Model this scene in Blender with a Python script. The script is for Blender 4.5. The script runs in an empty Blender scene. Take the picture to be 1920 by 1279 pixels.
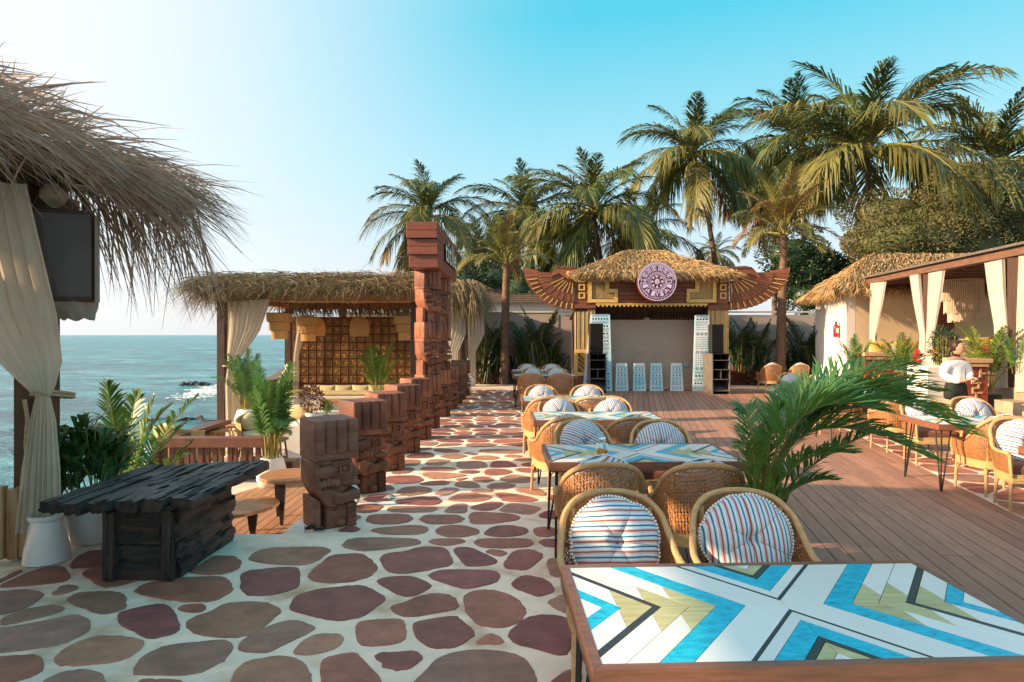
import bpy, bmesh, math, random
from mathutils import Vector, Matrix, noise
R = math.radians
rnd = random.Random(7)
scene = bpy.context.scene
col = scene.collection
V = Vector

# ------------------------------------------------------------------ camera
F = 1200.0 / 1920.0          # focal length over picture width
HC = 1.75                    # eye height
cam_d = bpy.data.cameras.new("camera")
cam = bpy.data.objects.new("camera", cam_d); col.objects.link(cam)
cam.location = (0, 0, HC); cam.rotation_euler = (R(90), 0, 0)
cam_d.sensor_width = 36; cam_d.lens = 36 * F
cam_d.shift_x = -7 / 1920; cam_d.shift_y = -11.5 / 1920
cam_d.clip_start = 0.05; cam_d.clip_end = 30000
scene.camera = cam

# ------------------------------------------------------------------ light
SUN_EL = 20.0
sun_vec = V((-0.957, -0.20, 0)).normalized() * math.cos(R(SUN_EL)) + V((0, 0, math.sin(R(SUN_EL))))
world = bpy.data.worlds.new("World"); scene.world = world; world.use_nodes = True
nt = world.node_tree; N = nt.nodes; Lk = nt.links
N.clear()
sky = N.new("ShaderNodeTexSky"); sky.sky_type = 'NISHITA'; sky.sun_disc = False
sky.sun_elevation = R(SUN_EL); sky.sun_rotation = math.atan2(sun_vec.x, sun_vec.y)
sky.air_density = 1.0; sky.dust_density = 2.2; sky.ozone_density = 1.0
# hazy tropical afternoon: the Nishita sky under a turquoise-to-white veil, whiter towards the sun
SKY_STR, EXPO = 0.12, 1.15
tint = N.new("ShaderNodeMix"); tint.data_type = 'RGBA'; tint.blend_type = 'MIX'; tint.inputs[0].default_value = .88
bgn = N.new("ShaderNodeBackground"); bgn.inputs[1].default_value = SKY_STR
wo = N.new("ShaderNodeOutputWorld")
tcw = N.new("ShaderNodeTexCoord"); sxyz = N.new("ShaderNodeSeparateXYZ"); Lk.new(tcw.outputs['Generated'], sxyz.inputs[0])
crw = N.new("ShaderNodeValToRGB"); els = crw.color_ramp.elements
KW = 1.14/(SKY_STR*2**EXPO)
for i, (p, c) in enumerate(((0,(.80,.79,.80)),(.10,(.70,.80,.87)),(.24,(.42,.77,.88)),(.44,(.085,.62,.80)),(1.0,(.10,.50,.68)))):
    e = els[i] if i < 2 else els.new(p)
    e.position = p; e.color = (*c, 1)
Lk.new(sxyz.outputs[2], crw.inputs[0])
dtw = N.new("ShaderNodeVectorMath"); dtw.operation = 'DOT_PRODUCT'; dtw.inputs[1].default_value = tuple(sun_vec); Lk.new(tcw.outputs['Generated'], dtw.inputs[0])
smw = N.new("ShaderNodeMapRange"); smw.interpolation_type = 'SMOOTHSTEP'; smw.inputs[1].default_value = -.12; smw.inputs[2].default_value = .56; Lk.new(dtw.outputs['Value'], smw.inputs[0])
whw = N.new("ShaderNodeMix"); whw.data_type = 'RGBA'; whw.inputs[7].default_value = (.93,.95,.97,1); Lk.new(smw.outputs[0], whw.inputs[0]); Lk.new(crw.outputs[0], whw.inputs[6])
scw = N.new("ShaderNodeMix"); scw.data_type = 'RGBA'; scw.blend_type = 'MULTIPLY'; scw.inputs[0].default_value = 1; scw.inputs[7].default_value = (KW, KW, KW, 1); Lk.new(whw.outputs[2], scw.inputs[6])
Lk.new(sky.outputs[0], tint.inputs[6]); Lk.new(scw.outputs[2], tint.inputs[7]); Lk.new(tint.outputs[2], bgn.inputs[0]); Lk.new(bgn.outputs[0], wo.inputs[0])
sd = bpy.data.lights.new("sun", 'SUN'); sd.energy = 5.0; sd.angle = R(0.6); sd.color = (1.0, 0.71, 0.43)
so = bpy.data.objects.new("sun", sd); col.objects.link(so)
so.rotation_euler = (-sun_vec).to_track_quat('-Z', 'Y').to_euler(); so.location = (-30, -10, 20)
scene.view_settings.view_transform = 'Standard'; scene.view_settings.look = 'None'
scene.view_settings.gamma = 1; scene.view_settings.use_curve_mapping = False
scene.view_settings.exposure = EXPO

# ------------------------------------------------------------------ helpers
def at(px, py, Y):                 # a photo measurement turned into a place at depth Y
    return V(((px - 967) / 1200 * Y, Y, HC + (628 - py) / 1200 * Y))
def gr(px, py, z=0.0):
    Y = 1200 * (HC - z) / (py - 628)
    return V(((px - 967) / 1200 * Y, Y, z))

class MB:
    def __init__(s): s.v = []; s.f = []; s.m = []
    def add(s, vs, fs, m=0):
        o = len(s.v); s.v.extend([tuple(p) for p in vs]); s.f.extend([tuple(i + o for i in f) for f in fs]); s.m.extend([m] * len(fs))
    def box(s, lo, hi, m=0, M=None):
        x0, y0, z0 = lo; x1, y1, z1 = hi
        vs = [V(p) for p in ((x0,y0,z0),(x1,y0,z0),(x1,y1,z0),(x0,y1,z0),(x0,y0,z1),(x1,y0,z1),(x1,y1,z1),(x0,y1,z1))]
        if M: vs = [M @ p for p in vs]
        s.add(vs, [(0,3,2,1),(4,5,6,7),(0,1,5,4),(1,2,6,5),(2,3,7,6),(3,0,4,7)], m)
    def cbox(s, c, d, m=0, M=None):
        s.box((c[0]-d[0]/2, c[1]-d[1]/2, c[2]-d[2]/2), (c[0]+d[0]/2, c[1]+d[1]/2, c[2]+d[2]/2), m, M)
    def tube(s, pts, r, n=8, m=0, cap=True):
        pts = [V(p) for p in pts]; k = len(pts)
        rr = r if isinstance(r, (list, tuple)) else [r] * k
        vs = []; prev = None
        for i, p in enumerate(pts):
            t = (pts[min(i+1, k-1)] - pts[max(i-1, 0)])
            t = t.normalized() if t.length > 1e-9 else V((0,0,1))
            if prev is None: a = V((0,0,1)) if abs(t.z) < .9 else V((1,0,0))
            else: a = prev
            u = (a - t * a.dot(t)).normalized(); w = t.cross(u); prev = u
            for j in range(n):
                an = 2*math.pi*j/n; vs.append(p + (u*math.cos(an) + w*math.sin(an)) * rr[i])
        fs = []
        for i in range(k-1):
            for j in range(n):
                a = i*n+j; b = i*n+(j+1) % n
                fs.append((a, b, b+n, a+n))
        if cap: fs.append(tuple(range(n-1, -1, -1))); fs.append(tuple(range((k-1)*n, k*n)))
        s.add(vs, fs, m)
    def lathe(s, prof, n=20, c=(0,0,0), m=0, M=None):
        vs = []; k = len(prof)
        for r_, z in prof:
            for j in range(n):
                an = 2*math.pi*j/n; p = V((c[0]+r_*math.cos(an), c[1]+r_*math.sin(an), c[2]+z))
                vs.append(M @ p if M else p)
        fs = [(i*n+j, i*n+(j+1) % n, (i+1)*n+(j+1) % n, (i+1)*n+j) for i in range(k-1) for j in range(n)]
        fs.append(tuple(range(n-1, -1, -1))); fs.append(tuple(range((k-1)*n, k*n)))
        s.add(vs, fs, m)
    def prism(s, poly, h0, h1, m=0, M=None, inset=0):
        n = len(poly)
        def mk(x, y, h): return (M @ V((x, y, h))) if M else V((x, y, h))
        ar = sum(poly[i][0]*poly[(i+1) % n][1]-poly[(i+1) % n][0]*poly[i][1] for i in range(n))
        if ar < 0: poly = poly[::-1]
        vs = [mk(x, y, h0) for x, y in poly]
        cx = sum(p[0] for p in poly)/n; cy = sum(p[1] for p in poly)/n
        if inset:
            vs += [mk(x, y, h1-inset*.6) for x, y in poly]
            top = []
            for x, y in poly:
                d = math.hypot(x-cx, y-cy) or 1; k = max(.2, 1-inset/d); top.append((cx+(x-cx)*k, cy+(y-cy)*k))
            vs += [mk(x, y, h1) for x, y in top]; L = 3
        else:
            vs += [mk(x, y, h1) for x, y in poly]; L = 2
        fs = [tuple(range(n-1, -1, -1)), tuple(range((L-1)*n, L*n))]
        for l in range(L-1):
            fs += [(l*n+i, l*n+(i+1) % n, (l+1)*n+(i+1) % n, (l+1)*n+i) for i in range(n)]
        s.add(vs, fs, m)
    def ball(s, c, r, nu=10, nv=6, m=0, M=None):
        if not isinstance(r, (list, tuple)): r = (r, r, r)
        vs = []
        for i in range(1, nv):
            ph = math.pi*i/nv
            for j in range(nu):
                th = 2*math.pi*j/nu
                vs.append(V((c[0]+r[0]*math.sin(ph)*math.cos(th), c[1]+r[1]*math.sin(ph)*math.sin(th), c[2]+r[2]*math.cos(ph))))
        vs.append(V((c[0], c[1], c[2]+r[2]))); vs.append(V((c[0], c[1], c[2]-r[2])))
        if M: vs = [M @ p for p in vs]
        t = len(vs)-2; b = t+1; fs = []
        for j in range(nu):
            fs.append((t, j, (j+1) % nu)); fs.append((b, (nv-2)*nu+(j+1) % nu, (nv-2)*nu+j))
            for i in range(nv-2): fs.append((i*nu+j, (i+1)*nu+j, (i+1)*nu+(j+1) % nu, i*nu+(j+1) % nu))
        s.add(vs, fs, m)
    def grid(s, P, m=0, loop=False):          # P[i][j] points
        a = len(P); b = len(P[0]); vs = [p for row in P for p in row]
        fs = [(i*b+j, i*b+(j+1) % b, (i+1)*b+(j+1) % b, (i+1)*b+j) for i in range(a-1) for j in range(b if loop else b-1)]
        s.add(vs, fs, m)
    def ribbon(s, pts, w, side, m=0):         # pts 3-D, widths list, side vector
        k = len(pts); vs = []
        for i, p in enumerate(pts):
            vs.append(p - side*(w[i]/2)); vs.append(p + side*(w[i]/2))
        s.add(vs, [(2*i, 2*i+1, 2*i+3, 2*i+2) for i in range(k-1)], m)
    def mesh(s, name, mats, smooth=False, bevel=0, angle=40):
        me = bpy.data.meshes.new(name); me.from_pydata(s.v, [], s.f); 
        for m in (mats if isinstance(mats, (list, tuple)) else [mats]): me.materials.append(m)
        me.polygons.foreach_set("material_index", s.m)
        if bevel:
            bm = bmesh.new(); bm.from_mesh(me)
            bmesh.ops.bevel(bm, geom=bm.edges[:], offset=bevel, segments=1, affect='EDGES', clamp_overlap=True)
            bm.to_mesh(me); bm.free()
        me.update()
        if smooth:
            me.shade_smooth(); me.set_sharp_from_angle(angle=R(angle))
        return me
    def build(s, name, mats, parent=None, smooth=False, bevel=0, loc=None, rz=None, angle=40):
        o = bpy.data.objects.new(name, s.mesh(name, mats, smooth, bevel, angle)); col.objects.link(o)
        if parent: o.parent = parent
        if loc is not None: o.location = loc
        if rz is not None: o.rotation_euler.z = rz
        return o

def tag(o, label=None, cat=None, group=None, kind=None):
    if label: o['label'] = label
    if cat: o['category'] = cat
    if group: o['group'] = group
    if kind: o['kind'] = kind
    return o
def empty(name, loc=(0,0,0), rz=0.0, label=None, cat=None, group=None):
    o = bpy.data.objects.new(name, None); col.objects.link(o); o.location = loc; o.rotation_euler.z = rz
    o.empty_display_size = .1
    return tag(o, label, cat, group)
def inst(name, me, parent=None, loc=(0,0,0), rot=(0,0,0), scale=None):
    o = bpy.data.objects.new(name, me); col.objects.link(o)
    if parent: o.parent = parent
    o.location = loc; o.rotation_euler = rot
    if scale is not None: o.scale = scale if isinstance(scale, (tuple, list)) else (scale,)*3
    return o
def copy_tree(o, parent=None):
    c = o.copy(); col.objects.link(c); c.parent = parent
    for ch in list(o.children): copy_tree(ch, c)
    return c

# ------------------------------------------------------------------ materials
def mat(name, base, rough=.6, var=.2, scale=5.0, stretch=(1,1,1), bump=0.0, bscale=40.0, bstretch=None, spec=.3,
        objvar=0.0, transl=0.0, metal=0.0, second=None, sscale=2.0, samt=.5, detail=4, bdist=.01, random_cols=None, coat=0):
    m = bpy.data.materials.new(name); m.use_nodes = True
    t = m.node_tree; n = t.nodes; l = t.links; n.clear()
    out = n.new("ShaderNodeOutputMaterial"); b = n.new("ShaderNodeBsdfPrincipled")
    b.inputs['Roughness'].default_value = rough; b.inputs['Specular IOR Level'].default_value = spec; b.inputs['Metallic'].default_value = metal
    if coat: b.inputs['Coat Weight'].default_value = coat; b.inputs['Coat Roughness'].default_value = .15
    tc = n.new("ShaderNodeTexCoord"); oi = n.new("ShaderNodeObjectInfo")
    ad = n.new("ShaderNodeVectorMath"); ad.operation = 'ADD'
    sc = n.new("ShaderNodeVectorMath"); sc.operation = 'SCALE'; sc.inputs[0].default_value = (17.3, 9.1, 5.7); l.new(oi.outputs['Random'], sc.inputs['Scale'])
    l.new(tc.outputs['Object'], ad.inputs[0]); l.new(sc.outputs[0], ad.inputs[1])
    mp = n.new("ShaderNodeMapping"); mp.inputs['Scale'].default_value = stretch; l.new(ad.outputs[0], mp.inputs[0])
    nz = n.new("ShaderNodeTexNoise"); nz.inputs['Scale'].default_value = scale; nz.inputs['Detail'].default_value = detail; nz.inputs['Roughness'].default_value = .65
    l.new(mp.outputs[0], nz.inputs['Vector'])
    rp = n.new("ShaderNodeMapRange"); rp.inputs[1].default_value = .3; rp.inputs[2].default_value = .7
    rp.inputs[3].default_value = 1-var; rp.inputs[4].default_value = 1+var; l.new(nz.outputs[0], rp.inputs[0])
    hv = n.new("ShaderNodeHueSaturation"); hv.inputs['Color'].default_value = (*base, 1)
    if random_cols:
        cr = n.new("ShaderNodeValToRGB"); cr.color_ramp.interpolation = 'CONSTANT'
        els = cr.color_ramp.elements
        while len(els) > 1: els.remove(els[0])
        els[0].position = 0; els[0].color = (*random_cols[0], 1)
        for i, c in enumerate(random_cols[1:]):
            e = els.new((i+1)/len(random_cols)); e.color = (*c, 1)
        l.new(oi.outputs['Random'], cr.inputs[0]); l.new(cr.outputs[0], hv.inputs['Color'])
    src = hv
    if objvar:
        mr = n.new("ShaderNodeMapRange"); mr.inputs[3].default_value = 1-objvar; mr.inputs[4].default_value = 1+objvar
        mu0 = n.new("ShaderNodeMath"); mu0.operation = 'MULTIPLY'; mu0.inputs[1].default_value = 7.31
        fr = n.new("ShaderNodeMath"); fr.operation = 'FRACT'; l.new(oi.outputs['Random'], mu0.inputs[0]); l.new(mu0.outputs[0], fr.inputs[0]); l.new(fr.outputs[0], mr.inputs[0])
        mm = n.new("ShaderNodeMath"); mm.operation = 'MULTIPLY'; l.new(mr.outputs[0], mm.inputs[0]); l.new(rp.outputs[0], mm.inputs[1]); l.new(mm.outputs[0], hv.inputs['Value'])
    else: l.new(rp.outputs[0], hv.inputs['Value'])
    colr = hv.outputs[0]
    if second:
        n2 = n.new("ShaderNodeTexNoise"); n2.inputs['Scale'].default_value = sscale; n2.inputs['Detail'].default_value = 5; l.new(mp.outputs[0], n2.inputs['Vector'])
        r2 = n.new("ShaderNodeMapRange"); r2.inputs[1].default_value = 1-samt-.12; r2.inputs[2].default_value = 1-samt+.12; l.new(n2.outputs[0], r2.inputs[0])
        mx = n.new("ShaderNodeMix"); mx.data_type = 'RGBA'; mx.inputs[7].default_value = (*second, 1)
        l.new(r2.outputs[0], mx.inputs[0]); l.new(colr, mx.inputs[6]); colr = mx.outputs[2]
    l.new(colr, b.inputs['Base Color'])
    if bump:
        mb = n.new("ShaderNodeMapping"); mb.inputs['Scale'].default_value = bstretch or stretch; l.new(ad.outputs[0], mb.inputs[0])
        nb = n.new("ShaderNodeTexNoise"); nb.inputs['Scale'].default_value = bscale; nb.inputs['Detail'].default_value = 4; l.new(mb.outputs[0], nb.inputs['Vector'])
        bp = n.new("ShaderNodeBump"); bp.inputs['Strength'].default_value = bump; bp.inputs['Distance'].default_value = bdist
        l.new(nb.outputs[0], bp.inputs['Height']); l.new(bp.outputs[0], b.inputs['Normal'])
    if transl:
        tr = n.new("ShaderNodeBsdfTranslucent"); l.new(colr, tr.inputs[0]); ms = n.new("ShaderNodeMixShader"); ms.inputs[0].default_value = transl
        l.new(b.outputs[0], ms.inputs[1]); l.new(tr.outputs[0], ms.inputs[2]); l.new(ms.outputs[0], out.inputs[0])
    else: l.new(b.outputs[0], out.inputs[0])
    return m

M = {}
M['grout'] = mat("white_grout", (.88,.71,.57), .85, .12, 3, bump=.35, bscale=60, second=(.52,.34,.20), sscale=3.1, samt=.36, bdist=.004)
M['stone'] = mat("flagstone", (.2,.1,.08), .66, .24, 7, second=(.36,.22,.15), sscale=5, samt=.24, bump=.35, bscale=45, spec=.35, objvar=.16, bdist=.004,
                 random_cols=[(.360,.135,.095),(.275,.100,.084),(.345,.185,.132),(.315,.122,.085),(.375,.152,.100),(.325,.172,.130),(.260,.092,.084),(.390,.190,.118)])
M['deck'] = mat("deck_board", (.335,.175,.122), .6, .22, 3, stretch=(14,.9,1), bump=.25, bscale=5, bstretch=(26,1,1), spec=.3, objvar=.16, bdist=.004)
M['ldeck'] = mat("lower_deck_board", (.38,.20,.11), .6, .22, 3, stretch=(14,.9,1), bump=.25, bscale=5, bstretch=(26,1,1), objvar=.18, bdist=.004)
M['dark_gap'] = mat("deck_underlay", (.035,.022,.018), .9, .1)
M['totem'] = mat("carved_red_wood", (.275,.094,.047), .5, .4, 7, stretch=(1,1,.6), bump=.8, bscale=26, bstretch=(1,1,.30), spec=.4, objvar=.16, second=(.10,.036,.022), sscale=2.6, samt=.46, bdist=.014)
M['totem_dark'] = mat("weathered_totem_wood", (.205,.085,.056), .6, .3, 6, stretch=(1,1,2.5), bump=.5, bscale=22, bstretch=(1,1,.35), spec=.3, second=(.25,.125,.09), sscale=3, samt=.4, bdist=.012)
M['beam'] = mat("red_beam_wood", (.21,.066,.042), .5, .2, 4, stretch=(3,.5,8), bump=.2, bscale=20, bstretch=(1,.2,6), spec=.35, objvar=.1)
M['burnt'] = mat("charred_timber", (.034,.026,.025), .45, .5, 5, stretch=(9,.6,9), bump=1.0, bscale=14, bstretch=(9,.5,9), spec=.55, second=(.085,.048,.036), sscale=2.2, samt=.42, bdist=.03, objvar=.25)
M['rattan'] = mat("rattan_rim", (.52,.31,.14), .5, .2, 30, bump=.5, bscale=90, bstretch=(1,1,3), spec=.35, objvar=.06)
M['weave'] = mat("rattan_weave", (.42,.195,.08), .5, .25, 25, spec=.3, objvar=.10)
M['wicker'] = mat("wicker_band", (.56,.37,.16), .55, .22, 8, stretch=(1,1,14), bump=.8, bscale=12, bstretch=(2,2,16), objvar=.08)
M['seatpad'] = mat("brown_seat_pad", (.17,.07,.045), .8, .15, 10, bump=.2)
M['pom'] = mat("pompom_trim", (.78,.76,.74), .9, .1)
M['button'] = mat("cushion_button", (.30,.12,.07), .6, .1)
M['tablewood'] = mat("table_frame_wood", (.22,.085,.045), .42, .28, 4, stretch=(1.2,10,10), bump=.12, bscale=10, bstretch=(1,10,10), spec=.45, coat=.2)
M['tilewhite'] = mat("white_tile", (.74,.75,.74), .22, .04, 6, spec=.5, objvar=.05)
M['tileblue'] = mat("turquoise_tile", (.012,.40,.60), .25, .35, 28, stretch=(1,2,1), spec=.5, second=(.02,.52,.72), sscale=22, samt=.45)
M['tileolive'] = mat("olive_wood_tile", (.47,.45,.23), .35, .2, 3, stretch=(3,26,1), spec=.4, objvar=.08, second=(.38,.28,.12), sscale=1.2, samt=.35)
M['tileblack'] = mat("black_tile", (.035,.03,.03), .35, .2, 8, spec=.5)
M['tilebed'] = mat("tile_bed", (.05,.045,.04), .8, .1)
M['iron'] = mat("black_iron", (.012,.011,.011), .45, .2, 20, spec=.5)
M['cloth'] = mat("cream_curtain_cloth", (.76,.66,.54), .85, .06, 4, bump=.2, bscale=120, transl=.5, bdist=.002)
M['whitecloth'] = mat("white_curtain_cloth", (.80,.75,.67), .85, .06, 4, bump=.2, bscale=120, transl=.5, bdist=.002)
M['rope'] = mat("rope", (.45,.32,.2), .8, .2, 30)
M['thatch'] = mat("golden_thatch", (.40,.26,.125), .75, .5, 9, stretch=(1,1,1), objvar=0, transl=.12, second=(.56,.40,.20), sscale=5, samt=.42)
M['thatchdry'] = mat("grey_dry_palm_thatch", (.36,.25,.19), .7, .4, 7, transl=.3, second=(.50,.39,.30), sscale=4, samt=.4)
M['thatchgreen'] = mat("dry_palm_leaf_thatch", (.20,.16,.085), .7, .5, 6, transl=.12, second=(.30,.21,.12), sscale=4, samt=.45)
M['thatchcore'] = mat("thatch_core", (.08,.05,.03), .9, .4, 8, bump=.6)
M['beamwood'] = mat("brown_beam_wood", (.15,.082,.056), .55, .3, 4, stretch=(6,.6,6), bump=.25, bscale=12, bstretch=(6,.6,6), spec=.3, objvar=.1)
M['postwood'] = mat("dark_post_wood", (.072,.040,.030), .5, .3, 5, stretch=(6,6,.6), bump=.25, bscale=14, bstretch=(6,6,.6), spec=.4)
M['railwood'] = mat("rail_wood", (.13,.052,.036), .5, .3, 5, stretch=(2,2,2), bump=.2, spec=.4, objvar=.15)
M['ceil'] = mat("ceiling_board", (.36,.155,.06), .55, .25, 5, stretch=(1,9,1), objvar=.12)
M['plaster'] = mat("white_plaster", (.72,.68,.62), .85, .06, 1.5, bump=.15, bscale=25, second=(.60,.55,.48), sscale=.8, samt=.35)
M['tan'] = mat("tan_plaster", (.66,.50,.33), .85, .08, 1.5, bump=.15, bscale=25)
M['greywall'] = mat("grey_mauve_wall", (.46,.38,.345), .85, .07, 1.2, bump=.12, bscale=25, second=(.39,.32,.29), sscale=.7, samt=.4)
M['stagewall'] = mat("stage_back_wall", (.52,.42,.34), .8, .08, 1.2, bump=.1, bscale=25, second=(.40,.31,.245), sscale=.8, samt=.42)
M['pot'] = mat("white_pot", (.74,.72,.70), .55, .05, 4, bump=.15, bscale=80, bdist=.003)
M['concrete'] = mat("lower_terrace_concrete", (.62,.56,.48), .85, .1, 2, bump=.2)
M['step'] = mat("grey_step_stone", (.36,.29,.21), .7, .15, 4, bump=.2, objvar=.12)
M['teak'] = mat("teak_slab", (.42,.18,.075), .38, .3, 2.5, stretch=(1.5,9,1), spec=.5, coat=.3)
M['soil'] = mat("ground_soil", (.16,.11,.07), .95, .3, 2, bump=.5)
M['rock'] = mat("dark_shore_rock", (.045,.038,.036), .7, .4, 3, bump=.8, bscale=12)
M['foam'] = mat("sea_foam", (.60,.66,.70), .7, .05)
M['leaf'] = mat("palm_leaf", (.105,.145,.040), .45, .35, 2.5, transl=.25, spec=.4, second=(.115,.125,.035), sscale=1.4, samt=.40)
M['leafwarm'] = mat("sunny_palm_leaf", (.165,.17,.05), .45, .35, 2.5, transl=.28, spec=.4, second=(.20,.17,.05), sscale=1.4, samt=.42)
M['leafdry'] = mat("dry_palm_leaf", (.21,.13,.055), .6, .3, 2.5, transl=.2)
M['areca'] = mat("areca_leaf", (.075,.205,.05), .38, .3, 3, transl=.3, spec=.5, second=(.13,.24,.04), sscale=2, samt=.42)
M['arecabright'] = mat("bright_areca_leaf", (.11,.20,.03), .4, .3, 3, transl=.3, spec=.4, second=(.26,.23,.04), sscale=2, samt=.36)
M['shrub'] = mat("dark_shrub_leaf", (.065,.14,.038), .4, .35, 6, transl=.2, spec=.5, second=(.17,.14,.03), sscale=3, samt=.30)
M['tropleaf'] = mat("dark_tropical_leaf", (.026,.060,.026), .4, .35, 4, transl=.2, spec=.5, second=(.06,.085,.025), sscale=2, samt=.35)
M['vine'] = mat("vine_leaf", (.12,.135,.05), .6, .45, 1.2, transl=.25, second=(.235,.195,.09), sscale=.55, samt=.46)
M['redplant'] = mat("red_brown_leaf", (.12,.04,.03), .5, .35, 6, transl=.2)
M['stem'] = mat("palm_stem", (.20,.20,.05), .5, .3, 5, second=(.30,.19,.05), sscale=3, samt=.4)
M['trunk'] = mat("palm_trunk", (.17,.105,.07), .85, .35, 3, stretch=(1,1,5), bump=.9, bscale=6, bstretch=(1,1,5), bdist=.03)
M['bamboo'] = mat("bamboo_culm", (.50,.34,.15), .5, .25, 4, stretch=(3,3,.8), spec=.35, objvar=.28)
M['yellow'] = mat("yellow_wood", (.72,.47,.15), .5, .12, 5, stretch=(1,1,4), spec=.3)
M['brownboard'] = mat("brown_facade_board", (.21,.072,.036), .5, .25, 4, stretch=(.8,4,9), bump=.15, bscale=10, bstretch=(1,4,9), objvar=.14)
M['feather'] = mat("brown_feather_board", (.24,.085,.042), .5, .25, 5, bump=.15, objvar=.22)
M['maroon'] = mat("maroon_disc", (.12,.02,.055), .5, .1)
M['lilac'] = mat("lilac_white_paint", (.64,.56,.80), .6, .05)
M['panel'] = mat("white_stencil_panel", (.80,.88,.92), .5, .05, 2, second=(.36,.74,.90), sscale=.9, samt=.48)
M['ink'] = mat("dark_stencil_ink", (.03,.032,.04), .6, .1)
M['inkgrey'] = mat("grey_stencil_ink", (.20,.25,.28), .6, .1)
M['black'] = mat("black_speaker", (.014,.013,.012), .55, .2, 20)
M['blackdeep'] = mat("speaker_cavity", (.006,.006,.006), .9, .1)
M['greyside'] = mat("worn_grey_ply", (.12,.105,.095), .6, .3, 5, stretch=(4,4,.6), second=(.24,.21,.19), sscale=6, samt=.35)
M['plastic'] = mat("plastic_sheet", (.40,.36,.33), .35, .1, 3, bump=.4, bscale=14, transl=.4)
M['olivecush'] = mat("olive_cushion", (.50,.44,.25), .9, .08, 5, bump=.15, objvar=.06)
M['yellowcush'] = mat("yellow_cushion", (.58,.40,.10), .9, .08, 5, bump=.15, objvar=.06)
M['redcush'] = mat("red_cushion", (.42,.015,.05), .85, .15, 9)
M['gold'] = mat("gold_twisted_base", (.55,.35,.12), .45, .2, 10, metal=.3)
M['lampweave'] = mat("rattan_lamp_shade", (.74,.47,.20), .65, .35, 40, stretch=(1,1,3), transl=.5)
M['glyphlight'] = mat("glyph_relief", (.36,.19,.07), .5, .3, 20, objvar=.25)
M['bagged'] = mat("bagged_speaker_front", (.060,.047,.045), .3, .3, 3, bump=.5, bscale=5, bstretch=(3,1,1), spec=.5)
M['white'] = mat("white_letter", (.76,.72,.64), .5, .04)
M['glyph'] = mat("carved_glyph_tile", (.22,.105,.035), .55, .3, 8, bump=.4, bscale=30, objvar=.2, second=(.27,.15,.055), sscale=7, samt=.36)
M['glyphbed'] = mat("glyph_wall_bed", (.11,.045,.022), .7, .2)
M['redwood'] = mat("carved_red_counter", (.22,.045,.022), .5, .25, 5, bump=.3)
M['carvepale'] = mat("pale_carving", (.48,.31,.17), .6, .2, 10)
M['ext'] = mat("extinguisher_red", (.50,.01,.03), .3, .05, spec=.5)
M['skin'] = mat("skin", (.50,.27,.18), .5, .06, 8)
M['hair'] = mat("dark_hair", (.035,.016,.012), .5, .3, 20)
M['blouse'] = mat("white_blouse", (.76,.75,.76), .85, .05, 8, bump=.3, bscale=20)
M['shorts'] = mat("black_shorts", (.02,.022,.02), .8, .2, 8)
M['flowerred'] = mat("red_flower", (.60,.02,.05), .5, .2, transl=.2)
M['flowerorange'] = mat("orange_flower", (.70,.22,.03), .5, .2, transl=.2)
M['driftwood'] = mat("driftwood", (.42,.25,.12), .6, .3, 3, stretch=(5,5,.5), bump=.4, bscale=8, bstretch=(5,5,.5), second=(.24,.11,.05), sscale=2.5, samt=.4)
M['shell'] = mat("sea_shell", (.72,.68,.62), .4, .1)
M['rooftile'] = mat("grey_roof_tile", (.17,.12,.09), .8, .3, 6)
M['orange'] = mat("orange_sweets", (.75,.26,.02), .5, .3, 30)
M['bluepot'] = mat("pale_blue_pot", (.30,.62,.72), .4, .05)

def ramp_stripe(name):
    m = bpy.data.materials.new(name); m.use_nodes = True; t = m.node_tree; n = t.nodes; l = t.links
    b = n['Principled BSDF']; b.inputs['Roughness'].default_value = .9; b.inputs['Specular IOR Level'].default_value = .15
    tc = n.new("ShaderNodeTexCoord"); sx = n.new("ShaderNodeSeparateXYZ"); l.new(tc.outputs['Object'], sx.inputs[0])
    nz = n.new("ShaderNodeTexNoise"); nz.inputs['Scale'].default_value = 5; l.new(tc.outputs['Object'], nz.inputs['Vector'])
    a = n.new("ShaderNodeMath"); a.operation = 'MULTIPLY_ADD'; a.inputs[1].default_value = .016; l.new(nz.outputs[0], a.inputs[0]); l.new(sx.outputs[0], a.inputs[2])
    d = n.new("ShaderNodeMath"); d.operation = 'MULTIPLY_ADD'; d.inputs[1].default_value = 1/.052; d.inputs[2].default_value = 20; l.new(a.outputs[0], d.inputs[0])
    f = n.new("ShaderNodeMath"); f.operation = 'FRACT'; l.new(d.outputs[0], f.inputs[0])
    cr = n.new("ShaderNodeValToRGB"); cr.color_ramp.interpolation = 'CONSTANT'; els = cr.color_ramp.elements
    seq = [(0,(.33,.085,.07)),(.14,(.56,.50,.53)),(.32,(.70,.74,.79)),(.42,(.44,.62,.76)),(.53,(.03,.14,.18)),(.67,(.44,.62,.76)),(.77,(.70,.73,.78)),(.88,(.54,.48,.52))]
    els[0].position = 0; els[0].color = (*seq[0][1], 1); els.remove(els[1])
    for p, c in seq[1:]:
        e = els.new(p); e.color = (*c, 1)
    l.new(f.outputs[0], cr.inputs[0]); l.new(cr.outputs[0], b.inputs['Base Color'])
    nb = n.new("ShaderNodeTexNoise"); nb.inputs['Scale'].default_value = 9; nb.inputs['Detail'].default_value = 3; l.new(tc.outputs['Object'], nb.inputs['Vector'])
    bp = n.new("ShaderNodeBump"); bp.inputs['Strength'].default_value = .35; bp.inputs['Distance'].default_value = .03; l.new(nb.outputs[0], bp.inputs['Height']); l.new(bp.outputs[0], b.inputs['Normal'])
    return m
M['stripe'] = ramp_stripe("striped_cushion_cloth")

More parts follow.
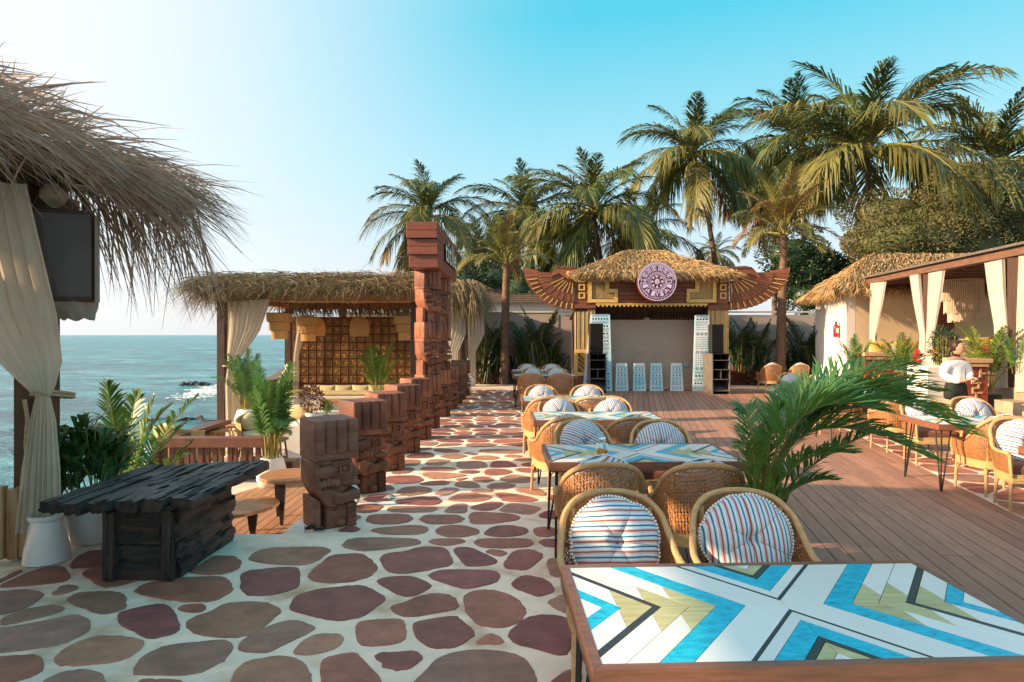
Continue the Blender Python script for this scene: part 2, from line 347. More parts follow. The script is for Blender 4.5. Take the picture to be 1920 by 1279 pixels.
def glass_mat():
    m = bpy.data.materials.new("clear_glass"); m.use_nodes = True; b = m.node_tree.nodes['Principled BSDF']
    b.inputs['Transmission Weight'].default_value = 1; b.inputs['Roughness'].default_value = .03; b.inputs['IOR'].default_value = 1.35
    b.inputs['Base Color'].default_value = (.93,.98,.98,1); return m
M['glass'] = glass_mat()

def sea_mat():
    m = bpy.data.materials.new("sea_water"); m.use_nodes = True; t = m.node_tree; n = t.nodes; l = t.links
    b = n['Principled BSDF']; b.inputs['Roughness'].default_value = .22; b.inputs['Specular IOR Level'].default_value = .16; b.inputs['IOR'].default_value = 1.33
    tc = n.new("ShaderNodeTexCoord"); mp = n.new("ShaderNodeMapping"); mp.inputs['Scale'].default_value = (.55,1,1); mp.inputs['Rotation'].default_value = (0,0,R(12)); l.new(tc.outputs['Object'], mp.inputs[0])
    n1 = n.new("ShaderNodeTexNoise"); n1.inputs['Scale'].default_value = .16; n1.inputs['Detail'].default_value = 8; n1.inputs['Roughness'].default_value = .72; l.new(mp.outputs[0], n1.inputs['Vector'])
    n2 = n.new("ShaderNodeTexNoise"); n2.inputs['Scale'].default_value = .035; n2.inputs['Detail'].default_value = 4; l.new(mp.outputs[0], n2.inputs['Vector'])
    bp = n.new("ShaderNodeBump"); bp.inputs['Strength'].default_value = 1; bp.inputs['Distance'].default_value = 4.5; l.new(n1.outputs[0], bp.inputs['Height']); l.new(bp.outputs[0], b.inputs['Normal'])
    cr = n.new("ShaderNodeValToRGB"); cr.color_ramp.elements[0].position = .43; cr.color_ramp.elements[0].color = (.010,.13,.19,1); cr.color_ramp.elements[1].position = .57; cr.color_ramp.elements[1].color = (.07,.38,.46,1)  # wave shading painted into the colour: troughs dark, crests light
    av = n.new('ShaderNodeMix'); av.data_type = 'FLOAT'; av.inputs[0].default_value = .8; l.new(n2.outputs[0], av.inputs[2]); l.new(n1.outputs[0], av.inputs[3]); l.new(av.outputs[0], cr.inputs[0])
    # whitecaps: real foam where the chop is highest
    f = n.new("ShaderNodeMapRange"); f.inputs[1].default_value = .60; f.inputs[2].default_value = .69; l.new(n1.outputs[0], f.inputs[0])
    mx = n.new("ShaderNodeMix"); mx.data_type = 'RGBA'; mx.inputs[7].default_value = (.62,.68,.70,1); l.new(f.outputs[0], mx.inputs[0]); l.new(cr.outputs[0], mx.inputs[6]); l.new(mx.outputs[2], b.inputs['Base Color'])
    return m
M['sea'] = sea_mat()
# ------------------------------------------------------------------ ground, sea
def chaikin(p, k=1, q=.22):
    for _ in range(k):
        o = []
        for i in range(len(p)):
            a = p[i]; b = p[(i+1) % len(p)]
            o.append((a[0]+(b[0]-a[0])*q, a[1]+(b[1]-a[1])*q)); o.append((b[0]-(b[0]-a[0])*q, b[1]-(b[1]-a[1])*q))
        p = o
    return p
def clip(poly, nx, ny, c):                 # keep nx*x+ny*y <= c
    o = []
    for i in range(len(poly)):
        a = poly[i]; b = poly[(i+1) % len(poly)]
        da = nx*a[0]+ny*a[1]-c; db = nx*b[0]+ny*b[1]-c
        if da <= 0: o.append(a)
        if (da < 0 < db) or (db < 0 < da):
            t = da/(da-db); o.append((a[0]+(b[0]-a[0])*t, a[1]+(b[1]-a[1])*t))
    return o
def clip_convex(poly, region, g=0):        # region counter-clockwise
    for i in range(len(region)):
        a = region[i]; b = region[(i+1) % len(region)]
        dx, dy = b[0]-a[0], b[1]-a[1]; L = math.hypot(dx, dy); nx, ny = dy/L, -dx/L
        poly = clip(poly, nx, ny, nx*a[0]+ny*a[1]-g)
        if len(poly) < 3: return []
    return poly
def area(p): return abs(sum(p[i][0]*p[(i+1) % len(p)][1]-p[(i+1) % len(p)][0]*p[i][1] for i in range(len(p))))/2
def inside(p, poly):
    r = False
    for i in range(len(poly)):
        a = poly[i]; b = poly[i-1]
        if (a[1] > p[1]) != (b[1] > p[1]) and p[0] < (b[0]-a[0])*(p[1]-a[1])/(b[1]-a[1])+a[0]: r = not r
    return r
def voronoi(seeds, g, rad=1.6):
    out = []
    for i, a in enumerate(seeds):
        p = [(a[0]-.7, a[1]-.7), (a[0]+.7, a[1]-.7), (a[0]+.7, a[1]+.7), (a[0]-.7, a[1]+.7)]
        for j, b in enumerate(seeds):
            if i == j: continue
            dx, dy = b[0]-a[0], b[1]-a[1]; L = math.hypot(dx, dy)
            if L > rad: continue
            nx, ny = dx/L, dy/L
            p = clip(p, nx, ny, nx*(a[0]+b[0])/2+ny*(a[1]+b[1])/2-g*rnd.uniform(.75, 1.3))
            if len(p) < 3: break
        if len(p) >= 3: out.append(p)
    return out

SEA_Z = -5.0
sea = MB(); sea.add([(-12000,-3000,SEA_Z),(9000,-3000,SEA_Z),(9000,24000,SEA_Z),(-12000,24000,SEA_Z)], [(0,1,2,3)])
tag(sea.build('sea', M['sea']), kind='structure')

def slab(name, poly, z0, z1, m, parent=None):
    b = MB(); b.prism(poly, z0, z1); o = b.build(name, m, parent)
    if not parent: tag(o, kind='structure')
    return o
def deckL(y): return .75 + (y-3)*.052
def deckR(y): return 4.79 + .2203*(y-6.03)
path = slab('path', [(deckL(-2)+.02,-2),(deckL(23.9)+.02,23.9),(-2.06,23.9),(-2.06,5.62),(-3.0,5.64),(-3.6,5.58),(-4.0,5.32),(-4.3,4.9),(-4.7,4.2),(-6.2,2.6),(-6.2,-2)], -.9, 0, M['grout'])
terrace = slab('terrace', [(deckL(-2)+.025,-2),(16,-2),(16,23.9),(deckL(23.9)+.025,23.9)], -.9, 0, M['grout'])
slab('lower_terrace', [(-5.0,4.4),(-2.065,4.4),(-2.065,23.5),(-9.2,23.5),(-7.0,14),(-5.45,10.6),(-5.3,9.2),(-5.2,7.0)], -5.6, -.42, M['concrete'])
slab('shore_ground', [(-9.5,23.55),(300,23.55),(300,400),(-40,400),(-26,90),(-14,40)], -5.6, -.05, M['soil'])

Z1 = [(0,980,3.4286),(520,980,3.4286),(640,840,4.8)]
SA = """-20,375 60,335 135,303 148,315 95,345 -20,400|0,400 250,295 410,275 460,355 390,390 0,425|430,300 490,220 580,180 705,178 740,260 600,292|515,335 560,300 700,272 860,330 930,365 770,412 660,425|320,465 385,410 450,400 520,415 455,450 370,472|-60,450 150,430 250,440 292,465 190,545 0,600 -60,590|0,620 150,560 350,530 425,550 390,580 150,640 0,668|410,510 480,455 600,443 760,443 815,475 820,550 740,582 630,595|845,455 900,405 1060,365 1250,350 1435,348 1490,385 1505,440 1380,512 1150,515|1200,325 1330,240 1380,215 1510,217 1560,250 1540,300 1440,335 1330,340|1135,560 1170,535 1250,525 1310,525 1330,555 1290,580 1200,580|755,590 790,570 1000,525 1080,530 1130,580 1168,680 1120,720 960,757 860,705 760,655|1180,660 1245,605 1350,575 1440,520 1600,507 1720,515 1800,550 1810,575 1700,675 1620,725 1500,747 1260,728|345,870 400,820 510,765 640,727 780,732 900,750 935,770 900,830 740,905 400,932 350,900|-80,690 90,670 300,630 490,590 570,620 585,650 575,705 400,790 0,843 -80,830|-60,870 150,852 270,860 285,925 270,965 110,1025 -50,1060|260,1025 400,960 540,940 660,970 690,1040 700,1120 250,1120|855,965 875,910 930,850 1060,790 1440,752 1490,775 1505,810 1440,890 1260,985 860,985|880,1015 1000,1005 1200,1018 1230,1120 850,1120"""
SB = """-193,240 -163,200 -83,168 130,158 300,158 355,180 240,260 160,278 0,272 -100,262|-243,335 -183,310 0,288 90,285 140,292 148,370 140,415 60,447 -70,475 -225,470|75,545 110,475 250,430 500,402 590,415 710,488 640,545 550,610 410,637 300,625 90,570|-253,790 -223,755 -80,675 60,632 150,632 240,670 245,690 100,760 -60,842 -245,832|-310,1050 -280,960 -200,890 0,855 100,865 180,905 215,980 235,1060 200,1140 -320,1140|100,830 150,770 230,725 300,715 400,715 432,745 410,790 350,825 200,857 110,850|272,890 380,850 510,833 560,890 675,1010 660,1100 290,1100|497,680 520,640 600,628 780,617 825,640 832,745 780,780 620,800 520,790|720,540 800,520 900,475 1010,453 1140,470 1180,555 1000,590 830,612 750,585|613,865 660,835 760,835 890,822 945,870 900,910 850,945 740,960|865,655 910,635 1150,597 1200,640 1285,720 1200,780 1130,810 1000,815 920,770 885,735|1190,480 1240,445 1320,432 1410,437 1550,490 1610,570 1570,635 1470,677 1400,680 1290,665 1210,580|1273,772 1340,722 1390,716 1465,765 1430,787 1290,785|1468,720 1600,610 1700,592 1870,610 1900,700 1880,850 1800,858 1680,820 1530,785|860,1040 950,955 1030,870 1180,825 1330,818 1520,840 1600,880 1670,985 1660,1060 1600,1140 850,1140|1490,405 1550,350 1610,340 1730,365 1795,440 1690,480 1640,470|950,350 1030,308 1150,303 1390,307 1440,340 1410,390 1240,427 1170,425|628,380 680,355 790,345 880,348 970,385 1000,412 900,470 820,480 760,460|185,345 240,290 340,210 500,198 560,205 630,260 650,300 600,350 480,385 340,393 230,380|655,235 690,200 820,187 900,160 1000,155 1090,165 1138,250 1110,280 850,330 770,332 700,315|400,155 460,100 700,97 900,105 932,135 880,150 650,180 530,187|965,125 1000,105 1180,103 1222,125 1140,145 1080,152 1000,140|1255,130 1290,107 1400,103 1620,105 1655,135 1620,158 1500,168 1320,165|1125,180 1150,160 1230,158 1300,185 1415,240 1415,262 1350,280 1215,285 1190,260|1330,190 1370,172 1450,180 1485,200 1440,218 1400,215|1450,275 1465,240 1520,178 1640,172 1725,210 1640,285 1590,310 1470,300|1670,125 1720,105 1850,110 1900,160 1720,160|1725,270 1745,230 1840,240 1930,300 1900,350 1760,355|595,55 620,40 840,18 930,22 975,35 960,65 890,82 700,80|1002,55 1060,20 1200,18 1300,45 1300,75 1200,97 1080,95|1315,75 1380,25 1500,17 1600,35 1620,60 1550,90 1400,95|1640,55 1680,30 1760,30 1850,60 1740,97 1660,85|1725,510 1830,460 1900,470 1900,560 1860,590 1780,555|380,60 430,30 500,22 543,45 500,65|1745,1040 1800,990 1880,945 1960,960 1960,1120 1740,1120|1930,560 2080,470 2200,520 2180,650 1990,700|1950,900 2000,760 2180,720 2240,880 2100,960"""
SC = """75,540 150,510 310,500 390,525 320,575 240,590 80,575|60,605 150,603 190,630 100,660 60,660|212,660 240,610 330,598 600,595 655,635 610,670 500,690 300,690|400,560 440,530 520,525 850,530 875,550 820,580 600,585 440,578|690,645 740,610 820,605 1050,603 1115,640 1080,670 980,688 780,688|1142,600 1200,577 1500,590 1620,620 1590,655 1320,690 1155,685|910,575 1010,505 1140,502 1130,590 1000,590|1152,535 1330,485 1440,490 1468,508 1370,560 1290,570 1180,555|1408,560 1500,505 1560,498 1760,530 1805,545 1720,600 1640,598 1460,580|475,475 600,455 720,440 860,440 912,480 860,512 740,520 490,505|945,465 1060,408 1200,402 1330,425 1365,450 1240,490 1000,483|1375,410 1480,402 1700,440 1785,470 1700,490 1460,488 1420,450|483,400 560,355 700,345 800,360 825,385 760,415 570,440|828,415 920,362 1020,358 1075,378 1000,410 940,430 850,425|1155,390 1240,373 1350,373 1375,385 1330,402 1190,402|180,470 260,425 430,410 490,440 440,480 260,490|390,340 440,338 485,365 470,380 390,388|385,320 395,260 520,250 690,250 752,290 690,318 540,325|685,325 800,300 930,293 988,315 940,335 780,342|1015,340 1030,310 1100,300 1200,305 1262,350 1200,362 1070,360|1293,350 1360,318 1480,312 1592,335 1480,378 1360,378|1550,380 1640,355 1780,360 1860,430 1740,430 1600,400|1020,288 1060,275 1150,268 1100,290 1050,300|1172,280 1210,262 1310,258 1392,292 1310,315 1210,305|1400,285 1500,245 1560,240 1720,265 1760,285 1700,312 1540,322|715,240 760,222 900,222 1080,235 1145,250 950,282 800,283|705,190 740,172 900,170 1020,180 1042,195 980,210 740,210|1048,218 1110,205 1230,205 1257,218 1190,235 1090,232|1282,215 1310,192 1440,188 1550,210 1500,240 1360,252 1290,240|1550,195 1600,182 1750,182 1790,200 1740,228 1620,222|440,225 540,180 620,178 672,190 600,230 480,240|545,130 560,105 720,108 690,160 545,165|742,145 790,108 880,100 998,115 900,160 790,160|1030,130 1100,118 1250,118 1300,130 1322,175 1180,190 1045,183|1337,145 1370,118 1480,115 1560,140 1595,170 1440,182 1345,175|1600,150 1680,130 1780,130 1800,170 1700,178|560,85 680,42 800,40 848,70 790,92 620,97|875,80 940,62 1050,57 1152,72 1040,103 960,100|1148,95 1220,72 1320,68 1440,85 1370,110 1230,112|1100,48 1140,42 1240,55 1200,68 1140,62|1450,75 1520,60 1640,70 1600,88 1500,88|1535,108 1620,90 1720,90 1750,110 1640,125|815,20 860,8 980,8 1085,30 1040,45 900,45|1230,35 1250,18 1400,12 1640,22 1660,40 1540,55 1330,50|680,20 690,0 830,-2 780,22|1760,620 1830,570 1960,560 2040,620 1900,650|1720,750 1740,720 1860,715 1990,745 1900,800 1760,800|1830,460 1900,420 2050,430 2080,470 1950,500"""
traced = []
for S, (ox, oy, sc) in zip((SA, SB, SC), Z1):
    for w in S.split('|'):
        pts = [tuple(map(float, q.split(','))) for q in w.split()]
        traced.append([tuple(gr(ox+x/sc, oy+y/sc)[:2]) for x, y in pts])
stones = [chaikin(p, 1, .2) for p in traced]
# further up the path, and under the tables, the stones are laid the same way
sd_ = []
y = 4.2; row = 0
while y < 23.6:
    x = -2.0 + (row % 2)*.22
    while x < deckL(y)-.08:
        p = (x+rnd.uniform(-.12, .12), y+rnd.uniform(-.10, .10))
        if (p[1] > 9.5 or p[0] > .42) : sd_.append(p)
        x += rnd.choice((.38, .46, .54))
    y += .40; row += 1
# keep the traced area free
blk = [(sum(q[0] for q in p)/len(p), sum(q[1] for q in p)/len(p)) for p in traced]
for c in voronoi(sd_, .032):
    cx = sum(q[0] for q in c)/len(c); cy = sum(q[1] for q in c)/len(c)
    c = clip_convex(c, [(-1.98,3.5),(deckL(3.5)-.03,3.5),(deckL(23.7)-.03,23.7),(-1.98,23.7)])
    if len(c) < 3 or area(c) < .012: continue
    if any(inside(q, p) for p in traced for q in c) or any(inside(q, c) for p in traced for q in p): continue
    if cy < 9.0 and any(math.hypot(cx-b[0], cy-b[1]) < .3 for b in blk): continue
    stones.append(chaikin(c, 1, .24))
def stone_ob(p, parent):
    k_ = []
    for i in range(len(p)):          # slightly chipped, uneven edge
        a, c = p[i], p[(i+1) % len(p)]; L = math.hypot(c[0]-a[0], c[1]-a[1]); k_.append(a)
        if L > .05:
            n_ = 2 if L < .12 else 3
            for q in range(1, n_):
                t = q/n_+rnd.uniform(-.08,.08); w = rnd.gauss(0, .0035)-(.008 if rnd.random() < .06 else 0); k_.append((a[0]+(c[0]-a[0])*t-(c[1]-a[1])/L*w*-1, a[1]+(c[1]-a[1])*t+(c[0]-a[0])/L*w*-1))
    p = k_
    cx = sum(q[0] for q in p)/len(p); cy = sum(q[1] for q in p)/len(p)
    b = MB(); b.prism([(x-cx, y-cy) for x, y in p], -.02, .006+rnd.uniform(0, .002), inset=.006)
    return b.build('flagstone', M['stone'], parent, loc=(cx, cy, 0))
for p in stones[:298]: stone_ob(p, path)
# right-hand terrace stones
sd2 = []
y = 3.4; row = 0
while y < 17.5:
    x = deckR(y)+.2+(row % 2)*.25
    while x < min(deckR(y)+4.2, 9.2):
        sd2.append((x+rnd.uniform(-.14, .14), y+rnd.uniform(-.12, .12))); x += rnd.choice((.46, .56, .66))
    y += .5; row += 1
n2 = 0
for c in voronoi(sd2, .035, 1.9):
    c = clip_convex(c, [(deckR(2.5)+.05,2.5),(12,2.5),(12,18),(deckR(18)+.05,18)])
    if len(c) >= 3 and area(c) > .02 and n2 < 200: stone_ob(chaikin(c, 1, .24), terrace); n2 += 1

# main timber deck, boards running with the long right-hand edge
dk_region = [(deckL(2.2),2.2),(deckR(2.2),2.2),(deckR(20.6),20.6),(deckL(20.6),20.6)]
deck = slab('deck', [(deckL(2.2)+.03,2.2),(deckR(2.2),2.2),(deckR(20.6),20.6),(deckL(20.6)+.03,20.6)], .0035, .0055, M['dark_gap'])
def boards(parent, region, ang, wd, ln, z0, z1, m, name='board', gap=.0048, lim=298):
    ca, sa = math.cos(ang), math.sin(ang); ux, uy = sa, ca; wx, wy = ca, -sa      # u along, w across
    us = [p[0]*ux+p[1]*uy for p in region]; ws = [p[0]*wx+p[1]*wy for p in region]
    w = min(ws); k = 0; cnt = 0
    while w < max(ws):
        u = min(us) - rnd.uniform(0, ln)
        while u < max(us):
            l = ln*rnd.uniform(.85, 1.15)
            q = [(w+gap, u+gap), (w+wd-gap, u+gap), (w+wd-gap, u+l-gap), (w+gap, u+l-gap)]
            q = [(a*wx+b*ux, a*wy+b*uy) for a, b in q]
            q = q if ((q[1][0]-q[0][0])*(q[2][1]-q[0][1])-(q[1][1]-q[0][1])*(q[2][0]-q[0][0])) > 0 else q[::-1]
            p = clip_convex(q, region)
            if len(p) >= 3 and area(p) > .01 and cnt < lim:
                cx = sum(a[0] for a in p)/len(p); cy = sum(a[1] for a in p)/len(p)
                Mi = Matrix.Rotation(ang, 2)
                b = MB(); b.prism([tuple(Mi @ V((x-cx, y-cy))) for x, y in p], z0, z1+rnd.uniform(0, .0012), inset=.004)
                b.build(name, m, parent, loc=(cx, cy, 0), rz=-ang); cnt += 1
            u += l
        w += wd; k += 1
    return cnt
nb_ = boards(deck, dk_region, R(11), .140, 3.1, .006, .0135, M['deck'])
# deck of the lower terrace
ld_reg = [(-4.2,5.75),(-2.12,5.75),(-2.12,11.2),(-3.2,11.2),(-3.45,8.9),(-4.2,7.6)]
ld_reg = [(-4.3,5.75),(-2.12,5.75),(-2.12,11.0),(-2.9,11.0),(-4.3,7.2)]
ld = slab('lower_deck', ld_reg, -.418, -.412, M['dark_gap'])
boards(ld, ld_reg, 0, .115, 2.2, -.411, -.39, M['ldeck'])
# seaward rocks and a breaking wave
def rock(px, py, L, W, Hh, seed, label, n=22):
    c = gr(px, py, SEA_Z); r = random.Random(seed); P = []
    for i in range(n):
        row = []
        for j in range(7):
            a = math.pi*j/6; t = i/(n-1); w = W*(math.sin(math.pi*t)**.5)*(.6+.8*noise.noise(V((i*.7, seed, 0))))
            h = max(0.02, Hh*(.4+.9*abs(noise.noise(V((i*.55, seed+3, j*.6))))))*math.sin(math.pi*min(1, max(0, t)))**.4
            row.append((c.x-L/2+L*t, c.y+w*math.cos(a)+2*noise.noise(V((i*.3, seed+9, 0))), SEA_Z-.15+h*math.sin(a)))
        P.append(row)
    b = MB(); b.grid(P); return tag(b.build('shore_rock', M['rock'], smooth=True), label, 'rock', 'dark rocks in the sea')
rock(366, 722, 5.2, 1.3, 1.0, 3, "dark rock breaking the sea surface behind the white surf")
rock(352, 788, 8.5, .8, .42, 5, "long low reef line at the foot of the shore by the gazebo post")
rock(300, 806, 4.6, .6, .30, 11, "low reef fragment nearest the yellow-green palm")
fo = MB(); rf = random.Random(4)
for i in range(330):
    x = rf.gauss(384, 24); y_ = 734+rf.gauss(0, 4.6)+(x-388)*-.18
    c = gr(x, y_, SEA_Z); s_ = rf.uniform(.05, .24)
    fo.ball((c.x, c.y, SEA_Z+.02), (s_*2.2, s_, rf.uniform(.02, .08)), 6, 4)
tag(fo.build('surf', M['foam'], smooth=True), "white surf breaking beside the dark rock", "surf", kind='stuff')
# ------------------------------------------------------------------ carved totems
TW = .41
def totem_parts(dark=False):
    """one carved head, 1 m tall, face looking along +x, carved alike on both sides (+-y)"""
    h = TW/2; mt = M['totem_dark'] if dark else M['totem']; P = []
    def put(name, b, smooth=False, bevel=.008): P.append((name, b.mesh(name, mt, smooth, bevel)))
    b = MB()                                        # headdress core + scalloped flutes
    prof = [(-h, -h+.02)]
    n = 4
    for k in range(n):
        x0 = -h+.0+k*(2*h)/n; x1 = x0+2*h/n
        for q in range(5):
            a = math.pi*q/4; prof.append((x0+(x1-x0)*(.5-.5*math.cos(a)), -h+.012-.028*math.sin(a)))
    prof.append((h, -h+.02))
    poly = prof + [(x, -y) for x, y in prof[::-1]]
    rings = []
    for z, k in ((.70, .985), (.72, 1), (.86, 1.0), (.985, 1.0), (1.0, .97)):
        rings.append([(x*k, y*k, z+(.006*noise.noise(V((x*9, y*9, z))) if z > .98 else 0)) for x, y in poly])
    b.grid(rings, loop=True); m0 = len(poly); b.f.append(tuple((len(rings)-1)*m0+i for i in range(m0))); b.m.append(0)
    b.f.append(tuple(range(m0-1, -1, -1))); b.m.append(0)
    put('headdress', b, True, 0)
    b = MB(); b.box((-h*.99, -h*1.0, .635), (h*1.02, h*1.0, .702)); put('headband', b, bevel=.008)
    # head block, back swoop and jaw
    b = MB()
    side = [(-h*.55,.635),(h*.80,.635),(h*.86,.56),(h*.80,.42),(h*.62,.34),(h*.3,.30),(-h*.3,.28),(-h*.62,.36)]
    Mx = Matrix(((1,0,0,0),(0,0,-1,0),(0,1,0,0),(0,0,0,1)))
    b.prism(side, -h*.78, h*.78, M=Mx); put('face', b, True, .022)
    b = MB()                                        # the swooping column behind the head
    sw = [(-h,.64),(-h*.72,.635),(-h*.66,.5),(-h*.62,.40),(-h*.42,.27),(h*.05,.19),(h*.05,.15),(-h*.40,.20),(-h*.72,.30),(-h*.98,.42)]
    b.prism(sw, -h*.93, h*.93, M=Mx); put('hair_column', b, True, .018)
    for s_ in (-1, 1):
        b = MB()
        b.ball((-h*.42, s_*h*.80, .530), (h*.52, h*.27, .068), 12, 8)
        b.ball((-h*.52, s_*h*.80, .615), (h*.42, h*.22, .028), 10, 6)
        b.ball((-h*.30, s_*h*1.0, .530), (h*.28, h*.12, .036), 10, 6)
        put('ear_ornament', b, True, 0)
        b = MB()
        for k in range(5):
            b.ball((-h*.72+k*h*.19, s_*h*.84, .425-.012*math.cos(k*1.3)), (h*.145, h*.22, .050-.004*abs(k-2)), 8, 6)
        put('ear_flower', b, True, 0)
        b = MB()                                        # eye: square raised frame
        y0, y1 = sorted((s_*h*.76, s_*h*.90))
        cx, cz, e, t = h*.42, .545, h*.26, h*.075
        b.box((cx-e, y0, cz+.036), (cx+e, y1, cz+.05)); b.box((cx-e, y0, cz-.05), (cx+e, y1, cz-.036))
        b.box((cx-e, y0, cz-.036), (cx-e+t, y1, cz+.036)); b.box((cx+e-t, y0, cz-.036), (cx+e, y1, cz+.036))
        b.ball((cx, s_*h*.78, cz), (h*.14, h*.08, .026), 8, 6)
        put('eye', b, bevel=0)
    b = MB()                                        # nose and lips
    b.prism([(h*.70,.61),(h*.90,.585),(h*1.24,.475),(h*1.20,.448),(h*.80,.442),(h*.68,.47)], -h*.60, h*.60, M=Mx)
    b.prism([(h*.30,.430),(h*.95,.435),(h*1.18,.402),(h*1.12,.378),(h*.62,.372),(h*.30,.385)], -h*.90, h*.90, M=Mx)
    put('nose_and_lips', b, True, .014)
    b = MB()                                        # collar plate under the jaw
    b.prism([(-h*.78,.36),(-h*.30,.385),(h*.30,.31),(h*1.02,.345),(h*1.05,.265),(h*.9,.245),(-h*.1,.195),(-h*.5,.215)], -h*.97, h*.97, M=Mx)
    put('collar', b, True, .016)
    b = MB()                                        # folded arm over the base
    b.prism([(-h*.10,.305),(h*.98,.335),(h*1.06,.335),(h*1.04,.255),(h*.1,.222),(-h*.2,.235)], -h*1.10, h*1.10, M=Mx)
    put('arm_band', b, True, .016)
    b = MB()
    b.prism([(-h*.42,0),(-h*.38,.20),(h*.62,.215),(h*.70,0)], -h*.80, h*.80, M=Mx)
    b.prism([(-h*.92,0),(-h*.96,.30),(-h*.62,.27),(-h*.60,0)], -h*.74, h*.74, M=Mx)
    b.box((h*.02, -h*.98, .02), (h*.42, h*.98, .085))
    put('base', b, True, .012)
    b = MB()                                        # scaled foot block, rows of small scales
    for i in range(5):
        for j in range(5):
            for s_ in (-1, 1):
                x0 = h*(.50+j*.085); z0 = .005+i*.043
                y0, y1 = sorted((s_*h*.80, s_*h*.955)); b.box((x0+.001, y0, z0), (x0+h*.085-.002, y1, z0+.039))
        b.box((h*.5, -h*.80, .005+i*.043), (h*.95, h*.80, .005+i*.043+.039))
    put('scales', b, bevel=0)
    return P
TP = totem_parts(); TPD = totem_parts(True)
def rowx(y): return -1.80+.0115*y
TROT = R(37)
def totem(y, label, z=0, parts=TP, sc=1.0, rz=0):
    o = empty('totem', (rowx(y), y, z), TROT+rz, label, 'carved totem', 'short carved totems edging the path')
    for nme, me in parts: inst(nme, me, o)
    o.scale = (1, 1, sc); return o
def totem_s(y, label, dark=False, sc=1.0, rz=0):
    o = empty('totem', (rowx(y), y, 0), TROT+rz, label, 'carved totem', 'short carved totems edging the path')
    for nme, me in (TPD if dark else TP): inst(nme, me, o, scale=(1, 1, sc))
    return o
totem_s(5.93, "weathered grey-topped carved totem at the front end of the row", True, .98)
totem_s(7.19, "red carved totem, second in the row behind the grey-topped one", sc=1.02, rz=R(1))
totem_s(8.36, "red carved totem, third in the row from the front", sc=1.0, rz=R(-2))
totem_s(9.56, "red carved totem, fourth in the row from the front", sc=1.01, rz=R(1))
totem_s(10.76, "red carved totem standing just in front of the tall sign column", sc=1.02)
totem_s(15.1, "short red totem first behind the far sign column", sc=1.0)
totem_s(16.25, "short red totem second behind the far sign column", sc=1.01, rz=R(2))
totem_s(17.35, "short red totem third behind the far sign column", sc=1.0)
totem_s(18.45, "last short red totem at the far end of the row by the white pots", sc=1.02)
for y, lab in ((12.05, "near tall totem column of three stacked heads carrying the sign beam"), (13.75, "far tall totem column of three stacked heads under the sign beam")):
    o = empty('totem_column', (rowx(y), y, 0), TROT, lab, 'totem column', 'tall totem columns under the sign beam')
    for k in range(3):
        t = inst('stacked_head', dict(TP)['face'], o, (0, 0, k*.985), scale=(.90, .90, 1))
        for nme, me in TP:
            if nme != 'face': inst(nme, me, t)
o = empty('sign_beam', (rowx(13), 11.45, 2.955), R(-.66), "stepped red timber sign beam on two totem columns with pale letters", 'sign beam')
for z0, z1, g in ((.0,.225,.0),(.233,.37,.045),(.375,.505,.045),(.515,.65,.09),(.655,.80,.09)):
    b = MB(); b.box((-.26-g*.3, -g*1.2, z0), (.26+g*.0, 3.15+g, z1)); b.build('beam_board', M['beam'], o, bevel=.006)
    b = MB(); b.box((-.21, -.01, z1-.002), (.21, 3.1, z1+.012)) if z1 < .79 else None
    if z1 < .79: b.build('spacer_strip', M['totem'], o)
def text_mesh(txt, size, depth, name, mats, bold=.0):
    cu = bpy.data.curves.new(name, 'FONT'); cu.body = txt; cu.size = size; cu.extrude = depth; cu.align_x = 'CENTER'; cu.offset = bold; cu.resolution_u = 2
    ob = bpy.data.objects.new(name+'_tmp', cu); col.objects.link(ob)
    dg = bpy.context.evaluated_depsgraph_get(); dg.update()
    me = bpy.data.meshes.new_from_object(ob.evaluated_get(dg)); me.name = name
    col.objects.unlink(ob); bpy.data.objects.remove(ob); bpy.data.curves.remove(cu)
    me.materials.clear()
    for m in (mats if isinstance(mats, list) else [mats]): me.materials.append(m)
    if isinstance(mats, list):
        for p in me.polygons: p.material_index = 0 if p.normal.z > .9 else 1
    return me
ty = .80
for ch, adv in zip("titlie", (.36, .25, .36, .25, .25, .48)):
    me = text_mesh(ch, .62, .018, 'letter', [M['white'], M['black']], .012)
    l_ = inst('letter', me, o, (.285, ty+adv/2, .235), (R(90), 0, R(90))); l_.scale = (1.45, .95, 1); ty += adv
# white shells and small things by the totems
b = MB(); b.tube([(.07*math.cos(a), .0, .10+.10*math.sin(a)) for a in [R(-70+d*14) for d in range(18)]], [.012+.02*math.sin(math.pi*i/17) for i in range(18)], 8)
tag(b.build('shell_ring', M['shell'], smooth=True, loc=(-1.68, 6.52, .0), rz=R(25)), "curved white shell ring behind the grey-topped totem", "shell ornament")  # big white shell, open ring shape
b = MB(); b.ball((0,0,.02), (.045,.03,.024), 9, 6)
for k in range(5): b.tube([(.02*math.cos(k*1.25), .02*math.sin(k*1.25), .025), (.07*math.cos(k*1.25), .05*math.sin(k*1.25), .01)], [.012, .003], 5)
tag(b.build('spiky_shell', M['shell'], smooth=True, loc=tuple(gr(729, 936))), "small spiky sea shell lying on the stone path", "shell")
b = MB(); b.cbox((0,0,.03), (.10,.05,.06)); b.tube([(.05,0,.03),(.10,.03,.05),(.16,-.01,.03),(.22,.03,.02)], .011, 6, 1); b.tube([(.06,.02,.02),(.12,-.02,.04),(.2,.01,.02)], .009, 6, 1)
tag(b.build('cable_box', [M['pot'], M['black']], loc=(-1.92, 5.68, 0)), "white junction box with black cable by the first totem", "cable box")

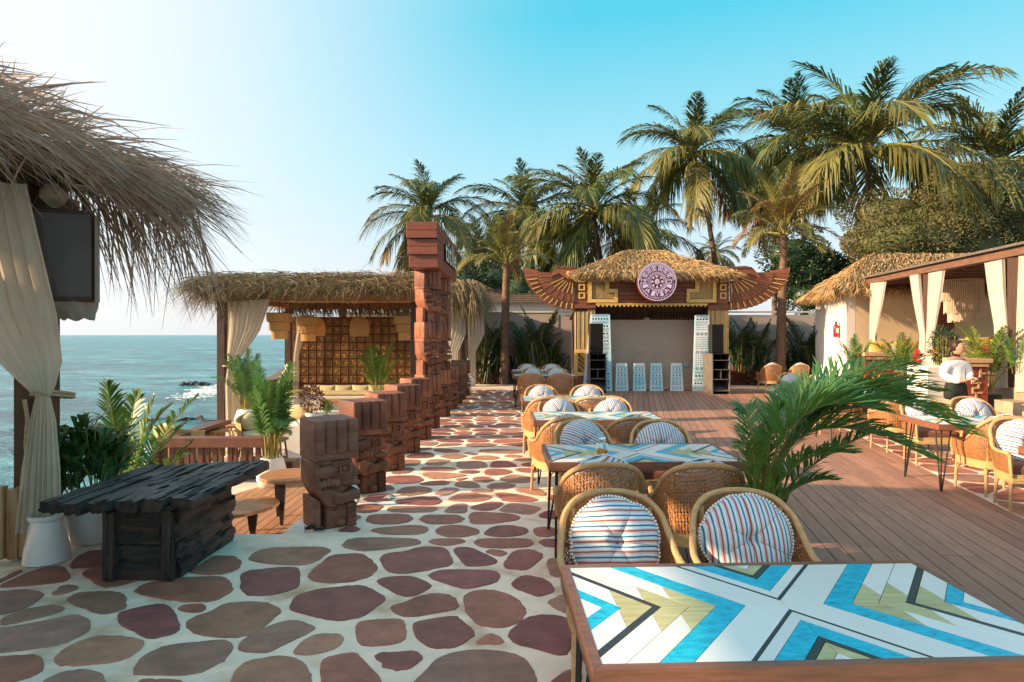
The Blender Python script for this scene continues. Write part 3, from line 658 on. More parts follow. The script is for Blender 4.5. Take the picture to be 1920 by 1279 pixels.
# ------------------------------------------------------------------ mosaic tables
TWD, TDP, TZ = 1.55, .86, .76
UC, HV = (TWD-.066)/2, (TDP-.066)/2
def tile_polys():
    K = .8; out = []
    def band(lo, hi, m, cuts=None):
        q = [(0,0),(UC,0),(UC,HV),(0,HV)]
        L = math.hypot(1, K); g = .0011
        q = clip(q, 1/L, K/L, hi/L-g); 
        if len(q) >= 3: q = clip(q, -1/L, -K/L, -lo/L-g)
        if len(q) < 3: return
        if cuts is None: parts = [(q, m)]
        else: parts = [(clip(q, 1, 0, cuts-g), 'tilewhite'), (clip(q, -1, 0, -cuts-g), 'tileolive')]
        for p, mm in parts:
            p = clip(p, 0, -1, -g*.7); p = clip(p, 1, 0, UC-g*.7) if len(p) >= 3 else p
            if len(p) >= 3 and area(p) > 4e-5: out.append((p, mm))
    band(0,.07,'tilewhite'); band(.07,.14,'tileblue'); band(.14,.253,None,.128); band(.253,.286,'tileblack'); band(.286,.39,None,.238); band(.39,.49,None,.34)
    band(.49,.597,'tileblue'); band(.597,UC+.030,'tilewhite'); band(UC+.030,UC+.046,'tileblack'); band(UC+.046,UC+.100,'tilewhite'); band(UC+.10,UC+.195,'tileblue')
    band(UC+.195,UC+.228,'tileblack'); band(UC+.228,UC+.285,'tileolive'); band(UC+.285,UC+.40,'tilewhite')
    return out
TILES = []
for p, mm in tile_polys():
    for sx in (1, -1):
        for sy in (1, -1):
            q = [(sx*(x-UC), sy*y) for x, y in p]
            b = MB(); b.prism(q, 0, .005, inset=.0008); TILES.append(b.mesh('tile', M[mm]))
b = MB(); b.box((-TWD/2+.02, -TDP/2+.02, TZ-.055), (TWD/2-.02, TDP/2-.02, TZ-.0035)); BED = b.mesh('table_bed', M['tilebed'])
fw = .033
def fr(a): b = MB(); b.prism(a, TZ-.062, TZ+.003, inset=.002); return b.mesh('frame_rail', M['tablewood'])
X, Yd = TWD/2, TDP/2
FRAMES = [fr([(-X,-Yd),(X,-Yd),(X-fw,-Yd+fw),(-X+fw,-Yd+fw)]), fr([(X,Yd),(-X,Yd),(-X+fw,Yd-fw),(X-fw,Yd-fw)]), fr([(-X,Yd),(-X,-Yd),(-X+fw,-Yd+fw),(-X+fw,Yd-fw)]), fr([(X,-Yd),(X,Yd),(X-fw,Yd-fw),(X-fw,-Yd+fw)])]
def hairpin(sx, sy):
    b = MB(); cx, cy = sx*(X-.07), sy*(Yd-.07)
    f = V((sx*(X-.055), sy*(Yd-.055), .012))
    for d in (V((-sx*.10, 0, 0)), V((0, -sy*.12, 0)), V((-.0, .0, 0))):
        b.tube([V((cx, cy, TZ-.06))+d, f+d*.06+V((0,0,.0))], .0085, 7)
    b.box((cx-.07, cy-.07, TZ-.068), (cx+.07, cy+.07, TZ-.06)); return b.mesh('leg', M['iron'], True)
LEGS = [hairpin(a, c) for a in (-1, 1) for c in (-1, 1)]
def table(x, y, rz, label, group):
    o = empty('dining_table', (x, y, 0), rz, label, 'table', group)
    inst('table_bed', BED, o)
    for me in FRAMES: inst('frame_rail', me, o)
    for me in TILES: inst('tile', me, o, (0, 0, TZ-.0032))
    for me in LEGS: inst('leg', me, o)
    return o
GL, GRt = 'mosaic tables in the row beside the path', 'mosaic tables along the right edge of the deck'
T1R = R(2.2)
table(.985, 2.345, T1R, "frontmost mosaic table cut by the bottom of the picture", GL)
table(1.02, 5.385, R(1.6), "mosaic table with the glass jar standing on it", GL)
table(.97, 7.83, R(1.6), "mosaic table next behind the one with the glass jar", GL)
table(.86, 9.97, R(1.6), "fourth mosaic table of the path row, before the gap", GL)
table(.70, 15.75, R(1), "mosaic table past the gap, by the left leg of the stage", GL)
table(.66, 17.9, R(1), "farthest mosaic table of the path row, near the back wall", GL)
table(5.22, 5.22, R(-4), "mosaic table at the right picture edge, only its corner in view", GRt)
table(5.46, 7.42, R(-4), "right-hand mosaic table whose corner shows past the palm fronds", GRt)
table(5.78, 10.45, R(-8), "right-hand mosaic table half hidden behind the palm leaves", GRt)
table(6.35, 13.3, R(-8), "farthest right-hand mosaic table behind the palm fronds", GRt)

# ------------------------------------------------------------------ rattan armchairs
RIM = [(.285,.265,.585),(.298,.20,.592),(.305,.08,.588),(.303,-.03,.610),(.288,-.11,.685),(.262,-.190,.770),(.195,-.252,.836),(.098,-.284,.866),(0,-.292,.874)]
def crspline(P, n):
    out = []
    for i in range(len(P)-1):
        p0, p1, p2, p3 = V(P[max(i-1,0)]), V(P[i]), V(P[i+1]), V(P[min(i+2,len(P)-1)])
        for k in range(n):
            t = k/n; out.append(.5*((2*p1)+(p2-p0)*t+(2*p0-5*p1+4*p2-p3)*t*t+(3*p1-p0-3*p2+p3)*t**3))
    out.append(V(P[-1])); return out
half = crspline(RIM, 6)
rim = half + [V((-p.x, p.y, p.z)) for p in half[::-1][1:]]
cum = [0]
for i in range(1, len(rim)): cum.append(cum[-1]+(rim[i]-rim[i-1]).length)
RL = cum[-1]
def rim_at(s):
    s = max(0, min(RL, s))
    for i in range(1, len(rim)):
        if s <= cum[i]:
            t = (s-cum[i-1])/(cum[i]-cum[i-1]); return rim[i-1].lerp(rim[i], t)
    return rim[-1]
def low(p):                          # where the shell meets the seat band
    return V((p.x*.88, p.y*.88 if p.y < 0 else p.y*.96, .375))
def shell(s, t):
    p = rim_at(s); q = low(p); r = q.lerp(p, t)
    bulge = .018*math.sin(math.pi*t); d = V((p.x, min(p.y, 0), 0)); d = d.normalized() if d.length > .01 else V((0,-1,0))
    return r + d*bulge
def weave_mesh():
    b = MB(); n = 74
    def strip(pts, w, off):
        for i in range(len(pts)-1):
            a, c = pts[i], pts[i+1]; d = c-a
            if d.length < 1e-5: continue
            nrm = V((a.x, min(a.y, -.02), 0)).normalized(); sd = d.cross(nrm).normalized()*w/2; o_ = nrm*off
            b.add([a-sd+o_, a+sd+o_, c+sd+o_, c-sd+o_], [(0,1,2,3)])
    for k in range(n+1):
        s = RL*k/n; strip([shell(s, t/5) for t in range(6)], .0072, .001)
    for r_ in range(1, 21):
        strip([shell(RL*i/44, r_/21) for i in range(45)], .0072, -.002)
    for k in range(-14, n, 2):
        for sg in (1, -1):
            pts = []
            for q in range(8):
                s = RL*(k+ (q/7)*14)/n
                if sg < 0: s = RL-s
                if 0 <= s <= RL: pts.append(shell(s, q/7))
            if len(pts) > 1: strip(pts, .0062, .004*sg)
    return b.mesh('woven_shell', M['weave'])
def chair_meshes():
    D = []
    D.append(('woven_shell', weave_mesh(), 'stuff'))
    b = MB(); b.tube(rim, .0185, 9); 
    for s_ in (1, -1): b.tube([(s_*.285,.262,.585),(s_*.286,.275,.52),(s_*.272,.268,.37)], .0165, 8)
    for s_ in (1, -1): b.tube([(s_*.215,-.228,.80),(s_*.208,-.222,.6),(s_*.19,-.205,.38)], .014, 8)
    D.append(('rim', b.mesh('rim', M['rattan'], True), None))
    b = MB()                           # wrapped band under the seat
    ring = [low(p) for p in rim]; outl = [(p.x*1.02, p.y*1.02) for p in ring]
    b.grid([[(x, y, z) for x, y in outl] for z in (.385, .30)], loop=True)
    b.grid([[(x*k, y*k, z) for x, y in outl] for k, z in ((1, .385), (.92, .387))], loop=True)
    b.grid([[(x*k, y*k, z) for x, y in outl] for k, z in ((1, .30), (.92, .30))], loop=True)
    D.append(('seat_band', b.mesh('seat_band', M['wicker'], True), None))
    b = MB(); ins = [(x*.92, y*.92) for x, y in outl[::3]]
    rings = [[(x*k, y*k, z) for x, y in ins] for k, z in ((.98,.385),(1.0,.41),(1.0,.45),(.94,.475),(.7,.487),(.02,.49))]
    b.grid(rings, loop=True); D.append(('seat_cushion', b.mesh('seat_cushion', M['seatpad'], True, angle=60), None))
    for sx, sy in ((1,1),(-1,1),(1,-1),(-1,-1)):
        b = MB(); x, y = (.255, .225) if sy > 0 else (.20, -.195)
        b.tube([(sx*x, sy*abs(y), .32), (sx*(x+.012), sy*(abs(y)+.012), .0)], [.0185, .0145], 8)
        for q in range(2):             # bent brackets
            pts = []
            for i in range(6):
                a = math.pi/2*i/5; d = .085*(1-math.cos(a)); z = .205+.095*math.sin(a)
                pts.append((sx*(x-(d if q else .0)-.004), sy*(abs(y)-(0 if q else d)-.004), z))
            b.tube(pts, .0085, 6)
        D.append(('leg', b.mesh('leg', M['rattan'], True), None))
    return D
CH = chair_meshes()
def chair_ob(x, y, rz, label, group):
    o = empty('rattan_armchair', (x, y, 0), rz, label, 'armchair', group)
    for nme, me, k in CH:
        c = inst(nme, me, o)
        if k: c['kind'] = k
    return o
# tufted round cushion, disc axis +y
CR = .243
def cushion_meshes():
    b = MB(); nr, na = 14, 56; seams = [R(90+60*k+7*math.sin(k*5)) for k in range(6)]
    def pt(r, a, side):
        h = .118*max(0, 1-r**2.3)**.62*(1-.52*math.exp(-(r/.14)**2))
        dm = min(abs((a-s+math.pi) % (2*math.pi)-math.pi) for s in seams)
        h *= 1-.085*math.exp(-(dm*max(r,.05)/.045)**2)*(1-r*.5)
        rr = CR*r*(1+.018*math.sin(3*a+1)+.012*math.sin(5*a)+(.05 if False else 0)*r) * (1-.035*r*math.exp(-(dm/.12)**2))
        return (rr*math.cos(a), side*h, rr*math.sin(a)*.98)
    for side in (1, -1):
        rows = [[pt(i/nr if i else .004, 2*math.pi*j/na, side) for j in range(na)] for i in range(nr+1)]
        b.grid(rows, loop=True)
    A = b.mesh('pad', M['stripe'], True, angle=80)
    b = MB(); b.ball((0, .052, 0), (.017, .009, .017), 10, 6); Bt = b.mesh('button', M['button'], True)
    b = MB()
    for k in range(84):
        a = 2*math.pi*k/84; p = pt(1, a, 1); b.ball((p[0]*1.015, rnd.uniform(-.004,.004), p[2]*1.015), .0085, 6, 4)
    C = b.mesh('pompom_trim', M['pom'], True)
    b = MB()
    for s_ in seams:
        pts = [V(pt(i/9, s_, 1))+V((0,.0015,0)) for i in range(1, 10)]; b.tube(pts, .0014, 4)
    S = b.mesh('seam_piping', M['button'])
    return A, Bt, C, S
CU = cushion_meshes()
def cushion(ch, label, spin, group, dz=0, dx=0, tilt=20, dy=.025):
    o = empty('round_cushion', (0,0,0), 0, label, 'cushion', group)
    Mw = Matrix.Translation(ch.location) @ Matrix.Rotation(ch.rotation_euler.z, 4, 'Z') @ Matrix.Translation((dx, -.140+dy, .640+dz)) @ Matrix.Rotation(R(tilt), 4, 'X') @ Matrix.Rotation(R(spin), 4, 'Y')
    o.matrix_world = Mw; l_, q, s_ = Mw.decompose(); o.location = l_; o.rotation_euler = q.to_euler()
    pd_ = inst('pad', CU[0], o); inst('button', CU[1], pd_); inst('pompom_trim', CU[2], o); inst('seam_piping', CU[3], pd_)
    return o
GCL, GCR = 'rattan armchairs along the path row of tables', 'rattan armchairs on the right-hand terrace'
GUL, GUR = 'striped cushions along the path row of tables', 'striped cushions on the right-hand terrace'
CHAIRS = [ # x, y, rz(deg), spin, dz, chair label, cushion label, right?
 (.535,3.30,180+2,90,.0,"rattan armchair at the front table, left of the pair facing the camera","round cushion with level stripes facing the camera behind the front table",0),
 (1.235,3.32,180-3,4,.01,"rattan armchair at the front table, right of the pair facing the camera","round cushion with upright stripes facing the camera behind the front table",0),
 (.60,4.62,2,70,.05,"rattan armchair back at the left of the jar table, turned from the camera","cushion peeping over the left chair back before the jar table",0),
 (1.30,4.60,-3,78,.03,"rattan armchair back at the right of the jar table, beside the potted palm","cushion peeping over the right chair back beside the potted palm",0),
 (.70,6.28,180+14,60,.02,"left far-side armchair of the jar table, facing the camera","cushion with slanting stripes on the left far side of the jar table",0),
 (1.43,6.25,180-5,6,.0,"right far-side armchair of the jar table, facing the camera","cushion with upright stripes on the right far side of the jar table",0),
 (.50,7.05,16,40,.03,"left chair back turned sideways, between jar table and the next one","cushion behind the sideways left chair back past the jar table",0),
 (1.25,7.02,4,75,.03,"right chair back past the jar table, facing away","cushion over the right chair back past the jar table",0),
 (.62,8.75,180+10,30,.0,"left far-side armchair of the third table in the path row","left cushion facing the camera behind the third table of the path row",0),
 (1.30,8.75,180-6,20,.0,"right far-side armchair of the third table in the path row","right cushion facing the camera behind the third table of the path row",0),
 (.42,9.22,10,60,.03,"left chair back at the fourth table of the path row","left cushion over the chair back at the fourth path table",0),
 (1.10,9.20,-4,80,.03,"right chair back at the fourth table of the path row","right cushion over the chair back at the fourth path table",0),
 (.46,10.88,180+8,35,.0,"left far-side armchair of the fourth table before the gap","left cushion facing the camera behind the fourth path table",0),
 (1.22,10.88,180-4,25,.0,"right far-side armchair of the fourth table before the gap","right cushion facing the camera behind the fourth path table",0),
 (.36,14.95,0,75,.0,"left tall chair back past the gap, seen from behind near the stage","left cushion hidden behind the chair back past the gap",0),
 (1.03,14.95,2,75,.0,"right tall chair back past the gap, seen from behind near the stage","right cushion hidden behind the chair back past the gap",0),
 (.45,16.65,180+4,40,.0,"left far-side armchair of the table past the gap","left cushion facing the camera at the table past the gap",0),
 (1.05,16.65,180-4,30,.0,"right far-side armchair of the table past the gap","right cushion facing the camera at the table past the gap",0),
 (.34,18.75,180,45,.0,"left armchair behind the farthest path table by the wall","left cushion behind the farthest path table by the wall",0),
 (1.06,18.75,180,50,.0,"right armchair behind the farthest path table by the wall","right cushion behind the farthest path table by the wall",0),
 (5.15,6.42,180-14,70,.0,"rattan armchair at the right picture edge, facing the camera","cushion with level stripes at the right picture edge",1),
 (5.30,7.10,-4,80,.02,"sunlit armchair with its woven side to the camera at the right front table","cushion over the sunlit chair beside the right-hand table",1),
 (5.62,8.72,180-6,50,.0,"armchair behind the right-hand table corner, half covered by fronds","slanting-stripe cushion under the palm fronds behind the right table",1),
 (6.30,8.70,180-2,8,.0,"armchair behind the right-hand table below the standing woman","upright-stripe cushion behind the right table below the woman",1),
 (5.72,9.62,-8,70,.0,"armchair back in front of the half-hidden right table","cushion on the chair before the half-hidden right table",1),
 (5.65,11.45,180-8,40,.0,"armchair behind the half-hidden right table, left one","left cushion behind the half-hidden right table",1),
 (6.35,11.4,180-8,20,.0,"armchair behind the half-hidden right table, right one","right cushion behind the half-hidden right table",1),
 (6.2,14.3,180-8,20,.0,"armchair behind the farthest right-hand table, left one","left cushion behind the farthest right table",1),
 (6.85,14.2,180-8,60,.0,"armchair behind the farthest right-hand table, right one","right cushion behind the farthest right table",1),
]
for x, y, rz, sp, dz, cl, ul, r_ in CHAIRS:
    c = chair_ob(x, y, R(rz), cl, GCR if r_ else GCL)
    cushion(c, ul, sp, GUR if r_ else GUL, dz)
# low cane stools with cushions by the flower bed, far right
for x, y, lab, lab2 in ((7.62,19.2,"cane stool chair at the deck end left of the palm trunk","striped cushion on the cane stool left of the palm trunk"),(8.45,19.2,"cane stool chair at the deck end right of the palm trunk","striped cushion on the cane stool right of the palm trunk")):
    c = chair_ob(x, y, R(0), lab, 'cane chairs at the deck end'); cushion(c, lab2, 70, 'cushions on the cane chairs at the deck end', .05)
# glass jar
jx, jy = .70, 5.20
o = empty('glass_jar', (jx, jy, TZ+.003), 0, "glass jar of orange sweets standing on the second table", 'jar')
b = MB(); b.lathe([(.046,0),(.05,.01),(.05,.095),(.046,.11),(.026,.122),(.026,.135),(.036,.14),(.03,.15),(.02,.172),(.004,.176)], 20); b.build('glass', M['glass'], o, smooth=True)
b = MB(); rj = random.Random(2)
for k in range(26): b.ball((rj.uniform(-.024,.024), rj.uniform(-.024,.024), rj.uniform(.014,.055)), .012, 7, 5)
b.build('sweets', M['orange'], o, smooth=True)
b = MB(); b.lathe([(.02,0),(.09,.0),(.095,.02),(.07,.04),(.10,.16),(.12,.34),(.125,.37),(.11,.37),(.105,.33)], 20)
# ------------------------------------------------------------------ vegetation builders
def frond_geo(b, P, n, ll, w, droop=.35, a0=38, a1=62, vee=.25, seed=0, rad=.012, start=.12, ragged=.15, fold=1.0):
    r = random.Random(seed); k = len(P)
    b.tube(P, [rad*(1-.85*i/(k-1)) for i in range(k)], 5, 0)
    for i in range(n):
        t = start+(1-start)*(i+.5)/n; f = t*(k-1); j = min(int(f), k-2); p = P[j].lerp(P[j+1], f-j); T = (P[j+1]-P[j]).normalized()
        S = T.cross(V((0,0,1)))
        if S.length < .05: S = V((0,1,0))
        S.normalize(); U = S.cross(T).normalized()
        prof = max(.12, math.sin(math.pi*min(1, .16+.80*t))**.65)
        for sg in (1, -1):
            if r.random() < .03*ragged/.15: continue
            a = R(a0+(a1-a0)*t+r.uniform(-10, 10))
            L = ll*prof*r.uniform(1-ragged, 1+ragged)
            d = (S*sg*math.cos(a)+T*math.sin(a)+U*(vee+r.uniform(-.14,.14))).normalized()
            g = V((0,0,-1))
            p1 = p+d*L*.5+g*L*droop*.14; p2 = p+d*L*.88+g*L*droop*.62+g*0
            wv = T.cross(d); 
            wd = (T - d*T.dot(d)); wd = wd.normalized() if wd.length > .05 else S
            ww = w*r.uniform(.8, 1.15)
            b.add([p-wd*ww*.3, p+wd*ww*.3, p1+wd*ww*.5, p1-wd*ww*.5, p2], [(0,1,2,3),(3,2,4)], 1)
def arc(L, e, bend, n=12, pw=1.25, x0=0):
    P = [V((x0,0,0))]; ds = L/n
    for i in range(n):
        t = (i+.5)/n; a = R(e)-R(bend)*t**pw
        P.append(P[-1]+V((math.cos(a),0,math.sin(a)))*ds)
    return P
def sway(P, s):
    n = len(P)-1
    for i, p in enumerate(P): p.y += s*(i/n)**2
    return P
# coconut fronds of unit length 1, by starting elevation
COCO = []
for q, (e, bend, dr) in enumerate(((77,54,.45),(67,66,.5),(53,80,.55),(36,88,.62),(16,82,.75),(-4,68,.85),(-26,48,.9),(-48,30,.9))):
    for vv in range(2):
        b = MB(); P = sway(arc(1, e+vv*12-6, bend*(1+.15*vv), 12), .16*(vv*2-1))
        frond_geo(b, P, 66, .34, .0145, dr*1.35, 46, 68, .10, q*7+vv, .012, .12, .28)
        COCO.append((q, b))
COCOM = {}
def cocomesh(q, vv, leaf):
    k = (q, vv, leaf)
    if k not in COCOM: COCOM[k] = COCO[q*2+vv][1].mesh('frond', [M['stem'], M[leaf]])
    return COCOM[k]
def trunk_mesh(P, r0, r1, m, rings=True, n=9):
    b = MB(); k = len(P); pts = []; rr = []
    L = 26
    for i in range(L+1):
        f = i/L*(k-1); j = min(int(f), k-2); pts.append(V(P[j]).lerp(V(P[j+1]), f-j))
        rr.append((r0+(r1-r0)*(i/L)**.8)*(1+(.09 if i % 2 else -.05)))
    b.tube(pts, rr, n); return b.mesh('trunk', m, True, angle=80)
def coconut(px, py, Y, rpx, base, label, seed, nf=24, leafmix=('leaf','leaf','leafwarm'), trunkr=.15, gz=-.1, wind=0, low=1.0):
    r = random.Random(seed); top = at(px, py, Y); Rm = rpx*Y/1200; nf = int(nf*1.25)
    o = empty('coconut_palm', (base[0], base[1], gz), 0, label, 'palm tree', 'coconut palms behind the wall')
    bo = V((base[0], base[1], gz)); d = top-bo
    P = [V((0,0,0)), V((d.x*.15, d.y*.15, d.z*.33)), V((d.x*.5, d.y*.5, d.z*.68)), d]
    inst('trunk', trunk_mesh(P, trunkr*1.5, trunkr*.8, M['trunk']), o)
    for k in range(nf):
        az = k*2.399+r.uniform(-.25,.25); t = (k+.5)/nf*low
        q = min(7, int(t*8)); lf = r.choice(leafmix) if q < 6 else r.choice(('leafwarm','leafdry','leaf'))
        f = inst('frond', cocomesh(q, k % 2, lf), o, tuple(d+V((math.cos(az)*.06, math.sin(az)*.06, r.uniform(-.25,.1)))), (R(r.uniform(-9,9)), 0, az), Rm*r.uniform(1.0,1.3)*(.92 if q < 2 else 1.14))
        if q in (3,4,5) and wind: f.rotation_euler.y = R(wind)*math.cos(az)
    b = MB()
    for k in range(7):
        a = k*.9; b.ball((d.x+.22*math.cos(a), d.y+.22*math.sin(a), d.z-.25-.08*(k % 2)), (.11,.11,.14), 8, 6)
    cn = b.build('coconut_cluster', M['stem'], o, smooth=True); cn['kind'] = 'stuff'
    return o
# areca-type fronds (slender, arching), unit length
AREC = {}
def arecmesh(q, leaf):
    if (q, leaf) not in AREC:
        e, bend = ((86,26),(80,48),(72,72),(62,92))[q % 4]
        b = MB(); P = sway(arc(1, e, bend, 10, 1.5), .08*((q % 3)-1))
        frond_geo(b, P, 40, .25, .0155, .42, 32, 60, .20, q+31, .010, .30, .14); AREC[(q, leaf)] = b.mesh('frond', [M['stem'], M[leaf]])
    return AREC[(q, leaf)]
def areca(name, x, y, z, H, nf, label, seed, leaf='areca', spread=.06, cat='potted palm', group=None, wide=1.0, bias=None):
    r = random.Random(seed); o = empty(name, (x, y, z), 0, label, cat, group)
    for k in range(nf):
        az = k*2.399+r.uniform(-.3,.3); q = (0,1,1,2,2,3,0,1)[k % 8]
        L = H*r.uniform(.72,1.1)
        inst('frond', arecmesh(q, leaf if r.random() < .85 else 'arecabright'), o, (math.cos(az)*spread, math.sin(az)*spread, 0), (R(r.uniform(-7,7)), R(r.uniform(-6,6)), az), (L*wide, L, L))
    return o
def pot(name, x, y, z, prof, label, cat='pot', m='pot', group=None, n=28, soil=True):
    o = empty(name, (x, y, z), 0, label, cat, group)
    b = MB(); b.lathe(prof, n); b.build('vessel', M[m], o, smooth=True, angle=50)
    if soil:
        rt, zt = prof[-1]; b = MB(); b.lathe([(rt*.99, zt-.01),(rt*.5, zt+.0),(.001, zt+.004)], 14); b.build('soil', M['soil'], o, smooth=True)
    return o
def leafcloud(b, c, rad, n, L, W, r, m=0, up=.35, shellbias=.5):
    for _ in range(n):
        while True:
            p = V((r.uniform(-1,1), r.uniform(-1,1), r.uniform(-1,1)))
            if p.length <= 1: break
        p = p.normalized()*(p.length**shellbias)
        q = V((c[0]+p.x*rad[0], c[1]+p.y*rad[1], c[2]+p.z*rad[2]))
        d = (p*.9+V((r.gauss(0,.5), r.gauss(0,.5), r.gauss(0,.4)+up))).normalized(); s = d.cross(V((r.gauss(0,1), r.gauss(0,1), r.gauss(0,1)))); s = s.normalized() if s.length > .01 else V((1,0,0))
        l_ = L*r.uniform(.6,1.3); w = W*r.uniform(.7,1.2); u = s.cross(d)*l_*.12
        b.add([q, q+d*l_*.5+s*w*.5+u, q+d*l_+u*-1, q+d*l_*.5-s*w*.5+u], [(0,1,2,3)], m)
def blade_clump(b, c, n, L, W, r, spreadr=.15, lean=.5, m=0):
    for _ in range(n):
        az = r.uniform(0, 2*math.pi); e = r.uniform(.15, lean); l_ = L*r.uniform(.55,1.1)
        p = V((c[0]+r.gauss(0,spreadr), c[1]+r.gauss(0,spreadr), c[2])); h = V((math.cos(az), math.sin(az), 0)); s = V((-h.y, h.x, 0))
        p1 = p+h*l_*e*.3+V((0,0,l_*.5)); p2 = p+h*l_*e*.75+V((0,0,l_*.85)); p3 = p+h*l_*e*1.25+V((0,0,l_*.92))
        w = W*r.uniform(.7,1.2)
        b.add([p-s*w*.1, p+s*w*.1, p1+s*w*.35, p1-s*w*.35, p2+s*w*.5, p2-s*w*.5, p3], [(0,1,2,3),(3,2,4,5),(5,4,6)], m)
def strands(b, n, fn, r, m=0, segs=3):
    """fn(r) -> start, direction, length, droop, width"""
    for _ in range(n):
        p, d, L, dr, w = fn(r); d = d.normalized(); pts = [p]
        for i in range(segs):
            t = (i+1)/segs; pts.append(p+d*L*t+V((0,0,-1))*dr*L*t*t)
        s = d.cross(V((r.gauss(0,1), r.gauss(0,1), r.gauss(0,1)))); s = s.normalized() if s.length > .01 else V((1,0,0))
        b.ribbon(pts, [w*(.9, 1, .75, .12)[int(3*i/segs)] for i in range(segs+1)], s, m)

# curtains: rows of (t, centre-left point, centre-right point) with folds
def curtain_geo(b, rows, folds, depth, nrm, n=64, phase=0, seg=5):
    depth *= .6
    G = []
    fine = []
    for i in range(len(rows)-1):
        for k in range(seg):
            t = k/seg; t = t*t*(3-2*t); fine.append((V(rows[i][0]).lerp(V(rows[i+1][0]), t), V(rows[i][1]).lerp(V(rows[i+1][1]), t), rows[i][2]+(rows[i+1][2]-rows[i][2])*t))
    fine.append((V(rows[-1][0]), V(rows[-1][1]), rows[-1][2]))
    for zi, (a, c, am) in enumerate(fine):
        row = []
        for j in range(n):
            u = j/(n-1); wob = .35*math.sin(u*7+zi*.13+phase)
            off = am*depth*(math.sin(2*math.pi*folds*u+wob+phase)+.35*math.sin(2*math.pi*folds*2.3*u+phase*2+zi*.05))
            row.append(a.lerp(c, u)+V(nrm)*off)
        G.append(row)
    b.grid(G)

# ------------------------------------------------------------------ near left pavilion, most of it outside the frame
o = empty('near_pavilion', (-4.0, 5.1, 0), 0, "grey thatched pavilion at the left edge with dark post and drooping palm thatch", 'pavilion')
def loc(b): return [b.v.__setitem__(i, (p[0]+4.0, p[1]-5.1, p[2])) for i, p in enumerate(b.v)]
def part(name, b, m, parent=None, pr=None, smooth=False, kind=None, bevel=0, off=(4.0,-5.1,0), angle=40):
    b.v = [(p[0]+off[0], p[1]+off[1], p[2]+off[2]) for p in b.v]
    ob = b.build(name, m, parent, smooth, bevel, angle=angle)
    if kind: ob['kind'] = kind
    return ob
XE, YE, ZE = -2.80, 5.35, 2.83
b = MB(); b.box((-3.93,5.0,-.42),(-3.71,5.22,2.72)); part('post', b, M['postwood'], o, bevel=.01)
for yy in (.8,):
    b = MB(); b.box((-3.98,yy-.1,-.42),(-3.76,yy+.12,2.72)); part('post', b, M['postwood'], o, bevel=.01)
for yy in (.8, 5.1):
    b = MB(); b.box((-7.0,yy-.1,-.42),(-6.78,yy+.12,2.72)); part('post', b, M['postwood'], o, bevel=.01)
b = MB(); b.box((-3.98,-.5,2.73),(-3.74,5.5,2.90)); part('eave_beam', b, M['postwood'], o, bevel=.008)
b = MB(); b.box((-7.1,4.98,2.905),(-2.95,5.16,3.03)); part('eave_beam', b, M['postwood'], o, bevel=.008)
b = MB()                                   # roof mass, shallow slope rising to the left
P = []
for i in range(10):
    x = XE-.42-(4.0)*i/9; zt = ZE+.20+.20*(XE-x); P.append([(x, y, zt+.05*noise.noise(V((x*2,y*2,1)))) for y in [-.8+6.1*j/14 for j in range(15)]])
b.grid(P); b.grid([[(x, y, z-.24) for x, y, z in row] for row in P]); b.grid([P[0], [(x, y, z-.24) for x, y, z in P[0]]]); b.grid([[r_[-1] for r_ in P], [(r_[-1][0], r_[-1][1], r_[-1][2]-.24) for r_ in P]])
part('roof_core', b, M['thatchcore'], o)
r5 = random.Random(5)
def fn_right(r):
    y = r.uniform(1.2, 5.35); u = r.random()**1.5; x = XE-.9*u+.05
    return V((x, y, ZE+.02+.22*r.random()+.2*(XE-x))), V((1, r.gauss(.10,.28), r.uniform(-.42,.30))), r.uniform(.28,.80), r.uniform(.05,.55), r.uniform(.006,.016)
b = MB(); strands(b, 1350, fn_right, r5)
def fn_far(r):
    x = r.uniform(-4.6, XE+.1); return V((x, YE+r.uniform(-.5,.05), ZE+.05+r.uniform(-.05,.25)+.2*(XE-x))), V((r.gauss(.6,.3), r.uniform(.1,.7), r.uniform(-.65,.1))), r.uniform(.25,.6), r.uniform(.1,.6), r.uniform(.006,.014)
strands(b, 420, fn_far, r5)
def fn_corner(r):
    return V((XE+r.uniform(-.35,.1), r.uniform(4.3, 5.3), ZE+.05+r.uniform(-.1,.2))), V((1, r.gauss(.2,.25), r.uniform(-.8,.1))), r.uniform(.3,.72), r.uniform(.2,.6), r.uniform(.006,.014)
strands(b, 300, fn_corner, r5)
def fn_up(r):
    y = r.uniform(2.6,4.6); x = r.uniform(-4.0,-3.0)
    return V((x, y, ZE+.25+.2*(XE-x))), V((r.uniform(.3,1), r.gauss(0,.3), r.uniform(.15,.75))), r.uniform(.2,.45), r.uniform(0,.2), r.uniform(.008,.016)
strands(b, 520, fn_up, r5)
def fn_under(r):
    x = r.uniform(-4.8, XE); y = r.uniform(1.5, 5.2); return V((x, y, ZE+.0+.2*(XE-x))), V((r.gauss(.5,.4), r.gauss(0,.5), r.uniform(-.9,-.1))), r.uniform(.15,.45), r.uniform(0,.4), r.uniform(.008,.015)
strands(b, 350, fn_under, r5)
part('thatch', b, M['thatchdry'], o, kind='stuff')
def fn_long(r):
    x = r.uniform(-3.75, XE+.15); return V((x, YE-r.uniform(0,.3), ZE+.02+.2*(XE-x))), V((r.gauss(.25,.22), r.gauss(.1,.1), -1)), r.uniform(.5,.98), r.uniform(0,.15), r.uniform(.008,.015)
b = MB(); strands(b, 230, fn_long, r5); part('hanging_thatch', b, M['thatchdry'], o, kind='stuff')
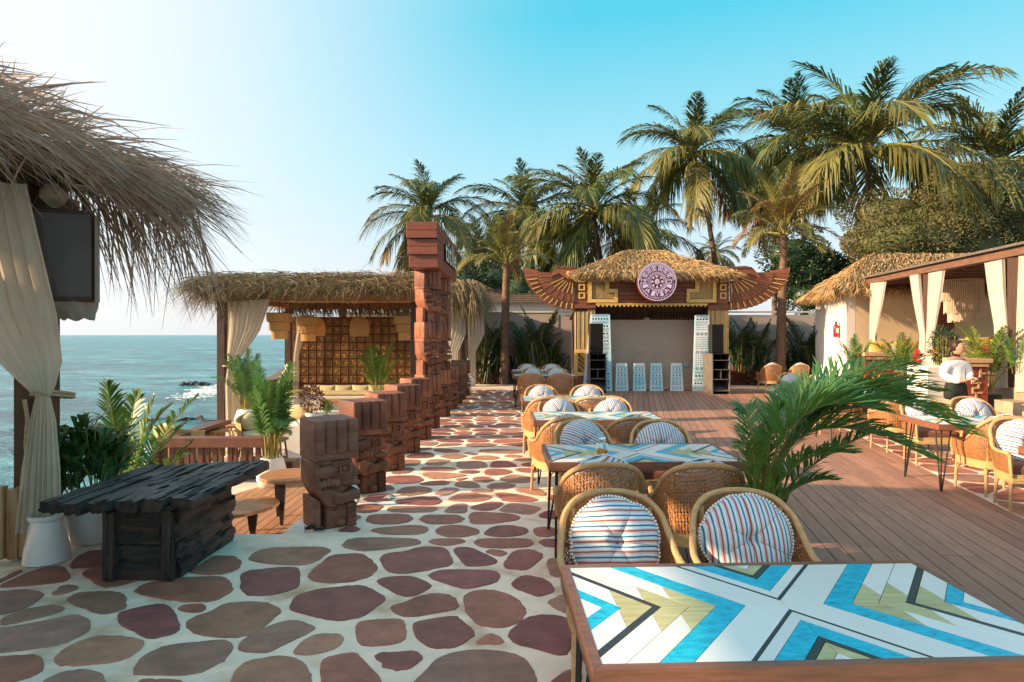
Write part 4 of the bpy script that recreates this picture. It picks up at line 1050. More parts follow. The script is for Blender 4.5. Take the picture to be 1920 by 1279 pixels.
# added slat screen outside the frame, blocks low sun from the foreground
b = MB()
for k in range(26): b.box((-7.06, -.6+k*.215, -.42),(-7.03, -.6+k*.215+.207, 3.45))
part('added_shade_screen', b, M['bamboo'], o, kind='stuff')
# its big tied curtain
o = empty('tied_curtain', (-4.0,5.0,.5), 0, "big sheer cream curtain tied to the dark post at the left edge", 'curtain', None)
Yc = 4.93
rows = [(at(-130,335,4.35), at(50,345,4.35), 1), (at(-120,480,4.35), at(82,480,4.35), 1), (at(-90,580,4.4), at(108,590,4.4), .9), (at(-20,660,4.6), at(117,678,4.6), .8), (at(35,715,4.8), at(104,722,4.8), .5), (at(66,744,Yc), at(95,745,Yc), .25), (at(57,790,Yc), at(104,790,Yc), .6), (at(42,880,Yc), at(112,880,Yc), .8), (at(30,1000,Yc), at(116,1000,Yc), .9)]
b = MB(); curtain_geo(b, rows, 7, .045, (0,-1,0), 90, .4, 7); part('cloth', b, M['cloth'], o, smooth=True, off=(4.0,-5.0,-.5), angle=180)
b = MB()
for dz in (0, .025):
    c0 = at(80,745,4.95); b.tube([(c0.x+.125*math.cos(a), 5.08+.17*math.sin(a)-.02, c0.z-.03*math.sin(a)+dz) for a in [2*math.pi*k/20 for k in range(21)]], .011, 6)
b.tube([(-3.80,4.95,1.25),(-3.775,4.95,1.1),(-3.79,4.95,.9),(-3.77,4.95,.7)], .016, 6)
part('tie_rope', b, M['rope'], o, smooth=True, off=(4.0,-5.0,-.5))
# loudspeaker in its plastic bag, lamp above
o = empty('covered_speaker', tuple(at(115,560,4.75)), 0, "dark loudspeaker in a plastic cover hung on the left post", 'speaker'); q0 = o.location
Ms = Matrix.Translation(at(118,480,4.72)) @ Matrix.Rotation(R(31), 4, 'Z') @ Matrix.Rotation(R(4), 4, 'X')
b = MB(); b.cbox((0,0,0), (.40,.34,.66), 0, Ms); part('cabinet', b, M['postwood'], o, bevel=.015, off=tuple(-q0))
b = MB(); b.cbox((0,-.185,0), (.36,.02,.60), 0, Ms); part('front_grille', b, M['bagged'], o, bevel=.006, off=tuple(-q0))
b = MB(); P = []
for i in range(15):
    t = i/14; row = []
    for j in range(72):
        a = 2*math.pi*j/72; fl = 1+.14*math.sin(a*5+i*.35)*t+.05*math.sin(a*9); rr = (.235-.13*t)*fl
        row.append(Ms @ V((rr*.9*math.cos(a)+.10*t, rr*.7*math.sin(a), -.325-.14*t+.012*math.sin(a*5+i*.5))))
    P.append(row)
b.grid(P, loop=True); part('plastic_skirt', b, M['plastic'], o, smooth=True, off=tuple(-q0))
b = MB(); b.box((.203,-.18,-.34),(.222,.18,.30), 0, Ms); part('plastic_cover', b, M['plastic'], o, off=tuple(-q0))
c0 = at(100,366,4.8)
o = empty('spot_lamp', tuple(c0), 0, "small pale spot lamp under the thatch above the speaker", 'lamp')
b = MB(); b.lathe([(.03,.08),(.075,.05),(.08,-.05),(.06,-.07)], 16, M=Matrix.Rotation(R(70),4,'X')); b.build('housing', M['concrete'], o, smooth=True)
b = MB(); b.lathe([(.048,-.075),(.045,-.085),(.001,-.086)], 14, M=Matrix.Rotation(R(70),4,'X')); b.build('lens', M['black'], o, smooth=True)
b = MB(); b.box((-.02,-.02,.05),(.02,.02,.22)); b.build('bracket', M['black'], o)

# driftwood palisade at the far left
for k, (x0, x1, y0, y1) in enumerate(((-14,8,912,1048),(15,36,917,1047),(34,62,912,1042))):
    Yd_ = 4.92+.03*k; b = MB(); A = at(x0,y1,Yd_); B_ = at(x1,y0,Yd_)
    n_ = 10; P = []
    for i in range(n_+1):
        t = i/n_; z = A.z+(B_.z-A.z)*t; wv = .014*noise.noise(V((k*3.1, t*4, 0))); ww = (B_.x-A.x)*(1+.18*noise.noise(V((k, t*5, 4)))); cx = (A.x+B_.x)/2+wv
        P.append([(cx-ww/2, Yd_-.02, z),(cx, Yd_-.045, z),(cx+ww/2, Yd_-.02, z),(cx+ww/2, Yd_+.035, z),(cx-ww/2, Yd_+.035, z)])
    b.grid(P, loop=True); b.f.append(tuple(n_*5+i for i in range(5))); b.m.append(0)
    tag(b.build('driftwood_stake', M['driftwood'], smooth=True), ("driftwood stake cut by the left picture edge","middle driftwood stake at the left edge","wide driftwood stake next to the white jar")[k], 'fence stake', 'driftwood stakes at the terrace corner')
b = MB(); A = at(-60,965,5.05); b.cbox((A.x+.12,5.02,A.z),(.55,.05,.07)); tag(b.build('fence_rail', M['postwood'], bevel=.006), "dark rail behind the driftwood stakes", 'rail')

# ------------------------------------------------------------------ charred sleeper table
o = empty('sleeper_table', (-2.75,4.95,0), 0, "charred rustic table of thick dark railway sleepers on the stone terrace", 'table')
def timber(L, W, Hh, seed, groove=.015, nx=34):
    """weathered beam along y with splits and worn edges"""
    b = MB(); ring = []
    sec = []
    for i in range(9): sec.append((-W/2+W*i/8, Hh/2))
    for i in range(1, 5): sec.append((W/2, Hh/2-Hh*i/4))
    for i in range(1, 9): sec.append((W/2-W*i/8, -Hh/2))
    for i in range(1, 4): sec.append((-W/2, -Hh/2+Hh*i/4))
    rows = []
    for k in range(nx+1):
        y = -L/2+L*k/nx; row = []
        for (x, z) in sec:
            g = noise.noise(V((x*38+seed*5, y*2.2, z*38))); g2 = noise.noise(V((x*9+seed, y*5, z*9+3))); g3 = abs(noise.noise(V((x*22+seed*2, y*1.1, z*22+7))))
            e = math.hypot(x/(W/2), z/(Hh/2)); rr = groove*(g+.8*g2)-(groove*1.6 if g3 < .06 else 0)-(.012 if e > 1.25 else 0)
            f = 1+rr/max(.02, math.hypot(x, z)); end = .012*noise.noise(V((x*25, seed, z*25)))*(1 if k in (0, nx) else 0)
            row.append((x*f, y+end*(3 if k else -3), z*f))
        rows.append(row)
    b.grid(rows, loop=True); m_ = len(sec); b.f.append(tuple(range(m_-1,-1,-1))); b.m.append(0); b.f.append(tuple(nx*m_+i for i in range(m_))); b.m.append(0)
    return b
xs = [-3.19,-3.02,-2.855,-2.685,-2.51,-2.335]; ws = [.175,.16,.165,.17,.17,.18]
for k in range(6):
    L = 1.34+rnd.uniform(-.06,.05); b = timber(L, ws[k]-.008, .085, k+1); ob = b.build('top_plank', M['burnt'], o, smooth=True, angle=35)
    ob.location = (xs[k]+2.75+.02*k*0, 5.13-4.95+(-.10+.02*k)+rnd.uniform(-.02,.02), .562+rnd.uniform(-.007,.009)); ob.rotation_euler = (0, R(rnd.uniform(-1.5,1.5)), R(-1.2))
for lv in range(4):
    z = .065+lv*.128
    for sx in (-1, 1):                      # long side beams
        b = timber(.90+rnd.uniform(-.05,.07), .13, .134, 11+lv*2+sx); ob = b.build('side_beam', M['burnt'], o, smooth=True, angle=35)
        ob.location = (.085+sx*.20, .05+rnd.uniform(-.01,.03), z); ob.rotation_euler.z = R(rnd.uniform(-1,1))
    for sy, yy in ((-1,-.345),(1,.43)):      # cross beams between them, proud of the ends
        b = timber(.40, .12, .134, 31+lv*2+sy, nx=12); ob = b.build('cross_beam', M['burnt'], o, smooth=True, angle=35)
        ob.location = (.06, yy, z+.002); ob.rotation_euler.z = R(90)
for sx in (-.125, .29):
    b = timber(.50, .09, .05, 55+int(sx*10), nx=14); ob = b.build('corner_post', M['burnt'], o, smooth=True, angle=35); ob.location = (sx+.0, -.415, .255); ob.rotation_euler = (R(90), 0, 0)

# pots and plants at the left corner
pot('white_jar', *gr(88,1052)[:2], 0, [(.13,0),(.158,.01),(.15,.10),(.115,.28),(.105,.32),(.125,.335),(.127,.36),(.105,.365),(.098,.34)], "white tapered jar with flared rim at the terrace corner", 'jar', soil=False)
bp = gr(152,1026); 
pot('planter_bowl', bp.x, bp.y+.18, 0, [(.15,0),(.17,.01),(.215,.18),(.24,.36),(.245,.40),(.22,.40),(.215,.36)], "big white bowl planter behind the sleeper table", 'pot')
rl = random.Random(12)
o = empty('croton_bush', (bp.x, bp.y+.18, .38), 0, "dark leafy croton bush in the big white planter", 'shrub')
b = MB()
for k in range(52):
    a = rl.uniform(0,6.28); e = .38*math.sqrt(rl.random()); h = .12+.50*math.sqrt(max(0,1-(e/.40)**2))*rl.uniform(.45,1.05); c = V((math.cos(a)*e-.13, math.sin(a)*e*.8, h)); b2 = c+V((0,0,.05))
    blade_clump(b, (c.x, c.y, c.z-.10), 13, .20, .055, rl, .03, 1.0)
for k in range(22):
    c = V((rl.gauss(-.33,.12), rl.gauss(-.02,.1), rl.uniform(-.1,.45))); blade_clump(b, tuple(c), 11, .17, .045, rl, .03, 1.1)
lf = b.build('foliage', M['shrub'], o); lf['kind'] = 'stuff'
b = MB()
for k in range(16):
    a = rl.uniform(0,6.28); b.tube([(0.04*math.cos(a),.04*math.sin(a),-.02),(math.cos(a)*.15,math.sin(a)*.12,.3),(math.cos(a)*.25,math.sin(a)*.2,.6)], .006, 5)
st = b.build('stems', M['stem'], o); st['kind'] = 'stuff'
# yellow-green palm beyond the terrace edge
def frond_on(o, P, n, ll, w, leaf, seed, droop=.35, start=.2, rad=.012, vee=.2, a0=30, a1=60):
    b = MB(); frond_geo(b, [V(p) for p in P], n, ll, w, droop, a0, a1, vee, seed, rad, start); return b.build('frond', [M['stem'], M[leaf]], o)
def bez(a, b_, c, n=12):
    a, b_, c = V(a), V(b_), V(c); return [a*(1-t)**2+b_*2*t*(1-t)+c*t*t for t in [i/n for i in range(n+1)]]
def frond_px(o, base, pts, Ys, n, ll, w, leaf, seed, **k):
    P = [at(x, y, Y)-V(o.location) for (x, y), Y in zip(pts, Ys)]
    frond_on(o, bez(*P), n, ll, w, leaf, seed, **k)
Yp = 6.5
o = empty('young_palm', tuple(at(235,985,Yp)), 0, "yellow-green young palm growing beyond the terrace by the sea", 'palm')
for k, (m_, e_, lf) in enumerate((((218,800),(200,718),'arecabright'),((232,790),(262,735),'arecabright'),((262,800),(320,760),'arecabright'),((268,830),(372,742),'areca'),((262,870),(352,790),'arecabright'),((285,880),(345,855),'areca'),((225,860),(215,770),'areca'),((250,850),(290,745),'arecabright'),((210,870),(180,800),'areca'),((275,905),(360,830),'arecabright'))):
    frond_px(o, None, ((236,985), m_, e_), (Yp, Yp+(-.25,.2,.1,-.1,.15)[k % 5], Yp+(-.4,.35,.2,-.2,.3)[k % 5]), 34, .34, .026, lf, 200+k, droop=.3, start=.3)

# ------------------------------------------------------------------ lower terrace furniture
LZ = -.41
def wood_table(name, poly, ztop, legs, label, th=.035):
    c = V((sum(p[0] for p in poly)/len(poly), sum(p[1] for p in poly)/len(poly), LZ)); o = empty(name, tuple(c), 0, label, 'coffee table', 'teak slab tables on the lower deck')
    b = MB(); b.prism([(x-c.x, y-c.y) for x, y in poly], ztop-LZ-th, ztop-LZ, inset=.006); b.build('table_top', M['teak'], o)
    for lx, ly in legs:
        b = MB(); s_ = 1
        b.add([(lx-c.x-.05, ly-c.y-.018, ztop-LZ-th),(lx-c.x+.05, ly-c.y-.018, ztop-LZ-th),(lx-c.x+.014, ly-c.y-.012, 0.02),(lx-c.x-.014, ly-c.y-.012, 0.02),
               (lx-c.x-.05, ly-c.y+.018, ztop-LZ-th),(lx-c.x+.05, ly-c.y+.018, ztop-LZ-th),(lx-c.x+.014, ly-c.y+.012, 0.02),(lx-c.x-.014, ly-c.y+.012, 0.02)],
              [(0,1,2,3),(5,4,7,6),(1,5,6,2),(4,0,3,7),(0,4,5,1),(3,2,6,7)]); b.build('leg', M['iron'], o)
    return o
def ell(cx, cy, rx, ry, n=24, wob=0, ph=0): return [(cx+rx*math.cos(a)*(1+wob*math.sin(2*a+ph)+wob*.6*math.sin(3*a)), cy+ry*math.sin(a)*(1+wob*math.sin(2*a+ph))) for a in [2*math.pi*k/n for k in range(n)]]
c = at(545,889,7.4); wood_table('coffee_table', ell(c.x+.02,7.4,.36,.36), c.z, [(c.x-.03,7.2),(c.x+.25,7.45),(c.x-.2,7.55)], "round teak slab table on black legs beside the first totem")
c = at(448,948,6.75); wood_table('coffee_table', ell(c.x,6.75,.34,.42,28,.10,.6), c.z, [(c.x+.2,6.62),(c.x-.05,6.48),(c.x+.02,7.0)], "kidney shaped teak slab table on the lower deck behind the sleeper table")
c = at(412,985,6.1); wood_table('coffee_table', ell(c.x,6.1,.14,.14), c.z-.02, [(c.x,6.1),(c.x+.08,6.14),(c.x-.08,6.14)], "small low teak stool table peeping past the sleeper table", .03)
# balustrade
o = empty('balustrade', (-4.4,9.4,LZ), 0, "dark wooden balustrade around the lower seating corner", 'railing')
def bpart(name, lo, hi, m='railwood', bevel=.006):
    b = MB(); b.box((lo[0]+4.4, lo[1]-9.4, lo[2]-LZ), (hi[0]+4.4, hi[1]-9.4, hi[2]-LZ)); return b.build(name, M[m], o, bevel=bevel)
bpart('top_rail', (-5.26,9.30,.11), (-3.56,9.50,.25)); bpart('top_rail', (-5.28,9.50,.17), (-5.06,11.4,.235))
bpart('bottom_rail', (-5.2,9.36,LZ+.08), (-3.6,9.44,LZ+.16))
for k in range(15):
    x = -5.18+k*.105+(.0 if k % 3 else .012); bpart('baluster', (x,9.37,LZ+.17), (x+(.07 if k % 2 else .045),9.43,.105), bevel=.004)
for k in range(15):
    y = 9.6+k*.12; bpart('baluster', (-5.2,y,LZ+.02), (-5.14,y+.06,.165), bevel=.004)
bpart('newel_post', (-5.28,9.32,LZ), (-5.20,9.48,.108)); bpart('newel_post', (-3.66,9.32,LZ), (-3.58,9.48,.108))
# white planter wall & step by the pot
b = MB(); b.box((-3.95,10.9,LZ),(-2.25,11.6,.22)); tag(b.build('white_seat_wall', M['plaster'], bevel=.02), "white plastered seat wall behind the front pot palm", 'wall')
b = MB(); b.box((-4.1,9.62,LZ),(-3.35,9.95,-.16)); tag(b.build('timber_step', M['postwood'], bevel=.01), "dark timber step beside the balustrade", 'step')
potp = [(.12,0),(.17,.02),(.205,.12),(.20,.24),(.165,.38),(.145,.42),(.13,.41)]
pot('belly_pot', -3.47, 9.1, LZ, potp, "white belly pot on the lower deck by the balustrade", 'pot', group='white pots on the lower terrace')
areca('potted_palm', -3.47, 9.1, LZ+.38, 1.36, 26, "tall feathery palm in the white belly pot by the balustrade", 41, 'areca', .09, 'palm', wide=.26)
pot('belly_pot', -5.66, 13.5, -.25, [(.22,0),(.27,.03),(.25,.25),(.20,.42),(.17,.43)], "white pot by the tied gazebo curtain", 'pot', group='white pots on the lower terrace')
areca('potted_palm', -5.66, 13.5, .15, 1.25, 20, "dark feathery palm in the pot by the gazebo curtain", 42, 'areca', .10, 'palm', wide=.62)
# wicker armchairs and round tables
def tub_chair(x, y, rz, label, z=LZ):
    o = empty('wicker_tub_chair', (x, y, z), rz, label, 'armchair', 'wicker tub chairs on the lower terrace')
    b = MB(); P = []
    for i in range(25):
        a = R(-30+240*i/24); h = .42+.26*max(0, math.sin(a-R(0)+math.pi*0))**1.2*0 + .22*(.5-.5*math.cos(2*math.pi*i/24))
        P.append([(.36*k*math.cos(a), .36*k*math.sin(a)*1.0, zz) for k, zz in ((.80,.16),(.95,.40),(1.05,.40+h*.55),(.99,.40+h*.56),(.88,.40))])
    b.grid(P); b.build('woven_tub', M['wicker'], o, smooth=True)
    b = MB(); b.lathe([(.30,.30),(.32,.36),(.31,.44),(.05,.47)], 20); b.build('seat_cushion', M['olivecush'], o, smooth=True)
    b = MB(); b.ball((0,.22,.60),(.24,.08,.19),14,10); b.build('back_cushion', M['olivecush'], o, smooth=True)
    for sx in (-1,1):
        for sy in (-1,1): b = MB(); b.tube([(sx*.22,sy*.22,.3),(sx*.27,sy*.27,0)], .02, 7); b.build('leg', M['railwood'], o, smooth=True)
    return o
tub_chair(-4.55,11.3,R(35),"wicker tub chair with olive cushions behind the balustrade")
tub_chair(-5.35,10.2,R(160),"low wicker chair back at the corner of the balustrade")
tub_chair(-4.35,12.4,R(-10),"wicker tub chair with olive cushions nearer the white pot")
def twist_table(x, y, ztop, r, label):
    o = empty('bistro_table', (x, y, LZ), 0, label, 'side table', 'round tables with twisted golden bases')
    b = MB(); b.lathe([(r*.97,ztop-LZ-.03),(r,ztop-LZ-.015),(r,ztop-LZ-.004),(r*.98,ztop-LZ)], 28); b.build('table_top', M['teak'], o, smooth=True)
    b = MB()
    for k in range(7):
        a0 = k*.9; b.tube([((.03+.10*abs(t-.55)**1.4*2)*math.cos(a0+t*2.4), (.03+.10*abs(t-.55)**1.4*2)*math.sin(a0+t*2.4), t*(ztop-LZ-.03)) for t in [i/10 for i in range(11)]], .011, 6)
    b.build('twisted_base', M['gold'], o, smooth=True); return o
c = at(405,806,10.8); twist_table(c.x, 10.8, c.z, .215, "round teak table on a golden twisted base, the nearer one")
c = at(435,797,11.6); twist_table(c.x, 11.6, c.z, .22, "round teak table on a golden twisted base, the farther one by the post")
for k, (x, y, lab) in enumerate(((-4.15,10.1,"dark bar stool frame behind the balustrade, left"),(-3.80,10.15,"dark bar stool frame behind the balustrade, right"))):
    o = empty('bar_stool', (x, y, LZ), 0, lab, 'stool', 'dark stools behind the balustrade')
    for sx in (-1,1):
        for sy in (-1,1): b = MB(); b.tube([(sx*.10,sy*.10,.48),(sx*.15,sy*.15,0)], .017, 6); b.build('leg', M['railwood'], o)
    b = MB(); b.cbox((0,0,.5),(.30,.30,.04)); b.build('seat', M['railwood'], o, bevel=.006)
    b = MB(); b.cbox((0,.13,.2),(.26,.02,.03)); b.cbox((0,-.13,.2),(.26,.02,.03)); b.build('footrest', M['railwood'], o)

# ------------------------------------------------------------------ seaward gazebo with glyph wall
GZ = -.27
o = empty('sea_gazebo', (-4.3,16.2,GZ), 0, "open seaside gazebo roofed with dry palm leaves, with carved tile wall", 'gazebo'); go = (4.3,-16.2,-GZ)
b = MB(); b.box((-6.9,13.9,-5.5),(-2.1,19.2,GZ)); part('platform', b, M['concrete'], o, off=go)
for x, y in ((-6.60,14.4),(-6.60,18.6),(-2.35,18.6),(-2.3,14.6)):
    b = MB(); b.box((x-.09,y-.09,GZ),(x+.09,y+.09,2.66)); part('post', b, M['postwood'], o, off=go, bevel=.01)
for lo, hi in (((-6.75,14.30,2.50),(-2.15,14.5,2.66)),((-6.75,18.5,2.50),(-2.15,18.7,2.66)),((-6.70,14.5,2.52),(-6.50,18.5,2.66)),((-2.4,14.5,2.52),(-2.2,18.5,2.66))):
    b = MB(); b.box(lo, hi); part('eave_beam', b, M['ceil'], o, off=go, bevel=.006)
for k in range(11):
    b = MB(); x = -6.4+k*.40; b.box((x,14.52,2.665),(x+.385,18.48,2.70)); part('ceiling_board', b, M['ceil'], o, off=go)
b = MB(); P = []
for i in range(13):
    x = -6.85+4.8*i/12; P.append([(x, y, 2.74+.27*math.sin(math.pi*j/8)**.6*(.55+.45*min(1, 5*min(i/12, 1-i/12)))+.04*noise.noise(V((x,y,0)))) for j, y in enumerate([13.75+5.3*k/8 for k in range(9)])])
b.grid(P); part('roof_core', b, M['thatchcore'], o, off=go)
r6 = random.Random(6)
def g_front(r):
    x = r.uniform(-6.95,-2.0); y = r.uniform(13.6,14.6); return V((x, y, 2.77+.30*min(1,(y-13.6)/.9)+r.uniform(-.08,.12))), V((r.gauss(-.2,1.0), -1, r.uniform(-.40,.28))), r.uniform(.3,.68), r.uniform(.1,.55), r.uniform(.007,.015)
b = MB(); strands(b, 5200, g_front, r6)
def g_left(r):
    y = r.uniform(13.6,18.6); return V((r.uniform(-6.95,-6.4), y, 2.76+r.uniform(-.03,.25))), V((-1, r.gauss(-.3,.4), r.uniform(-.5,.25))), r.uniform(.35,.75), r.uniform(.3,1.0), r.uniform(.008,.016)
strands(b, 1700, g_left, r6)
def g_top(r):
    return V((r.uniform(-6.8,-2.1), r.uniform(14.2,18.5), 2.98+r.uniform(-.05,.08))), V((r.gauss(.9,.5), r.gauss(-.2,.5), r.uniform(-.05,.35))), r.uniform(.3,.7), .25, r.uniform(.008,.016)
strands(b, 2400, g_top, r6)
def g_back(r):
    return V((r.uniform(-6.9,-2.1), r.uniform(18.4,18.9), 2.78+r.uniform(-.1,.1))), V((r.gauss(.25,.4), .35, -1)), r.uniform(.3,.72), .2, r.uniform(.012,.026)
strands(b, 1300, g_back, r6)
def g_hang(r):
    x = r.uniform(-6.9,-2.1); return V((x, r.uniform(13.5,14.3), 2.76+r.uniform(-.05,.08))), V((r.gauss(.2,.35), r.uniform(-.5,.1), -1)), r.uniform(.10,.30)*(2.2 if x < -6 else 1), .15, r.uniform(.008,.016)
strands(b, 1100, g_hang, r6)
part('thatch', b, M['thatchgreen'], o, off=go, kind='stuff')
b = MB(); b.box((-6.35,18.2,GZ),(-2.2,18.32,2.26)); part('wall_panel', b, M['glyphbed'], o, off=go)
GV = []
for s_ in range(8):
    r = random.Random(s_+50); b = MB(); b.box((-.098,-.02,-.098),(.098,.0,.098))
    for k in range(4): 
        ax = r.choice((0,1)); 
        x, z = r.uniform(-.05,.05), r.uniform(-.05,.05); l_ = r.uniform(.03,.06)
        if k < 2: b.cbox((x,-.026,z), (l_ if ax else .014, .016, .014 if ax else l_), 1)
        else:
            b.tube([(x+.032*math.cos(a),-.026,z+.032*math.sin(a)) for a in [R(40*q+90*k) for q in range(7)]], .010, 5, 1)
    b.box((-.092,-.034,.076),(.092,-.021,.092)); b.box((-.092,-.034,-.092),(.092,-.021,-.076)); b.box((-.092,-.034,-.075),(-.076,-.021,.075)); b.box((.076,-.034,-.075),(.092,-.021,.075))
    GV.append(b.mesh('glyph_tile', [M['glyph'], M['glyphlight']]))
for i in range(18):
    for j in range(8): inst('glyph_tile', GV[(i*5+j*3+i*j) % 8], o, (-6.22+.228*i+4.3, 18.2-16.2, .49+.232*j-GZ), (0, R(90*((i+j) % 4)), 0))
# curtains of the gazebo
o = empty('gazebo_curtain', (-6.5,14.35,GZ), 0, "cream curtain tied to the front left gazebo post", 'curtain', 'curtains of the seaside gazebos')
Yg = 14.22
rows = [(at(428,566,Yg), at(508,560,Yg), 1), (at(428,620,Yg), at(488,620,Yg), 1), (at(426,665,Yg), at(457,665,Yg), .6), (at(427,684,Yg), at(440,684,Yg), .3), (at(422,720,Yg), at(450,720,Yg), .7), (at(424,792,Yg), at(450,790,Yg), .8)]
b = MB(); curtain_geo(b, rows, 8, .05, (0,-1,0), 70, .2, 5); part('cloth', b, M['cloth'], o, smooth=True, off=(6.5,-14.35,-GZ), angle=180)
b = MB(); c = at(432,686,14.3); b.tube([(c.x+.15*math.cos(a), 14.3+.16*math.sin(a), c.z) for a in [2*math.pi*k/16 for k in range(17)]], .018, 6); part('tie_rope', b, M['rope'], o, off=(6.5,-14.35,-GZ))
o = empty('gazebo_curtain', (-6.3,17.9,GZ), 0, "narrow cream curtain at the rear gazebo post beside the tile wall", 'curtain', 'curtains of the seaside gazebos')
Yg = 18.0; rows = [(at(556,590,Yg), at(592,590,Yg), 1), (at(556,625,Yg), at(572,625,Yg), .7), (at(550,670,Yg), at(560,670,Yg), .3), (at(548,770,Yg), at(562,770,Yg), .5)]
b = MB(); curtain_geo(b, rows, 4, .05, (0,-1,0), 40, .2, 5); part('cloth', b, M['cloth'], o, smooth=True, off=(6.3,-17.9,-GZ), angle=180)
# hanging basket lamps
def tier_lamp(px, py, Y, label, w=.62):
    c = at(px, py, Y); o = empty('tiered_lamp', tuple(c), 0, label, 'hanging lamp', 'woven hanging lamps in the gazebo')
    for k in range(3):
        r_ = w*(.5-.09*k); z = .22-.20*k
        b = MB(); b.lathe([(r_,z-.19),(r_,z)], 24); b.f = b.f[:-2]; b.m = b.m[:-2]; b.build('shade_tier', M['lampweave'], o)
        b = MB(); b.lathe([(r_*.8,z+.001),(r_+.01,z+.001),(r_+.01,z+.018),(r_*.8,z+.018)], 24); b.build('hoop', M['railwood'], o)
    b = MB(); b.tube([(0,0,.22),(0,0,2.5-c.z)], .008, 5); b.build('cord', M['railwood'], o); return o
def dome_lamp(px, py, Y, label, r=.26):
    c = at(px, py, Y); o = empty('dome_lamp', tuple(c), 0, label, 'hanging lamp', 'woven hanging lamps in the gazebo')
    b = MB(); b.lathe([(r*.92,-.24),(r,-.06),(r*.93,.10),(r*.7,.22),(r*.3,.28),(.02,.285)], 26); b.f = b.f[:-2]; b.m = b.m[:-2]; b.build('shade', M['lampweave'], o, smooth=True)
    b = MB(); b.lathe([(r*.93,-.255),(r*.95,-.25),(r*.95,-.235),(r*.90,-.235)], 26); b.build('hoop', M['railwood'], o)
    b = MB(); b.tube([(0,0,.28),(0,0,2.5-c.z)], .008, 5); b.build('cord', M['railwood'], o); return o
tier_lamp(524,606,14.9,"tiered woven lamp beside the front gazebo curtain", .58)
tier_lamp(578,612,16.2,"tiered woven lamp in front of a dome lamp at the gazebo left", .56)
dome_lamp(592,614,17.2,"dome lamp half hidden behind the left tiered lamp")
dome_lamp(674,614,16.6,"dome lamp hanging alone in front of the tile wall")
tier_lamp(762,610,15.8,"tiered woven lamp beside the near sign column", .62)
# sofa and cushions
o = empty('corner_sofa', (-4.3,17.5,GZ), 0, "white built-in sofa under the carved tile wall", 'sofa')
b = MB(); b.box((-6.3,17.0,GZ),(-2.2,18.15,.12)); part('base', b, M['plaster'], o, off=(4.3,-17.5,-GZ), bevel=.02)
b = MB(); b.box((-6.25,17.02,.125),(-2.25,17.9,.22)); part('seat_pad', b, M['olivecush'], o, off=(4.3,-17.5,-GZ), bevel=.03)
def pillow_mesh(w, h, t, m):
    b = MB(); P = []
    n_ = 12
    for sd_ in (1,-1):
        P = []
        for i in range(n_+1):
            row = []
            for j in range(n_+1):
                u = -1+2*i/n_; v = -1+2*j/n_; e = (1-u*u)*(1-v*v); k = 1-.06*(1-abs(u))*abs(v)**3
                row.append((w/2*u*(1-.07*(1-v*v)), sd_*t/2*e**.45, h/2*v*(1-.07*(1-u*u))))
            P.append(row)
        b.grid(P)
    return b.mesh('pillow', m, True, angle=180)
PO = pillow_mesh(.50,.46,.18,M['olivecush']); PY = pillow_mesh(.60,.48,.2,M['yellowcush']); PR = pillow_mesh(.34,.30,.16,M['redcush']); PL = pillow_mesh(.62,.16,.16,M['redcush'])
for k, px in enumerate((585,612,644,676,706,738,764)):
    ob = inst('pillow', PO, None, tuple(at(px,737,17.75)), (R(-14),0,R(rnd.uniform(-4,4)))); tag(ob, ("olive cushion at the left end of the gazebo sofa","olive cushion second on the gazebo sofa, behind the left red flower pillow","olive cushion behind the long red bolster","olive cushion behind the right red flower pillow","olive cushion partly behind the gazebo palm","olive cushion right of the gazebo palm","olive cushion at the sofa end near the sign column")[k], 'cushion', 'olive cushions on the gazebo sofa')
for px, lab in ((601,"red flower pillow on the left of the bolster"),(671,"red flower pillow on the right of the bolster")):
    tag(inst('flower_pillow', PR, None, tuple(at(px,744,17.3)), (R(-12),R(8),0)), lab, 'pillow', 'red pillows on the gazebo sofa')
tag(inst('bolster', PL, None, tuple(at(636,745,17.3)), (R(-12),0,0)), "long red fringed bolster on the gazebo sofa", 'pillow')
o = empty('bench_table', tuple(at(640,752,16.2)), 0, "bright orange-brown low table in front of the gazebo sofa", 'table')
b = MB(); b.cbox((0,0,0),(.95,.5,.06)); b.build('table_top', M['teak'], o, bevel=.008)
for sx in (-1,1): b = MB(); b.cbox((sx*.38,0,-.16),(.06,.4,.26)); b.build('leg', M['railwood'], o, bevel=.005)
b = MB(); b.box((-6.4,14.9,GZ),(-2.6,15.3,GZ+.22)); tag(b.build('white_sofa_front', M['plaster'], bevel=.03), "low white bench in front of the gazebo interior", 'bench')
for px, py, Y, mm, lab, lp in ((585,764,12.3,'redplant',"bushy red-brown plant in a white pot behind the front totem","white pot of the red-brown plant"),(612,768,12.6,'areca',"small green succulent beside the red-brown plant","small pot of the green succulent")):
    c = at(px, py, Y); o = empty('small_plant', tuple(c), 0, lab, 'plant'); b = MB(); rp_ = random.Random(int(px))
    big = mm == 'redplant'
    leafcloud(b, (0,0,.16 if big else .05), (.22,.2,.26) if big else (.1,.1,.1), 420 if big else 130, .07, .03, rp_); f_ = b.build('foliage', M[mm], o); f_['kind'] = 'stuff'
    b = MB(); b.tube([(0,0,-.2),(0,0,.1)], .012, 6); b.build('stem', M['stem'], o)
    pot('small_white_pot', c.x, c.y, c.z-.36, [(.10,0),(.14,.02),(.13,.24),(.12,.25)], lp, 'pot', group='small white pots by the gazebo')
b = MB(); b.box((-4.6,12.0,LZ),(-2.6,12.9,-.04)); tag(b.build('white_ledge', M['plaster'], bevel=.02), "white ledge carrying the small potted plants", 'ledge')
areca('potted_palm', *at(708,742,15.6), 1.35, 16, "slim bright palm inside the gazebo before the tile wall", 43, 'arecabright', .05, 'palm')
